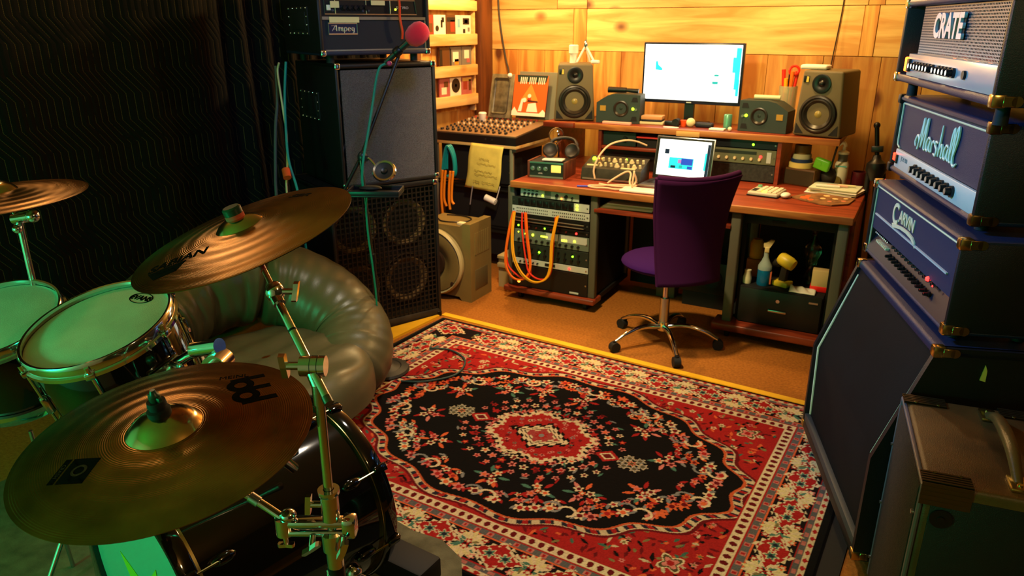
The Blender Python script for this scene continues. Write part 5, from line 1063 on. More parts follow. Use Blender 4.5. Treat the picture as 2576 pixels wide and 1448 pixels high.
# controller, mouse, mouse mat, papers
o = dthing('keypad_controller', 'small pale controller with rows of keys right of the chair', 'controller', 1.345, 0.285, 0.760, -6)
MB().box(0, 0.165, 0, 0.185, 0, 0.022, bev=0.008, seg=3).build('case', M('pale_grey_case', (196, 190, 168), 0.4), o); MB().box(-0.003, 0.168, -0.003, 0.186, -0.0, 0.006, bev=0.002).build('base_edge', black_pl, o)
MB().box(0.012, 0.038, 0.03, 0.10, 0.021, 0.024).build('display', M('dark_grey_panel'), o)
for i in range(4):
    for j in range(5): MB().box(0.048+i*0.028, 0.070+i*0.028, 0.014+j*0.033, 0.040+j*0.033, 0.021, 0.029, bev=0.003).build('key', led('lit_key', (240, 220, 60), 4) if (i, j) == (1, 0) else M('cream_key', (226, 218, 190), 0.4), o)
MB().cyl((0.025, 0.15, 0.022), (0.025, 0.15, 0.034), 0.012, n=14).build('knob', M('green_knob', (120, 190, 150), 0.4), o)
tag(MB().ball((0, 0, 0.014), 0.03, 18, 10, sc=(0.85, 1.25, 0.5), T=DMAT @ Tr(1.545, 0.315, 0.760) @ Matrix.Rotation(rad(-8), 4, 'Z')).build('mouse', white_pl), 'white computer mouse beside the small controller', 'mouse')
o = dthing('mouse_mat', 'patterned brown mat with pointed outline near the right end of the desk', 'mat', 1.60, 0.24, 0.760, 0)
MB().prism([(-0.03, 0.09), (0.13, -0.015), (0.19, -0.02), (0.265, 0.05), (0.285, 0.20), (0.10, 0.26), (0.02, 0.20)], 0.0, 0.007, 'xy').build('pad', M('mat_brown', (132, 90, 50), 0.6, var=(22, .5)), o)
for (x, y, s_, m) in ((0.04, 0.10, 0.034, ORGm := M('mat_orange', (232, 96, 36), 0.6)), (0.075, 0.06, 0.022, ORGm), (0.05, 0.15, 0.020, ORGm), (0.13, 0.12, 0.020, M('mat_cream', (226, 190, 130), 0.6)), (0.17, 0.06, 0.016, M('mat_pink', (206, 120, 84), 0.6)), (0.19, 0.14, 0.022, M('mat_cream')), (0.235, 0.10, 0.018, M('mat_pink')), (0.24, 0.17, 0.018, M('mat_cream')), (0.14, 0.20, 0.024, M('mat_cream'))):
    MB().prism([(x+s_*math.cos(a*PI/4)*(1 if a%2 else 0.6), y+s_*math.sin(a*PI/4)*(0.7 if a%2 else 1)) for a in range(8)], 0.0068, 0.0074, 'xy').build('printed_patch', m, o, smooth=False)
o = dthing('paper_tray', 'untidy tray of white papers near the right end of the desk', 'papers', 1.622, 0.52, 0.760, -8)
for i in range(6):
    a = random.uniform(-0.1, 0.1); MB().box(0, 0.25, 0, 0.19, 0, 0.004, T=Tr(random.uniform(-0.01, 0.02), random.uniform(-0.01, 0.02), i*0.0055) @ Matrix.Rotation(a, 4, 'Z')).build('sheet', [paper, cream_paper, M('pale_green_paper', (206, 216, 190), 0.8)][i%3], o)
for i in range(3): MB().cyl((0.04+i*0.05, 0.03+i*0.035, 0.040), (0.16+i*0.035, 0.06+i*0.03, 0.040), 0.0065, n=10).build('pen', [white_pl, M('pen_pink', (220, 170, 150), .4), cream_pl][i], o)
o = dthing('wooden_box', 'dark brown wooden box with cloth front under the tape rolls', 'box', 1.462, 0.715, 0.760, -18)
MB().box(0, 0.185, 0, 0.13, 0, 0.098, bev=0.004).build('box_body', M('brown_box', (92, 58, 22), 0.5), o); MB().box(0.006, 0.179, -0.003, 0.001, 0.006, 0.088).build('front_cloth', M('dark_brown_cloth', (56, 44, 22), 0.9, bump=(300, .8)), o)
for (z, r_, h_, c, lab) in ((0.858, 0.070, 0.030, (222, 200, 110), 'cream tape roll at the bottom of the stack on the wooden box'), (0.888, 0.060, 0.020, (24, 46, 84), 'dark blue tape roll in the middle of the stack on the wooden box'), (0.908, 0.052, 0.028, (170, 170, 130), 'grey tape roll near the top of the stack'), (0.936, 0.046, 0.050, (104, 80, 34), 'brown tape roll on top of the stack')):
    T_ = DMAT @ Tr(1.545, 0.765, z)
    tag(MB().lathe([(r_*0.6, 0.0), (r_, 0.0), (r_, h_), (r_*0.6, h_), (r_*0.6, 0)], 28, T_).build('tape_roll', M('tape_%d' % int(z*1000), c, 0.45)), lab, 'tape roll', 'tape rolls stacked on the wooden box')
tag(MB().box(-0.045, 0.045, -0.02, 0.02, -0.032, 0.032, bev=0.010, seg=3, T=DMAT @ Tr(1.668, 0.70, 0.892) @ Matrix.Rotation(rad(-15), 4, 'Z') @ Matrix.Rotation(rad(14), 4, 'Y')).box(-0.02, 0.0, -0.022, -0.019, -0.005, 0.015, T=DMAT @ Tr(1.668, 0.70, 0.892) @ Matrix.Rotation(rad(-15), 4, 'Z')).build('green_packet', M('bright_green_packet', (96, 180, 30), 0.35)), 'bright green packet lying against the brown pouch right of the tape rolls', 'packet')
tag(MB().ball((0, 0, 0), 0.055, 16, 10, sc=(0.9, 0.7, 1.0), T=DMAT @ Tr(1.702, 0.755, 0.816)).build('dark_pouch', M('dark_brown_leather', (40, 30, 20), 0.5)), 'dark brown pouch between the wooden box and the lotion bottle', 'pouch')
o = dthing('pump_bottle', 'white pump bottle with a dark neck near the right end of the desk', 'bottle', 1.765, 0.78, 0.760, 0)
MB().lathe([(0, 0), (0.034, 0.0), (0.037, 0.006), (0.037, 0.130), (0.031, 0.146), (0, 0.148)], 28).build('bottle_body', M('bottle_cream', (214, 206, 176), 0.35), o)
MB().cyl((0, 0, 0.146), (0, 0, 0.190), 0.026, n=20).build('neck', M('grey_neck', (90, 88, 84), 0.4), o); MB().lathe([(0.030, 0.188), (0.030, 0.200), (0.020, 0.206), (0.009, 0.210), (0.009, 0.232), (0, 0.232)], 20).build('pump_collar', white_pl, o)
MB().tube([(0.005, 0, 0.230), (0.0, 0, 0.246), (-0.012, 0, 0.252), (-0.036, 0, 0.236)], 0.010, n=10).build('pump_spout', white_pl, o)
MB().cyl((-0.012, -0.036, 0.040), (-0.014, -0.041, 0.040), 0.024, n=20).build('label_ring', M('olive_ring', (110, 92, 30), .5), o); MB().box(-0.03, 0.03, -0.0372, -0.034, 0.118, 0.126).build('label_band', M('teal_band', (90, 170, 160), .5), o)
tag(MB().lathe([(0, 0), (0.036, 0), (0.040, 0.006), (0.040, 0.085), (0.036, 0.085), (0.036, 0.010), (0, 0.010)], 24, DMAT @ Tr(1.858, 0.84, 0.760)).build('mug', M('maroon_mug', (92, 26, 34), 0.35)), 'dark maroon mug at the right end of the desk behind the papers', 'mug')
# things on the raised shelf
for (z, h_, c, w_, lab) in ((1.046, 0.016, cream_paper, 0.15, 'cream book at the bottom of the small stack on the raised shelf'), (1.062, 0.014, M('book_black', (26, 26, 34), 0.5), 0.13, 'black book in the middle of the small stack on the raised shelf'), (1.076, 0.022, M('book_tan', (206, 150, 96), 0.5), 0.135, 'tan book on top of the small stack on the raised shelf')):
    tag(MB().box(-w_/2, w_/2, -0.05, 0.05, 0, h_, bev=0.002, T=DMAT @ Tr(0.60, 0.83, z) @ Matrix.Rotation(rad(6), 4, 'Z')).build('book', c), lab, 'book', 'small book stack on the raised shelf')
tag(MB().box(0, 0.19, 0, 0.03, 0, 0.016, bev=0.003, T=DMAT @ Tr(0.315, 0.665, 1.046)).build('pink_eraser', M('pink_card', (226, 168, 150), 0.6)), 'long pink block in front of the left small speaker', 'block')
tag(MB().ball((0, 0, 0.028), 0.028, 18, 12, T=DMAT @ Tr(0.862, 0.78, 1.045)).build('pale_ball', M('pale_ball', (220, 212, 160), 0.4)), 'pale yellow ball on the raised shelf under the screen', 'ball')
tag(MB().cyl((0, 0, 0.0), (0, 0, 0.038), 0.018, 0.024, n=16).build('orange_stopper', M('orange_cap', (232, 80, 26), 0.4)), 'orange bottle stopper beside the pale ball on the raised shelf', 'stopper'); bpy.data.objects['orange_stopper'].location = DW(0.815, 0.79, 1.0455)
tag(MB().cyl((0, -0.022, 0.024), (0, 0.022, 0.024), 0.024, n=20).cyl((0, -0.024, 0.024), (0, -0.022, 0.024), 0.015, n=16).build('black_roller', black_pl), 'black roller lying left of the orange cap', 'roller'); bpy.data.objects['black_roller'].location = DW(0.775, 0.77, 1.0455)
tag(MB().box(-0.035, 0.035, -0.02, 0.02, 0, 0.028, bev=0.006, T=DMAT @ Tr(0.725, 0.80, 1.0455)).build('small_black_box', black_pl), 'small black box beside the book stack on the raised shelf', 'box')
tag(MB().box(-0.055, 0.055, -0.025, 0.025, 0, 0.030, bev=0.010, seg=3, T=DMAT @ Tr(0.945, 0.80, 1.0455)).build('glasses_case', M('navy_case', (22, 26, 40), 0.5)), 'dark navy glasses case right of the pale ball', 'case')
tag(MB().prism([(0.05*math.cos(a*PI/8), 0.022*math.sin(a*PI/8)) for a in range(16)], 0, 0.004, 'xy', T=DMAT @ Tr(0.765, 0.69, 1.0455)).build('white_dish', paper), 'flat white oval card at the front of the raised shelf', 'card')
tag(MB().box(-0.045, 0.045, -0.03, 0.03, 0, 0.010, bev=0.002, T=DMAT @ Tr(1.045, 0.72, 1.0455)).build('white_card_box', paper), 'flat white box near the front of the raised shelf by the green can', 'box')
tag(MB().lathe([(0, 0), (0.024, 0), (0.025, 0.004), (0.025, 0.082), (0.021, 0.088), (0, 0.088)], 22, DMAT @ Tr(1.085, 0.80, 1.0455)).build('green_can', M('green_can', (100, 170, 140), 0.3, 0.4)), 'pale green can beside the right small speaker on the raised shelf', 'can')
tag(MB().ball((0, 0, 0.013), 0.013, 12, 8, T=DMAT @ Tr(1.125, 0.70, 1.0455)).build('white_marble', M('warm_white', (240, 220, 180), 0.3)), 'small white ball between the white box and the right small speaker', 'ball')
# pen cup
o = dthing('pen_cup', 'glass pen cup with orange handled tools beside the right studio monitor', 'pen cup', 1.390, 0.965, 1.046, 0)
MB().lathe([(0, 0), (0.048, 0), (0.050, 0.004), (0.054, 0.255), (0.050, 0.255), (0.046, 0.008), (0, 0.008)], 28).build('cup', M('smoky_glass', (190, 190, 150), 0.15, alpha=0.45), o)
for i, (dx, dy, L, m) in enumerate(((-0.03, 0.0, 0.35, redc), (0.0, 0.02, 0.33, M('black_grip', (20, 20, 22), 0.4)), (0.012, -0.01, 0.34, org), (0.03, 0.01, 0.34, redc), (-0.012, -0.02, 0.30, yel))):
    MB().cyl((dx*0.4, dy*0.4, 0.01), (dx, dy, L*0.75), 0.004, n=8).cyl((dx, dy, L*0.72), (dx*1.3, dy*1.3, L), 0.010, 0.012, n=10).build('tool', m, o)
MB().lathe([(0.026, -0.006), (0.034, 0), (0.026, 0.006), (0.019, 0), (0.026, -0.006)], 20, Tr(0.022, -0.002, 0.345) @ Matrix.Rotation(rad(80), 4, 'X')).build('scissor_handle', redc, o)
tag(MB().cyl(DMAT @ Vector((1.225, 0.82, 1.2425)), DMAT @ Vector((1.375, 0.82, 1.2425)), 0.013, n=14).build('marker', cream_pl), 'cream marker pen lying on the right small speaker', 'marker')
tag(MB().cyl(DMAT @ Vector((0.30, 0.79, 1.2505)), DMAT @ Vector((0.42, 0.80, 1.2505)), 0.020, 0.017, n=14).cyl(DMAT @ Vector((0.42, 0.80, 1.2505)), DMAT @ Vector((0.50, 0.81, 1.246)), 0.012, 0.015, n=12).build('hand_microphone', black_pl), 'black hand microphone lying on the left small speaker', 'microphone')
# on the big monitors
o = dthing('spray_can_cap', 'white spray cup standing on the left studio monitor', 'cup', 0.040, 0.80, 1.411, 0)
MB().lathe([(0, 0), (0.026, 0.0), (0.024, 0.045), (0.030, 0.060), (0.032, 0.062), (0.032, 0.108), (0.026, 0.114), (0, 0.114)], 24).build('cup_body', white_pl, o)
o = dthing('mini_tripod', 'white folding mini tripod standing on the left studio monitor', 'tripod', 0.125, 0.80, 1.411, 0)
for (dx, dy) in ((-0.05, -0.02), (0.075, -0.025), (0.01, 0.05)): MB().tube([(0, 0, 0.110), (dx*0.5, dy*0.5, 0.060), (dx, dy, 0.008)], 0.007, n=8).build('leg', white_pl, o)
MB().lathe([(0.010, 0.10), (0.014, 0.112), (0.013, 0.128), (0.006, 0.136), (0.006, 0.146), (0, 0.146)], 16).build('head', satin, o)
MB().box(0.055, 0.11, -0.045, -0.01, 0.0, 0.022, bev=0.008, seg=3).build('foot_pad', white_pl, o)
tag(MB().box(-0.075, 0.075, -0.045, 0.045, 0, 0.026, bev=0.011, seg=3, T=DMAT @ Tr(1.555, 0.78, 1.411) @ Matrix.Rotation(rad(-12), 4, 'Z')).build('paper_stack', paper), 'folded white cloth lying on the right studio monitor', 'cloth')
# papers on the keyboard shelf
o = dthing('paper_pile', 'pile of cream papers on the low shelf under the desktop', 'papers', 0.57, 0.06, 0.646, 0)
for i in range(5): MB().box(0, 0.30, 0, 0.21, 0, 0.006, T=Tr(0.01*i, 0.005*(i%2), i*0.0066) @ Matrix.Rotation(rad(random.uniform(-3, 5)), 4, 'Z')).build('sheet', [cream_paper, paper, M('pale_green_paper')][i%3], o)
# ---- right bay
o = dthing('drawer_box', 'black lockable drawer cabinet in the right bay of the desk', 'drawer cabinet', 1.404, 0.06, 0.101, 0)
MB().box(0, 0.427, 0.012, 0.48, 0, 0.205, bev=0.003).build('body', black_matte, o)
d = MB().box(0.004, 0.423, 0, 0.014, 0.004, 0.200, bev=0.003).build('drawer', M('black_drawer', (22, 20, 16), 0.45), o)
MB().cyl((0.205, 0, 0.150), (0.205, -0.006, 0.150), 0.010, n=16).build('lock', chrome, d); MB().box(0.160, 0.255, -0.010, 0.0, 0.085, 0.098, bev=0.003).build('handle', satin, d)
MB().box(0.36, 0.405, -0.004, 0, 0.165, 0.175).build('maker_plate', satin, d)
ZB = 0.307
def bthing(n_, lab, cat, u, v, rz=0): return dthing(n_, lab, cat, u, v, ZB, rz)
o = bthing('spray_bottle', 'spray bottle of blue cleaner with a white trigger in the right bay', 'spray bottle', 1.510, 0.14, 10)
MB().lathe([(0, 0), (0.034, 0), (0.036, 0.006), (0.036, 0.085), (0.034, 0.090)], 22).build('liquid', M('blue_liquid', (14, 96, 140), 0.15), o)
MB().lathe([(0.037, 0.088), (0.036, 0.11), (0.022, 0.135), (0.013, 0.16), (0.013, 0.19), (0, 0.19)], 22).build('bottle', M('pale_clear_plastic', (190, 210, 200), 0.15, alpha=0.55), o)
MB().box(-0.012, 0.012, -0.016, 0.016, 0.185, 0.215, bev=0.004).prism([(-0.018, 0.212), (0.014, 0.212), (0.034, 0.252), (0.016, 0.254), (-0.006, 0.238), (-0.020, 0.232)], -0.011, 0.011).build('trigger_head', M('cream_trigger', (222, 204, 140), 0.4), o)
MB().box(0.028, 0.038, -0.02, 0.02, 0.01, 0.08).build('label', M('orange_label', (214, 110, 70), .5), o)
o = bthing('cordless_drill', 'yellow and black cordless drill standing on its battery in the right bay', 'drill', 1.605, 0.17, -20)
yd = M('drill_yellow', (224, 196, 50), 0.4); kd = M('drill_black', (34, 30, 24), 0.45)
MB().box(-0.045, 0.045, -0.035, 0.035, 0, 0.030, bev=0.007, seg=2).build('battery', yd, o); MB().prism([(-0.018, 0.028), (0.018, 0.028), (0.026, 0.115), (-0.006, 0.115)], -0.016, 0.016).build('grip', kd, o)
MB().lathe([(0, -0.05), (0.030, -0.045), (0.036, -0.02), (0.036, 0.03), (0.028, 0.045), (0, 0.046)], 20, Tr(0.010, 0, 0.140) @ Matrix.Rotation(rad(-70), 4, 'Y')).build('motor_body', yd, o)
MB().lathe([(0, 0.0), (0.024, 0.0), (0.026, 0.02), (0.016, 0.055), (0.006, 0.062), (0, 0.062)], 18, Tr(-0.028, 0, 0.128) @ Matrix.Rotation(rad(-110), 4, 'Y')).build('chuck', kd, o)
o = bthing('decanter', 'clear glass decanter with a stopper in the right bay', 'decanter', 1.725, 0.30)
MB().lathe([(0, 0), (0.040, 0), (0.042, 0.006), (0.024, 0.06), (0.030, 0.13), (0.044, 0.17), (0.040, 0.215), (0.014, 0.25), (0.014, 0.275), (0.018, 0.278), (0, 0.278)], 28).build('vessel', glass, o); MB().ball((0, 0, 0.295), 0.018, 16, 10).build('stopper', glass, o)
o = bthing('pill_box', 'small white box with a red base in the right bay', 'box', 1.752, 0.15, 4)
MB().box(0, 0.085, 0, 0.06, 0.028, 0.118, bev=0.004).build('lid', M('cream_box', (206, 180, 120), 0.5), o); MB().box(-0.004, 0.089, -0.003, 0.063, 0, 0.030, bev=0.004).build('base', M('red_base', (236, 30, 20), 0.4), o)
o = bthing('amber_jar', 'yellow plastic jar on a carton at the left of the right bay', 'jar', 1.430, 0.30)
MB().box(-0.04, 0.05, -0.05, 0.05, 0, 0.10, bev=0.003).build('carton', M('carton_brown', (140, 92, 40), .7, var=(20, .3)), o); MB().lathe([(0, 0.10), (0.036, 0.10), (0.038, 0.11), (0.038, 0.185), (0.030, 0.198), (0.024, 0.208), (0, 0.210)], 22).build('jar_body', M('amber_plastic', (196, 156, 50), .35), o)
tag(MB().lathe([(0, 0), (0.022, 0), (0.024, 0.03), (0.016, 0.06), (0.018, 0.075), (0, 0.08)], 16, DMAT @ Tr(1.425, 0.13, ZB)).build('cream_bottle', cream_pl), 'small cream bottle at the left of the right bay', 'bottle')
tag(MB().grid(lambda a, b_: DMAT @ Vector((1.655+0.13*a, 0.075+0.10*b_, ZB+0.006+0.028*abs(math.sin(7*a+3*b_))*(1-abs(2*b_-1))*(1-0.5*a))), 18, 12).build('plastic_bag', M('translucent_bag', (226, 220, 200), 0.25)), 'crumpled white plastic bag on the drawer cabinet', 'bag')
bpy.data.objects['plastic_bag'].modifiers.new('t', 'SOLIDIFY').thickness = 0.004
# ---- under the desk
o = dthing('subwoofer', 'dark green black speaker box in the shadow under the desk', 'speaker', 0.97, 0.42, 0.0, 0)
MB().box(0, 0.34, 0, 0.18, 0.10, 0.30, bev=0.006).build('box_body', M('green_black_face'), o); MB().lathe([(0.06, 0), (0.058, 0.006), (0.02, -0.01), (0, -0.01)], 24, Tf(0.20, -0.001, 0.20)).build('woofer', black_matte, o)
MB().box(0.02, 0.32, 0.02, 0.16, 0, 0.10).build('plinth', black_matte, o); MB().box(0.0, 0.12, -0.004, 0, 0.20, 0.215).build('pale_strip', M('mint_strip', (120, 170, 140), .5), o)
# ---- folded stand leaning beside the desk
o = thing('folded_tripod', 'black folded tripod stand leaning against the wall right of the desk', 'tripod', (-0.435, 4.45, 0))
TT = Matrix.Rotation(rad(-4), 4, 'X') @ Matrix.Rotation(rad(-5), 4, 'Y')
for (dx, dy) in ((-0.035, 0), (0.035, 0.01), (0.0, 0.04)): MB().tube([TT @ Vector((dx*1.4, dy, 0.0)), TT @ Vector((dx*1.6, dy, 0.5)), TT @ Vector((dx, dy, 0.90))], [0.012, 0.016, 0.013], n=10).build('leg', black_matte, o)
MB().lathe([(0.030, 0.84), (0.055, 0.90), (0.050, 0.935), (0.026, 0.955), (0.018, 0.98), (0, 0.98)], 20, TT).build('hub', black_pl, o); MB().cyl(TT @ Vector((0, 0, 0.97)), TT @ Vector((-0.012, 0, 1.14)), 0.012, n=12).build('center_tube', dark_metal, o)
MB().ball(TT @ Vector((-0.012, 0, 1.14)), 0.018, 12, 8).build('tip', black_pl, o); MB().box(-0.03, 0.03, -0.02, 0.02, 0.995, 1.03, bev=0.006, T=TT).build('clamp', black_pl, o)

# ================================================================= the office chair
o = thing('office_chair', 'purple mesh backed office chair on a chrome star base at the desk', 'chair', (-1.325, 3.575, 0), 50)
pm = M('purple_mesh', (60, 18, 62), 0.85, bump=(700, 0.7), spec=0.1); ps = M('purple_seat', (46, 12, 78), 0.85, bump=(400, .4), spec=0.1)
for i in range(5):
    a = rad(-104+72*i); ca, sa = math.cos(a), math.sin(a)
    l_ = MB().tube([(0.02*ca, 0.02*sa, 0.105), (0.12*ca, 0.12*sa, 0.118), (0.22*ca, 0.22*sa, 0.095), (0.29*ca, 0.29*sa, 0.058)], [0.016, 0.014, 0.013, 0.012], n=10).build('base_leg', chrome, o)
    p = Vector((0.295*ca, 0.295*sa, 0)); q = Vector((-sa, ca, 0))
    MB().cyl(p+q*0.018+Vector((0, 0, 0.028)), p-q*0.018+Vector((0, 0, 0.028)), 0.028, n=20).cyl(p+Vector((0, 0, 0.03)), p+Vector((0, 0, 0.062)), 0.010, n=10).build('caster', rubber, l_)
MB().cyl((0, 0, 0.085), (0, 0, 0.135), 0.030, n=20).build('hub', chrome, o); MB().cyl((0, 0, 0.13), (0, 0, 0.27), 0.026, n=20).build('column_cover', satin, o); MB().cyl((0, 0, 0.26), (0, 0, 0.42), 0.014, n=16).build('gas_lift', chrome, o)
MB().box(-0.09, 0.09, -0.10, 0.10, 0.405, 0.435, bev=0.008).build('mechanism', black_pl, o)
def seat_fn(a, b_):
    x = (a-0.5)*0.46; y = (b_-0.5)*0.46; e = 1-max(0, abs(2*a-1)-0.7)/0.3*0.12; 
    return (x*e, y*e+0.01, 0.47+0.035*math.cos(PI*(a-0.5))*math.cos(PI*(b_-0.5))-0.03*max(0, b_-0.85)/0.15)
sb = MB().ball((0, 0.01, 0.470), 0.24, 32, 16, sc=(1.0, 1.0, 0.20)); sb.build('seat', ps, o)
def back_fn(a, b_):
    w = 0.165+0.055*b_**1.5; x = (a-0.5)*2*w; z = 0.425+0.535*b_+0.018*(2*a-1)**2*(b_-0.3)
    y = -0.235-0.055*(b_-0.45)**2*2+0.05*(2*a-1)**2-0.05*max(0, b_-0.7)
    return (x, y, z)
bo = MB().grid(back_fn, 22, 26).build('backrest', pm, o); sd = bo.modifiers.new('t', 'SOLIDIFY'); sd.thickness = 0.022
MB().tube([back_fn(a/12, 1.0) for a in range(13)], 0.015, n=10, smooth=3).build('top_roll', pm, o)
for a in (0.0, 1.0): MB().tube([back_fn(a, k/12) for k in range(13)], 0.012, n=8, smooth=3).build('side_roll', pm, o)
MB().tube([(0, -0.06, 0.42), (0, -0.19, 0.42), (0, -0.222, 0.46), (0, -0.222, 0.62)], 0.016, n=10).build('back_bar', black_pl, o)
for i in range(15):
    for j in range(3):
        a = 0.13+0.052*i; p = Vector(back_fn(a, 0.86+0.04*j)); 
        if random.random() < 0.75: MB().ball((p.x, p.y-0.011, p.z), 0.008, 8, 5, sc=(1.4, 0.3, 1)).build('mesh_highlight', M('pale_purple_highlight', (120, 100, 150), 0.7), bo)  # pale dots put highlights of the mesh into the colour
MB().tube([(0.19, -0.05, 0.435), (0.24, -0.05, 0.44), (0.25, -0.05, 0.425)], 0.007, n=8).build('height_lever', black_pl, o)
# ================================================================= microphone stand and cables by the bass stack
t = thing('microphone_stand', 'black boom microphone stand with a round base in front of the bass stack', 'microphone stand', (-2.357, 2.477, 0))
O = Vector((-2.357, 2.477, 0))
def L_(p): return Vector(p)-O
zb = 0.0165
MB().lathe([(0, zb), (0.120, zb), (0.125, zb+0.006), (0.118, zb+0.016), (0.085, zb+0.024), (0.080, zb+0.021), (0.045, zb+0.032), (0.022, zb+0.046), (0, zb+0.048)], 40).build('base', M('ribbed_black_base', (40, 38, 34), 0.5), t)
MB().cyl((0, 0, zb+0.04), (-0.02, -0.013, 0.62), 0.012, n=14).build('lower_tube', black_pl, t); MB().cyl((-0.02, -0.013, 0.58), (-0.040, -0.026, 1.07), 0.0085, n=14).build('upper_tube', M('dark_chrome', (120, 120, 116), 0.25, 1.0), t)
MB().cyl((-0.02, -0.013, 0.58), (-0.0215, -0.0140, 0.625), 0.018, n=14).build('height_clutch', black_pl, t)
MB().tube([L_((-2.465, 2.401, 0.933)), L_((-2.422, 2.476, 1.073)), L_((-2.352, 2.700, 1.525))], 0.0085, n=12, smooth=1).build('boom_arm', black_pl, t)
MB().ball(L_((-2.405, 2.470, 1.078)), 0.028, 14, 10, sc=(0.8, 0.8, 1.1)).cyl(L_((-2.405, 2.47, 1.08)), L_((-2.372, 2.462, 1.078)), 0.014, n=12).build('boom_clutch', M('dark_clutch', (36, 40, 38), 0.3), t)
MB().tube([L_((-2.385, 2.466, 1.080)), L_((-2.360, 2.470, 1.076)), L_((-2.318, 2.466, 1.045))], 0.005, n=8, smooth=2).build('side_rod', chrome, t)
RT = Tr(*L_((-2.268, 2.462, 1.031))) @ Matrix.Rotation(rad(33), 4, 'Z') @ Matrix.Rotation(rad(52), 4, 'X')
MB().lathe([(0.042, -0.006), (0.054, 0.0), (0.050, 0.008), (0.041, 0.006), (0.042, -0.006)], 36, RT).build('disc_rim', chrome, t); MB().lathe([(0, 0.004), (0.012, 0.008), (0.016, 0.0), (0.041, 0.003), (0.041, -0.003), (0, -0.003)], 30, RT).build('disc_face', black_pl, t)
MT = Tr(*L_((-2.315, 2.438, 0.930))) @ Matrix.Rotation(rad(31), 4, 'Z')
tr = MB().box(-0.115, 0.125, -0.07, 0.075, -0.006, 0.004, bev=0.004, T=MT).box(-0.115, 0.125, -0.07, -0.062, 0.0, 0.022, bev=0.003, T=MT).box(-0.115, 0.125, 0.067, 0.075, 0.0, 0.022, bev=0.003, T=MT).box(-0.115, -0.107, -0.07, 0.075, 0.0, 0.022, bev=0.003, T=MT).box(0.117, 0.125, -0.07, 0.075, 0.0, 0.022, bev=0.003, T=MT).build('accessory_tray', M('tray_black', (22, 24, 30), 0.35), t)
tag(MB().box(0.02, 0.11, -0.06, -0.035, 0.006, 0.016, bev=0.002, T=Tr(*O) @ MT).build('capo', M('blue_steel', (120, 130, 170), 0.25, 0.8)), 'bluish steel bar lying in the microphone stand tray', 'metal bar')
tag(MB().ball((0, 0, 0), 0.045, 16, 8, sc=(1.2, 0.6, 0.28), T=Tr(*O) @ MT @ Tr(-0.02, 0.02, 0.019)).build('small_pouch', black_matte), 'small black pouch lying in the microphone stand tray', 'pouch')
# microphone
m = thing('microphone', 'black vocal microphone with a red foam windscreen on the boom', 'microphone', (-2.392, 2.661, 1.495))
d = Vector((-2.258, 2.737, 1.619))-Vector((-2.392, 2.661, 1.495))
q = d.to_track_quat('Z', 'Y').to_matrix().to_4x4()
MB().lathe([(0, -0.015), (0.009, -0.015), (0.011, 0.0), (0.013, 0.03), (0.015, 0.10), (0.018, 0.145), (0.018, 0.15), (0, 0.15)], 20, q).build('body', M('mic_body', (24, 40, 34), 0.35), m)
MB().lathe([(0, 0.125), (0.022, 0.128), (0.040, 0.145), (0.049, 0.175), (0.047, 0.205), (0.034, 0.228), (0.014, 0.238), (0, 0.239)], 32, q).build('windscreen', M('red_foam', (250, 24, 50), 0.9, bump=(500, 1.0), sheen=0.3), m)
MB().lathe([(0.019, 0.045), (0.022, 0.050), (0.022, 0.075), (0.019, 0.080)], 18, q).build('clip', black_pl, m)
MB().cyl(q @ Vector((0, 0.018, 0.055)), Vector((0.038, 0.036, 0.022)), 0.010, n=12).build('clip_arm', black_pl, m)
MB().ball(Vector((0.010, 0.0, -0.012)), 0.012, 10, 8).build('clip_screw', M('pink_knob', (210, 60, 110), 0.4), m)
tealc = M('green_mic_cable', (10, 130, 104), 0.4)
cable('teal microphone cable running down the boom arm', [(-2.400, 2.655, 1.482), (-2.416, 2.633, 1.465), (-2.417, 2.606, 1.413), (-2.405, 2.560, 1.311), (-2.392, 2.500, 1.174), (-2.378, 2.450, 1.081), (-2.375, 2.430, 1.00), (-2.372, 2.428, 0.952)], 0.006, tealc)
cable('teal microphone cable hanging from the tray beside the stand pole', [(-2.330, 2.405, 0.918), (-2.335, 2.400, 0.85), (-2.330, 2.398, 0.723), (-2.318, 2.402, 0.57), (-2.325, 2.415, 0.358), (-2.335, 2.36, 0.12), (-2.30, 2.30, 0.03)], 0.0045, tealc)
cable('dark cable curling over the rug by the microphone stand base', [(-2.20, 2.42, 0.0225), (-2.10, 2.48, 0.0225), (-2.02, 2.62, 0.0225), (-2.08, 2.78, 0.0225), (-2.22, 2.84, 0.0225), (-2.33, 2.80, 0.0225)], 0.005, M('dark_teal_cable', (40, 70, 70), 0.5))
cable('teal cable hanging down the side of the bass stack', [(-3.050, 2.640, 1.474), (-3.045, 2.610, 1.33), (-3.02, 2.575, 1.197), (-2.960, 2.518, 1.013), (-2.890, 2.495, 0.866), (-2.860, 2.480, 0.684), (-2.83, 2.47, 0.45), (-2.80, 2.46, 0.22), (-2.80, 2.46, 0.01)], 0.006, M('teal_cable'), 'cables hanging beside the bass stack')
cable('cream cable hanging down the side of the bass stack', [(-3.084, 2.625, 1.469), (-3.104, 2.628, 1.425), (-3.066, 2.60, 1.333), (-3.034, 2.580, 1.218), (-3.005, 2.560, 1.123), (-2.975, 2.516, 0.952), (-2.964, 2.490, 0.858), (-2.95, 2.48, 0.5), (-2.94, 2.47, 0.01)], 0.005, M('cream_cable', (206, 190, 140), 0.5), 'cables hanging beside the bass stack')
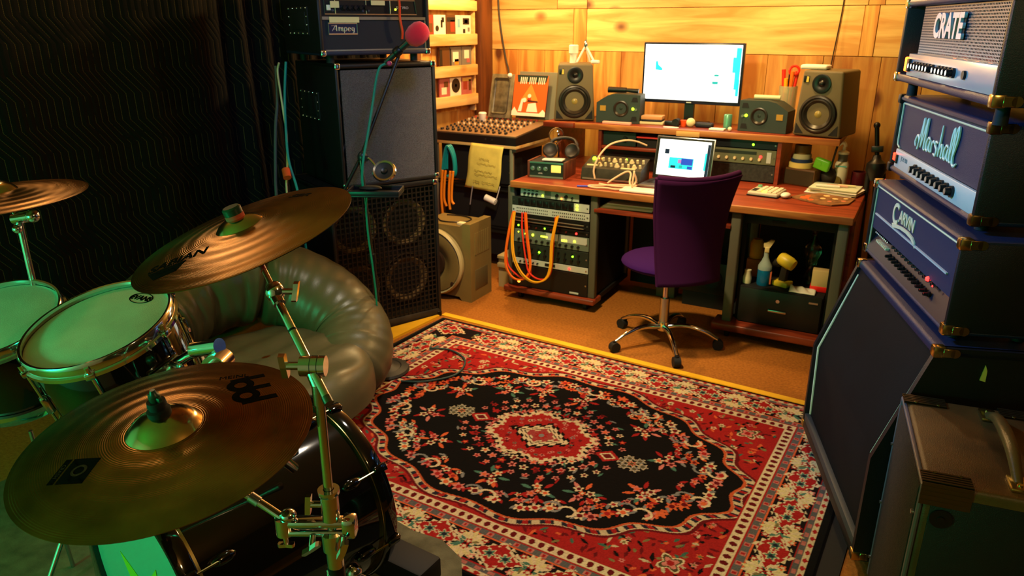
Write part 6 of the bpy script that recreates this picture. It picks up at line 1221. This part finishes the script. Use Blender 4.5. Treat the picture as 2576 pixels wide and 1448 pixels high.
cable('grey cable hanging furthest left beside the bass stack', [(-3.139, 2.650, 1.451), (-3.118, 2.62, 1.288), (-3.106, 2.58, 1.153), (-3.085, 2.535, 0.96), (-3.06, 2.50, 0.806), (-3.05, 2.48, 0.4), (-3.05, 2.48, 0.01)], 0.008, M('grey_hose', (70, 74, 74), 0.5), 'cables hanging beside the bass stack')
tag(MB().cyl((-2.955, 2.49, 0.965), (-2.925, 2.47, 0.93), 0.020, n=14).build('orange_plug', M('orange_plug', (226, 82, 30), 0.45)), 'orange plug among the cables beside the bass stack', 'plug')
cable('orange instrument cable draped over the front of the bass amp head', [(-2.655, 3.052, 1.90), (-2.652, 3.056, 1.80), (-2.652, 3.062, 1.74), (-2.650, 3.058, 1.68), (-2.645, 3.066, 1.62), (-2.652, 3.070, 1.58)], 0.006, M('orange_red_cable', (240, 60, 20), 0.45))

# ================================================================= slouchy leather lounge chair
def lounge():
    o = thing('leather_lounge_chair', 'slouchy olive grey leather lounge chair between drum kit and bass stack', 'armchair', (-2.5, 1.95, 0.0))
    c0 = Vector((-2.5, 1.95, 0.0))
    lm = M('olive_grey_leather', (88, 82, 56), 0.36, var=(5, 0.12), bump=(160, 0.15))
    path = [((-2.245, 2.10, .15), .14), ((-2.32, 2.235, .190), .178), ((-2.44, 2.345, .262), .19), ((-2.60, 2.345, .360), .20), ((-2.77, 2.27, .445), .21), ((-2.90, 2.08, .500), .215), ((-2.95, 1.85, .480), .215), ((-2.90, 1.62, .420), .205), ((-2.76, 1.44, .33), .19), ((-2.58, 1.34, .24), .17), ((-2.44, 1.33, .17), .12)]
    P = [Vector(p) for p, r in path]; Rr = [r for p, r in path]
    def cr(i, t):
        k = len(P); g = lambda j: P[max(0, min(k-1, j))]; p0, p1, p2, p3 = g(i-1), g(i), g(i+1), g(i+2)
        return 0.5*((2*p1)+(p2-p0)*t+(2*p0-5*p1+4*p2-p3)*t*t+(3*p1-p0-3*p2+p3)*t**3)
    def sect(s0, s1, name, crease):
        nu, nv = 190, 56; b = MB(); V = []
        for i in range(nu):
            s = s0+(s1-s0)*i/(nu-1); k = min(len(P)-2, int(s)); c = cr(k, s-k); c2 = cr(k, min(1, s-k+0.02)); c1 = cr(k, max(0, s-k-0.02)); d = (c2-c1).normalized()
            r = np.interp(s, range(len(Rr)), Rr); e = min(i, nu-1-i)/(nu-1)
            r *= min(1, math.sqrt(max(0.0, 1-(1-min(1, e/0.10))**2))*0.92+0.08) if True else 1
            up = Vector((0, 0, 1)); n1 = d.cross(up).normalized(); n2 = n1.cross(d).normalized(); ring = []
            for j in range(nv):
                a = 2*PI*j/nv; near = math.exp(-((i/(nu-1))/0.45)**2) if crease == 0 else math.exp(-((1-i/(nu-1))/0.55)**2) if crease == 1 else 1
                inner = max(0, math.cos(a-(PI+0.5) if n1.dot(Vector((-2.45, 1.9, 0.2))-c) < 0 else a-(-0.5)+0.0))
                u_ = (s-s0)/(s1-s0); ph = 52*u_*(1.0 if crease != 2 else 0.8)+5*math.sin(5*u_+1)+1.2*math.sin(a)+0.8*math.sin(2*a+4*u_)
                pl = (0.5+0.5*math.sin(ph))**3
                w = 0.015*math.sin(2*a+2.0*math.sin(2*s))+(-0.085*inner**2*pl*near*(0.55+0.45*math.sin(11*u_+2))-0.022*pl*inner*near)*(1.0 if crease == 2 else 0.28*(0.2+0.8*math.exp(-((1-u_ if crease == 1 else u_)/0.3)**2)))+0.006*math.sin(17*s+4*a)
                p = c+(n1*math.cos(a)+n2*math.sin(a)*0.98)*r*(1+w); p.z = max(p.z, 0.024); ring.append(b.bm.verts.new(p-c0))
            V.append(ring)
        for i in range(nu-1):
            for j in range(nv): b.bm.faces.new((V[i][j], V[i][(j+1)%nv], V[i+1][(j+1)%nv], V[i+1][j]))
        b.bm.faces.new(V[0][::-1]); b.bm.faces.new(V[-1])
        return b.build(name, lm, o, angle=80)
    sect(0.0, 4.75, 'armrest', 1); sect(4.45, 7.2, 'backrest', 2); sect(6.9, 10.0, 'armrest', 0)
    def seat(a, b_):
        th = 2*PI*a; r = 0.02+0.46*math.sin(b_*PI/2*1.0)
        x, y = r*math.cos(th)*0.92, r*math.sin(th)*0.96; h = 0.30*math.sqrt(max(0, 1-(b_*0.96)**4))+0.02
        h *= 1+0.03*math.sin(9*th)*b_+0.02*math.sin(5*x*8)
        return (-2.43+x-c0.x, 1.84+y-c0.y, max(0.024, h))
    MB().grid(seat, 64, 26, closed_u=True).build('seat_cushion', lm, o, angle=80)
    return o
lounge()

# ================================================================= drum kit
def orient(c, n): return Matrix.Translation(c) @ Vector((0, 0, 1)).rotation_difference(Vector(n).normalized()).to_matrix().to_4x4()
def bronze(name, rgb, rough):
    m = bpy.data.materials.new(name); m.use_nodes = True; n, l = nodes_of(m); p = n['Principled BSDF']
    p.inputs['Metallic'].default_value = 1.0; p.inputs['Roughness'].default_value = rough; p.inputs['Anisotropic'].default_value = 0.8; p.inputs['Anisotropic Rotation'].default_value = 0.0
    tg = n.new('ShaderNodeTangent'); tg.direction_type = 'RADIAL'; tg.axis = 'Z'; l.new(tg.outputs[0], p.inputs['Tangent'])
    tc = n.new('ShaderNodeTexCoord'); nz = n.new('ShaderNodeTexNoise'); nz.inputs['Scale'].default_value = 9; nz.inputs['Detail'].default_value = 5; l.new(tc.outputs['Object'], nz.inputs['Vector'])
    cr = n.new('ShaderNodeValToRGB'); cr.color_ramp.elements[0].position = 0.35; cr.color_ramp.elements[1].position = 0.65
    cr.color_ramp.elements[0].color = lin(*[int(v*0.72) for v in rgb]); cr.color_ramp.elements[1].color = lin(*rgb); l.new(nz.outputs['Fac'], cr.inputs[0]); l.new(cr.outputs[0], p.inputs['Base Color'])
    return m
bronze_m = bronze('lathed_bronze', (178, 134, 80), 0.27); bell_m = bronze('polished_bell', (240, 214, 160), 0.14)
def cymbal(label, c, n, r, bell, marks, nut):
    t = thing('cymbal', label, 'cymbal', c, 0, 'cymbals of the drum kit'); T = orient((0, 0, 0), n)
    prof = []; K = 300
    H = lambda q: 0.052*r/0.23*(1-(q/r)**2)*0.45
    for i in range(K+1):
        q = r-(r-bell)*i/K; prof.append((q, H(q)+0.00009*math.sin(i*2*PI/6)*(1 if i > 8 else 0.2)*(0.6+0.4*math.sin(i*0.11))))
    top = prof[::-1]; rim = (r, -0.0012)
    o = MB().lathe([(bell, H(bell)-0.0012)]+[(q, H(q)-0.0012) for q in (bell+(r-bell)*.33, bell+(r-bell)*.66)]+[rim]+prof, 144, T).build('bow', bronze_m, t, angle=60)
    hb = H(bell); bh = (0.026 if bell > 0.045 else 0.018)*r/0.23
    MB().lathe([(bell, hb), (bell*0.96, hb+bh*0.10), (bell*0.80, hb+bh*0.50), (bell*0.55, hb+bh*0.83), (bell*0.25, hb+bh), (0.008, hb+bh*1.02)], 72, T).build('bell', bell_m, t, angle=80)
    zt = hb+bh
    nut(t, T, zt); marks(t, T, H); conform(t, T, H); return t
ink = M('black_ink', (10, 8, 6), 0.9, spec=0.05)
def surf(T, H, x, y, rz, lift=0.0009):
    q = math.hypot(x, y); e = 0.002; sl = (H(q+e)-H(q-e))/(2*e); ax = Vector((-y, x, 0)).normalized() if q > 0 else Vector((1, 0, 0))
    return T @ Tr(x, y, H(q)+lift) @ Matrix.Rotation(-math.atan(sl), 4, ax) @ Matrix.Rotation(rz, 4, 'Z')
def conform(t, T, H):
    Ti = T.inverted()
    for o in t.children:
        if not o.name.startswith('maker'): continue
        b = bmesh.new(); b.from_mesh(o.data)
        for _ in range(2):
            lg = [e for e in b.edges if e.calc_length() > 0.008]
            if lg: bmesh.ops.subdivide_edges(b, edges=lg, cuts=2)
        bmesh.ops.triangulate(b, faces=[f for f in b.faces if len(f.verts) > 4])
        for v in b.verts:
            p = Ti @ v.co; p.z = H(math.hypot(p.x, p.y))+0.0004+(0.0002 if 'brown' in o.data.materials[0].name else 0); v.co = T @ p
        b.to_mesh(o.data); b.free(); o.data.update()
def nutA(t, T, z):
    MB().lathe([(0, z-0.004), (0.017, z-0.004), (0.018, z), (0.018, z+0.008), (0.013, z+0.010), (0.013, z+0.015), (0.015, z+0.016), (0.014, z+0.024), (0, z+0.024)], 20, T).build('felt_washer', black_matte, t)
    MB().lathe([(0.007, z+0.022), (0.009, z+0.026), (0.009, z+0.034), (0.006, z+0.037), (0.004, z+0.044), (0, z+0.044)], 12, T).build('wing_nut', M('green_black_nut', (30, 60, 46), 0.35), t)
    MB().box(-0.016, 0.016, -0.003, 0.003, z+0.025, z+0.033, bev=0.002, T=T).build('wing_nut_wings', M('green_black_nut'), t)
def marksA(t, T, H):
    # two ringed letters with bars
    g = surf(T, H, 0.020, 0.138, rad(64))
    def ring(cx, cy, r0, r1):
        b = MB(); b.lathe([(r0, 0), (r1, 0), (r1, 0.0005), (r0, 0.0005), (r0, 0)], 28, g @ Tr(cx, cy, 0)); return b
    ring(0.0, 0.021, 0.0105, 0.023).build('maker_mark', ink, t); ring(0.0, -0.021, 0.0105, 0.023).build('maker_mark', ink, t)
    for y in (0.042, 0.0, -0.042): MB().box(-0.012, 0.046, y-0.0065, y+0.0065, 0, 0.0005, T=g).build('maker_mark', ink, t)
    text('MEINL', 0.018, ink, t, surf(T, H, -0.036, 0.162, rad(50)), 0.0003, name='maker_print')
    g2 = surf(T, H, -0.030, -0.128, rad(-62)); MB().box(-0.026, 0.026, -0.020, 0.024, 0, 0.0004, T=g2).build('maker_patch', ink, t); MB().box(-0.026, 0.026, -0.034, -0.024, 0, 0.0004, T=g2).build('maker_patch', ink, t)
    ring2 = MB(); ring2.lathe([(0.008, 0.0004), (0.012, 0.0004), (0.012, 0.0008), (0.008, 0.0008), (0.008, 0.0004)], 20, g2 @ Tr(0, 0.003, 0)); ring2.build('maker_mark', M('brown_ink', (60, 42, 20), 0.5), t)
    text('CRASH', 0.009, M('brown_ink'), t, g2 @ Tr(0, -0.029, 0.0005), 0.0002, name='maker_print')
cymbal('near wide bronze crash cymbal with a polished bell in the left foreground', (-1.0284, 0.5739, 1.0243-0.0), (0.0076, -0.1299, 1), 0.2286, 0.058, marksA, nutA)
def nutS(t, T, z):
    MB().lathe([(0, z-0.004), (0.017, z-0.004), (0.017, z+0.006), (0, z+0.006)], 22, T).build('felt_washer', M('red_felt', (206, 84, 60), 0.8), t)
    MB().lathe([(0, z+0.006), (0.0165, z+0.006), (0.017, z+0.017), (0.014, z+0.020), (0, z+0.020)], 22, T).build('sleeve_nut', M('green_black_nut'), t)
def marksS(t, T, H):
    text('SABIAN', 0.034, ink, t, surf(T, H, -0.030, -0.118, rad(33)), 0.0003, name='maker_print', bold=0.001)
    g = surf(T, H, -0.030, -0.150, rad(33)); MB().prism([(-0.036, 0.012), (0.040, 0.014), (0.030, -0.016), (-0.012, -0.020)], 0, 0.0004, 'xy', T=g).build('maker_patch', ink, t)
    text('SBR', 0.030, ink, t, surf(T, H, 0.010, 0.142, rad(10)), 0.0003, name='maker_print', bold=0.001)
cymbal('bronze cymbal with a red felt and SABIAN print tilted over the lounge chair', (-1.1067, 0.8228, 1.2924), (-0.1663, -0.2687, 1), 0.203, 0.043, marksS, nutS)
def nutC(t, T, z): MB().lathe([(0, z-0.004), (0.018, z-0.004), (0.018, z+0.014), (0.008, z+0.016), (0.008, z+0.03), (0, z+0.03)], 18, T).build('felt_washer', black_matte, t)
cymbal('bronze cymbal at the left edge in front of the quilted blanket', (-2.0589, 0.8268, 1.2425), (-0.0253, -0.058, 1), 0.203, 0.050, lambda *a: None, nutC)

gloss = M('black_gloss_lacquer', (8, 8, 9), 0.08, coat=0.6); headm = M('coated_drum_head', (206, 206, 184), 0.55, var=(7, 0.16), bump=(400, .3)); greenblk = chrome
def tom(label, c, n, r, depth, lugs, a0):
    t = thing('tom_drum', label, 'drum', c, 0, 'toms of the drum kit'); T = orient((0, 0, 0), n)
    MB().lathe([(r, -depth), (r+0.004, -depth), (r+0.004, -0.012), (r-0.004, -0.002), (r-0.012, -0.004), (r-0.012, -depth)], 64, T).build('shell', gloss, t)
    MB().lathe([(0, -0.002), (r*0.5, -0.0020), (r-0.004, -0.002), (r+0.005, -0.006), (r+0.006, -0.012), (r-0.006, -0.010), (0, -0.006)], 64, T).build('drum_head', headm, t)
    MB().lathe([(0, -depth), (r, -depth-0.001), (r, -depth-0.004), (0, -depth-0.004)], 48, T).build('bottom_head', headm, t)
    for z0, s in ((0.0, 1), (-depth, -1)):
        MB().lathe([(r+0.002, z0+s*0.004), (r+0.003, z0+s*0.010), (r+0.008, z0+s*0.011), (r+0.011, z0+s*0.007), (r+0.010, z0-s*0.012), (r+0.015, z0-s*0.014), (r+0.015, z0-s*0.022), (r+0.006, z0-s*0.022), (r+0.006, z0-s*0.004), (r+0.002, z0+s*0.004)], 72, T).build('hoop', chrome, t)
    for i in range(lugs):
        a = a0+2*PI*i/lugs; ca, sa = math.cos(a), math.sin(a); G_ = T @ Matrix.Rotation(a, 4, 'Z')
        lg = MB().box(r+0.003, r+0.020, -0.011, 0.011, -depth*0.5-0.022, -depth*0.5+0.022, bev=0.006, seg=2, T=G_).build('lug', chrome, t)
        for s in (1, -1):
            MB().cyl(G_ @ Vector((r+0.013, 0, -depth*0.5+s*0.02)), G_ @ Vector((r+0.013, 0, (-0.016 if s > 0 else -depth+0.016))), 0.003, n=8).build('tension_rod', chrome, lg)
            MB().box(r+0.006, r+0.022, -0.010, 0.010, (-0.024 if s > 0 else -depth+0.010), (-0.010 if s > 0 else -depth+0.024), bev=0.003, T=G_).cyl(G_ @ Vector((r+0.014, 0, -0.012 if s > 0 else -depth+0.012)), G_ @ Vector((r+0.014, 0, 0.004 if s > 0 else -depth-0.004)), 0.005, n=8).build('rod_ear', chrome, lg)
    return t, T
t, T = tom('tom drum with a coated EVANS head in front of the lounge chair', (-1.571, 0.767, 1.031), (0.0235, -0.3012, 1), 0.150, 0.215, 6, 0.35)
text('EVANS', 0.021, ink, t, T @ Tr(0.0, 0.110, -0.0014) @ Matrix.Rotation(rad(8), 4, 'Z'), 0.0002, name='maker_print', bold=0.0009)
MB().lathe([(0.031, 0), (0.034, 0), (0.034, 0.0003), (0.031, 0.0003), (0.031, 0)], 36, T @ Tr(0, 0.110, -0.0014) @ Matrix.Rotation(rad(8), 4, 'Z') @ Matrix.Diagonal((1, 0.55, 1, 1))).build('maker_oval', ink, t)
smudge = M('stick_smudge', (150, 150, 126), 0.6)
# bracket and tilter on its right side
bx = T @ Vector((0.155, 0.03, -0.10))
MB().box(0.152, 0.172, -0.02, 0.055, -0.15, -0.07, bev=0.006, T=T).build('mount_bracket', chrome, t)
B0 = Vector((-1.571, 0.767, 1.031))
def W(p): return Vector(p)-B0
MB().tube([T @ Vector((0.165, 0.02, -0.09)), W((-1.360, 0.835, 0.985)), W((-1.325, 0.845, 1.000))], 0.011, n=12, smooth=2).build('mount_arm', chrome, t)
MB().cyl(W((-1.345, 0.84, 1.000)), W((-1.275, 0.855, 1.020)), 0.017, n=18).build('tilter_barrel', chrome, t)
MB().cyl(W((-1.285, 0.865, 0.985)), W((-1.262, 0.825, 0.985)), 0.026, n=22).cyl(W((-1.262, 0.825, 0.985)), W((-1.256, 0.815, 0.985)), 0.015, n=16).build('tilter_gear', chrome, t)
MB().cyl(W((-1.274, 0.848, 0.985)), W((-1.272, 0.850, 0.955)), 0.014, n=14).build('tilter_neck', chrome, t)
MB().box(-0.02, 0.02, -0.004, 0.004, -0.010, 0.010, bev=0.003, T=Tr(*W((-1.37, 0.81, 0.965)))).build('wing_bolt', chrome, t)
MB().cyl(W((-1.272, 0.850, 0.955)), W((-1.330, 1.02, 0.64)), 0.011, n=14).cyl(W((-1.330, 1.02, 0.64)), W((-1.345, 1.06, 0.588)), 0.014, n=14).build('support_post', chrome, t)
t, T = tom('smaller tom drum cut off by the left edge of the picture', (-1.93, 0.706, 0.985), (0.144, -0.2876, 1), 0.142, 0.20, 6, 0.9)
MB().cyl(T @ Vector((0.135, 0.09, 0.0)), T @ Vector((0.175, 0.115, 0.02)), 0.018, n=16).ball(T @ Vector((0.178, 0.118, 0.012)), 0.020, 16, 10).build('mount_clamp', chrome, t)
MB().tube([T @ Vector((0.10, 0.105, -0.02)), T @ Vector((0.10, 0.125, -0.11)), T @ Vector((0.05, 0.20, -0.20)), T @ Vector((0.16, 0.30, -0.42))], 0.010, n=10, smooth=2).build('support_post', chrome, t)
# ---- bass drum
AN = rad(83.7); t = thing('bass_drum', 'glossy black bass drum lying on its side under the cymbals', 'drum', (-1.514, 1.327, 0.324))
BT = Matrix.Rotation(AN-PI/2, 4, 'Z') @ Matrix.Rotation(-PI/2, 4, 'X')      # local z -> drum axis (front)
Rb, Lb = 0.272, 0.580
MB().lathe([(Rb, -Lb+0.02), (Rb+0.003, -Lb+0.02), (Rb+0.003, -0.02), (Rb, -0.02), (Rb-0.008, -0.02), (Rb-0.008, -Lb+0.02), (Rb, -Lb+0.02)], 96, BT).build('shell', gloss, t)
for z0, z1 in ((-0.036, 0.006), (-Lb-0.006, -Lb+0.036)):
    h = MB().lathe([(Rb+0.006, z0), (Rb+0.016, z0), (Rb+0.018, z0+0.004), (Rb+0.018, z1-0.004), (Rb+0.016, z1), (Rb+0.004, z1), (Rb+0.006, z0)], 96, BT).build('hoop', gloss, t)
    zi = z0-0.004 if z1 > 0 else z1
    MB().lathe([(Rb+0.003, zi), (Rb+0.013, zi), (Rb+0.013, zi+0.008), (Rb+0.003, zi+0.008), (Rb+0.003, zi)], 96, BT).build('metal_rim', M('gold_rim', (206, 190, 130), 0.22, 1.0), h)
MB().lathe([(0, -0.008), (Rb+0.004, -0.008), (Rb+0.004, -0.012), (0, -0.012)], 64, BT).build('front_head', gloss, t)
bh = MB().lathe([(0, -Lb+0.006), (Rb+0.003, -Lb+0.006), (Rb+0.003, -Lb+0.010), (0, -Lb+0.010)], 64, BT).build('batter_head', M('clear_batter_head', (150, 176, 160), 0.22), t)
star = []
for i in range(10):
    a = rad(-140)+i*PI/5; rr = 0.178 if i%2 == 0 else 0.072; star.append((0.02+rr*math.cos(a), 0.062+rr*math.sin(a)))
MB().prism(star, -Lb+0.0045, -Lb+0.0055, 'xy', T=BT).build('star_sticker', M('yellow_star', (226, 196, 40), 0.5), bh)
for i in range(8):
    a = rad(12)+2*PI*i/8; G_ = BT @ Matrix.Rotation(a, 4, 'Z'); r0 = Rb+0.003
    for z0, s in ((-0.10, 1), (-Lb+0.10, -1)):
        lg = MB().ball((r0+0.006, 0, z0), 0.028, 14, 8, sc=(0.5, 0.55, 1.2), T=G_).build('lug', gloss, t)
        MB().cyl(G_ @ Vector((r0+0.014, 0, z0)), G_ @ Vector((r0+0.020, 0, (0.004 if s > 0 else -Lb-0.004))), 0.0032, n=8).build('tension_rod', M('gold_rim'), lg)
        zc = (-0.030, 0.012) if s > 0 else (-Lb-0.012, -Lb+0.030)
        MB().box(r0+0.012, r0+0.026, -0.012, 0.012, zc[0], zc[1], bev=0.005, T=G_).box(r0-0.004, r0+0.024, -0.012, 0.012, (zc[1]-0.006 if s > 0 else zc[0]), (zc[1] if s > 0 else zc[0]+0.006), bev=0.002, T=G_).build('claw', gloss, lg)
for a in (rad(-35), rad(215)):
    G_ = BT @ Matrix.Rotation(a-rad(180) if False else 0, 4, 'Z')
    sx = 1 if math.cos(a) > 0 else -1
    s0 = BT @ Vector((sx*0.262, 0.10, -0.14)); s1 = BT @ Vector((sx*0.43, 0.286, 0.02))
    sp_ = MB().cyl(s0, s0+(s1-s0)*0.55, 0.011, n=14).cyl(s0+(s1-s0)*0.5, s1, 0.008, n=12).build('spur', chrome, t); MB().cyl(s1-(s1-s0)*0.08, s1, 0.012, n=12).build('spur_tip', rubber, sp_)
    MB().ball(s0, 0.026, 14, 8).build('spur_mount', chrome, t)
MB().box(-0.028, 0.028, -0.02, 0.02, -0.03, 0.0, bev=0.006, T=Tr(*(BT @ Vector((0.10, -0.262, -0.20)))) ).build('tom_holder', chrome, t)
tag(MB().box(-1.40, -1.20, 1.355, 1.46, 0.0225, 0.10, bev=0.01).build('foam_block', black_matte), 'black foam block on the drum mat in front of the bass drum', 'foam block')
# ---- cymbal stand in the foreground
t = thing('cymbal_stand', 'chrome boom cymbal stand with clamps in the left foreground', 'cymbal stand', (-0.82, 0.711, 0.0)); O2 = Vector((-0.82, 0.711, 0))
def V2(p): return Vector(p)-O2
MB().cyl((0, 0, 0.20), (0, 0, 0.815), 0.0145, n=24).build('lower_tube', chrome, t)
MB().cyl((0, 0, 0.745), (0, 0, 0.772), 0.0150, n=24).build('black_band', black_pl, t)
Pe = [[(0, 0), (.15, .6), (.22, 1.0)], [(.0, .8), (.2, 1.05), (.45, 1.0), (.5, .7), (.3, .5), (.15, .5)], [(.5, .25), (.75, .35), (.72, .55), (.58, .5), (.56, .1), (.7, 0), (.85, .1)], [(1.1, .5), (.95, .55), (.88, .3), (.95, .05), (1.1, .2), (1.14, .5), (1.12, .1), (1.2, 0)]]
def wrap(p):
    a = rad(-98)+(p[0]-0.55)*0.9; return Vector((0.0155*math.cos(a), 0.0155*math.sin(a), 0.750+p[1]*0.016))
b = MB()
for st in Pe: b.tube([wrap(p) for p in st], 0.0009, n=5, smooth=4)
b.build('maker_print', M('white_script'), t)
MB().lathe([(0.0145, 0.805), (0.019, 0.808), (0.020, 0.842), (0.016, 0.846), (0.010, 0.846)], 24).build('collar', chrome, t)
MB().cyl((0, 0, 0.82), (0, 0, 1.118), 0.0080, n=20).build('upper_tube', chrome, t)
MB().cyl((0, 0, 0.868), (0, 0, 0.922), 0.0150, n=24).lathe([(0.0155, 0.915), (0.018, 0.918), (0.018, 0.926), (0.009, 0.926)], 24).build('memory_lock', chrome, t)
R_ = Vector((0.84, 0.5416, 0)); Fd = Vector((-0.5416, 0.84, 0))
def wing(c, ax, up, nm='wing_nut', L=0.020, s=1.0):
    c, ax, up = Vector(c), Vector(ax).normalized(), Vector(up).normalized()
    o = MB().cyl(c, c+ax*0.022*s, 0.006*s, n=12)
    e = c+ax*0.024*s; sd = ax.cross(up).normalized()
    for sg in (1, -1):
        T_ = Matrix(((sd.x, ax.x, up.x, e.x), (sd.y, ax.y, up.y, e.y), (sd.z, ax.z, up.z, e.z), (0, 0, 0, 1)))
        o.prism([(-0.006*s, 0.0), (0.006*s, 0.0), (0.008*s, sg*L*s*0.8), (0.003*s, sg*L*s), (-0.005*s, sg*L*s*0.95)][::sg], -0.0045*s, 0.0045*s, 'xz', T=T_)
    return o.build(nm, chrome, t)
wing(Vector((0, 0, 0.896))-R_*0.012, -R_, (0.15, 0, 1))
# multi clamp block
ang = math.atan2(R_.y, R_.x); CT = Tr(0, 0, 0.858) @ Matrix.Rotation(ang, 4, 'Z')
MB().box(-0.080, 0.034, -0.012, 0.012, -0.004, 0.010, bev=0.005, T=CT).box(-0.080, 0.034, -0.012, 0.012, -0.020, -0.009, bev=0.004, T=CT).cyl(CT @ Vector((-0.080, 0, -0.02)), CT @ Vector((-0.080, 0, 0.012)), 0.015, n=20).box(0.018, 0.042, -0.014, 0.014, -0.024, 0.014, bev=0.006, T=CT).build('multi_clamp', chrome, t)
wing(CT @ Vector((-0.030, -0.012, -0.015)), -Fd*0.7+Vector((0, 0, -0.7)), R_*0.7+Vector((0, 0, .5)), s=0.9); wing(CT @ Vector((0.022, -0.012, -0.018)), -Fd*0.6+Vector((0, 0, -0.8)), R_*0.4+Vector((0, 0, 1)), s=0.9); wing(CT @ Vector((-0.078, -0.008, -0.02)), Vector((0, 0, -1)), R_, s=0.7)
MB().ball(CT @ Vector((-0.072, 0.0, 0.016)), 0.014, 14, 10, sc=(1, 1, .8)).build('clamp_pivot', chrome, t)
MB().tube([V2((-0.892, 0.668, 0.868)), V2((-0.945, 0.650, 0.900)), V2((-1.015, 0.590, 0.985))], 0.0075, n=14, smooth=2).build('lower_arm', chrome, t)
MB().cyl(V2((-0.930, 0.655, 0.891)), V2((-0.945, 0.650, 0.900)), 0.0092, n=14).build('arm_collar', satin, t)
MB().ball(V2((-1.022, 0.582, 0.995)), 0.016, 14, 10).cyl(V2((-1.024, 0.578, 1.000)), V2((-1.0284, 0.567, 1.082)), 0.004, n=10).build('lower_tilter', chrome, t)
# boom hinge and arm to the upper cymbal
hinge = V2((-0.840, 0.717, 1.143))
MB().cyl((0, 0, 1.085), (0, 0, 1.118), 0.0105, n=20).cyl((0, 0, 1.112), hinge, 0.0095, 0.012, n=16).cyl(hinge-R_*0.016, hinge+R_*0.024, 0.0165, n=24).build('boom_hinge', chrome, t)
for q_ in (0.002, 0.013): MB().cyl(hinge+R_*(q_-0.001), hinge+R_*q_, 0.0169, n=24).build('hinge_ring', black_pl, t)
wing(hinge-R_*0.016, -R_, (0.1, -.2, 1), s=1.1)
MB().tube([V2((-0.953, 0.757, 1.220)), V2((-0.872, 0.7285, 1.164)), V2((-0.787, 0.6985, 1.105))], 0.0072, n=14, smooth=1).build('boom_arm', chrome, t)
MB().cyl(V2((-0.793, 0.7007, 1.109)), V2((-0.783, 0.6972, 1.102)), 0.0080, n=14).build('arm_end_cap', M('dark_chrome'), t)
MB().cyl(V2((-0.900, 0.7384, 1.1834)), V2((-0.897, 0.7373, 1.1813)), 0.0076, n=14).build('arm_seam', black_pl, t)
MB().ball(V2((-0.962, 0.762, 1.229)), 0.016, 14, 10, sc=(1, 1, 1.2)).cyl(V2((-0.956, 0.758, 1.222)), V2((-0.944, 0.754, 1.214)), 0.0105, n=16).build('tilter', chrome, t)
wing(V2((-0.950, 0.768, 1.231)), R_, (0.1, 0.2, 1), s=0.9)
MB().tube([V2((-0.964, 0.763, 1.231)), V2((-1.085, 0.818, 1.283)), V2((-1.1067, 0.8228, 1.2924)), V2((-1.1146, 0.810, 1.340))], 0.0048, n=12, smooth=1).build('tilter_rod', chrome, t)
MB().cyl(V2((-1.012, 0.784, 1.2516)), V2((-1.028, 0.7915, 1.2585)), 0.0056, n=12).build('red_sleeve', M('red_plastic'), t)
for i in range(3):
    a = rad(60+120*i); MB().tube([(0.012*math.cos(a), 0.012*math.sin(a), 0.42), (0.16*math.cos(a), 0.16*math.sin(a), 0.20), (0.30*math.cos(a), 0.30*math.sin(a), 0.035)], 0.009, n=10, smooth=1).build('tripod_leg', chrome, t)
    MB().ball((0.30*math.cos(a), 0.30*math.sin(a), 0.036), 0.018, 12, 8, sc=(1, 1, .7)).build('rubber_foot', rubber, t)
# ---- stand of the left cymbal, thin rod
t = thing('cymbal_stand', 'chrome stand of the left edge cymbal', 'cymbal stand', (-1.99, 0.835, 0.0))
MB().cyl((0, 0, 0.06), (0, 0, 0.70), 0.0125, n=16).build('lower_tube', chrome, t); MB().cyl((0, 0, 0.68), (0, 0, 1.19), 0.008, n=16).build('upper_tube', chrome, t)
MB().cyl((-0.02, 0.0, 1.195), (0.03, 0.02, 1.205), 0.015, n=18).ball((0.03, 0.02, 1.205), 0.017, 14, 10).build('tilter', chrome, t); MB().cyl((0, 0, 1.20), (-0.069, -0.008, 1.26), 0.004, n=10).build('tilter_rod', chrome, t)
MB().ball((0.005, -0.01, 1.175), 0.012, 12, 8).build('wing_nut', chrome, t)
for i in range(3):
    a = rad(30+120*i); MB().tube([(0.012*math.cos(a), 0.012*math.sin(a), 0.40), (0.22*math.cos(a), 0.22*math.sin(a), 0.035)], 0.008, n=10, smooth=1).build('tripod_leg', chrome, t); MB().ball((0.22*math.cos(a), 0.22*math.sin(a), 0.036), 0.014, 10, 8).build('rubber_foot', rubber, t)
tag(MB().cyl((-2.22, 0.86, 0.023), (-2.235, 0.84, 0.52), 0.006, n=12).build('steel_rod', satin), 'thin upright steel rod behind the near cymbal at the lower left', 'rod')
o = thing('bass_pedal', 'black bass drum pedal on the mat at the lower left corner', 'pedal', (-1.60, 0.50, 0.0235), -8)
MB().box(-0.06, 0.06, -0.16, 0.20, 0, 0.012, bev=0.004).build('base_plate', dark_metal, o); MB().box(-0.045, 0.045, -0.15, 0.14, 0.015, 0.026, bev=0.004, T=Tr(0, 0, 0.045) @ Matrix.Rotation(rad(14), 4, 'X')).build('footboard', black_pl, o)
for x in (-0.055, 0.055): MB().cyl((x, 0.16, 0.01), (x, 0.16, 0.20), 0.009, n=12).build('post', chrome, o)
MB().cyl((-0.06, 0.16, 0.19), (0.06, 0.16, 0.19), 0.007, n=12).cyl((0, 0.16, 0.19), (0, 0.19, 0.32), 0.004, n=10).build('axle', chrome, o); MB().cyl((0, 0.175, 0.325), (0, 0.215, 0.325), 0.025, n=18).build('beater', felt, o)
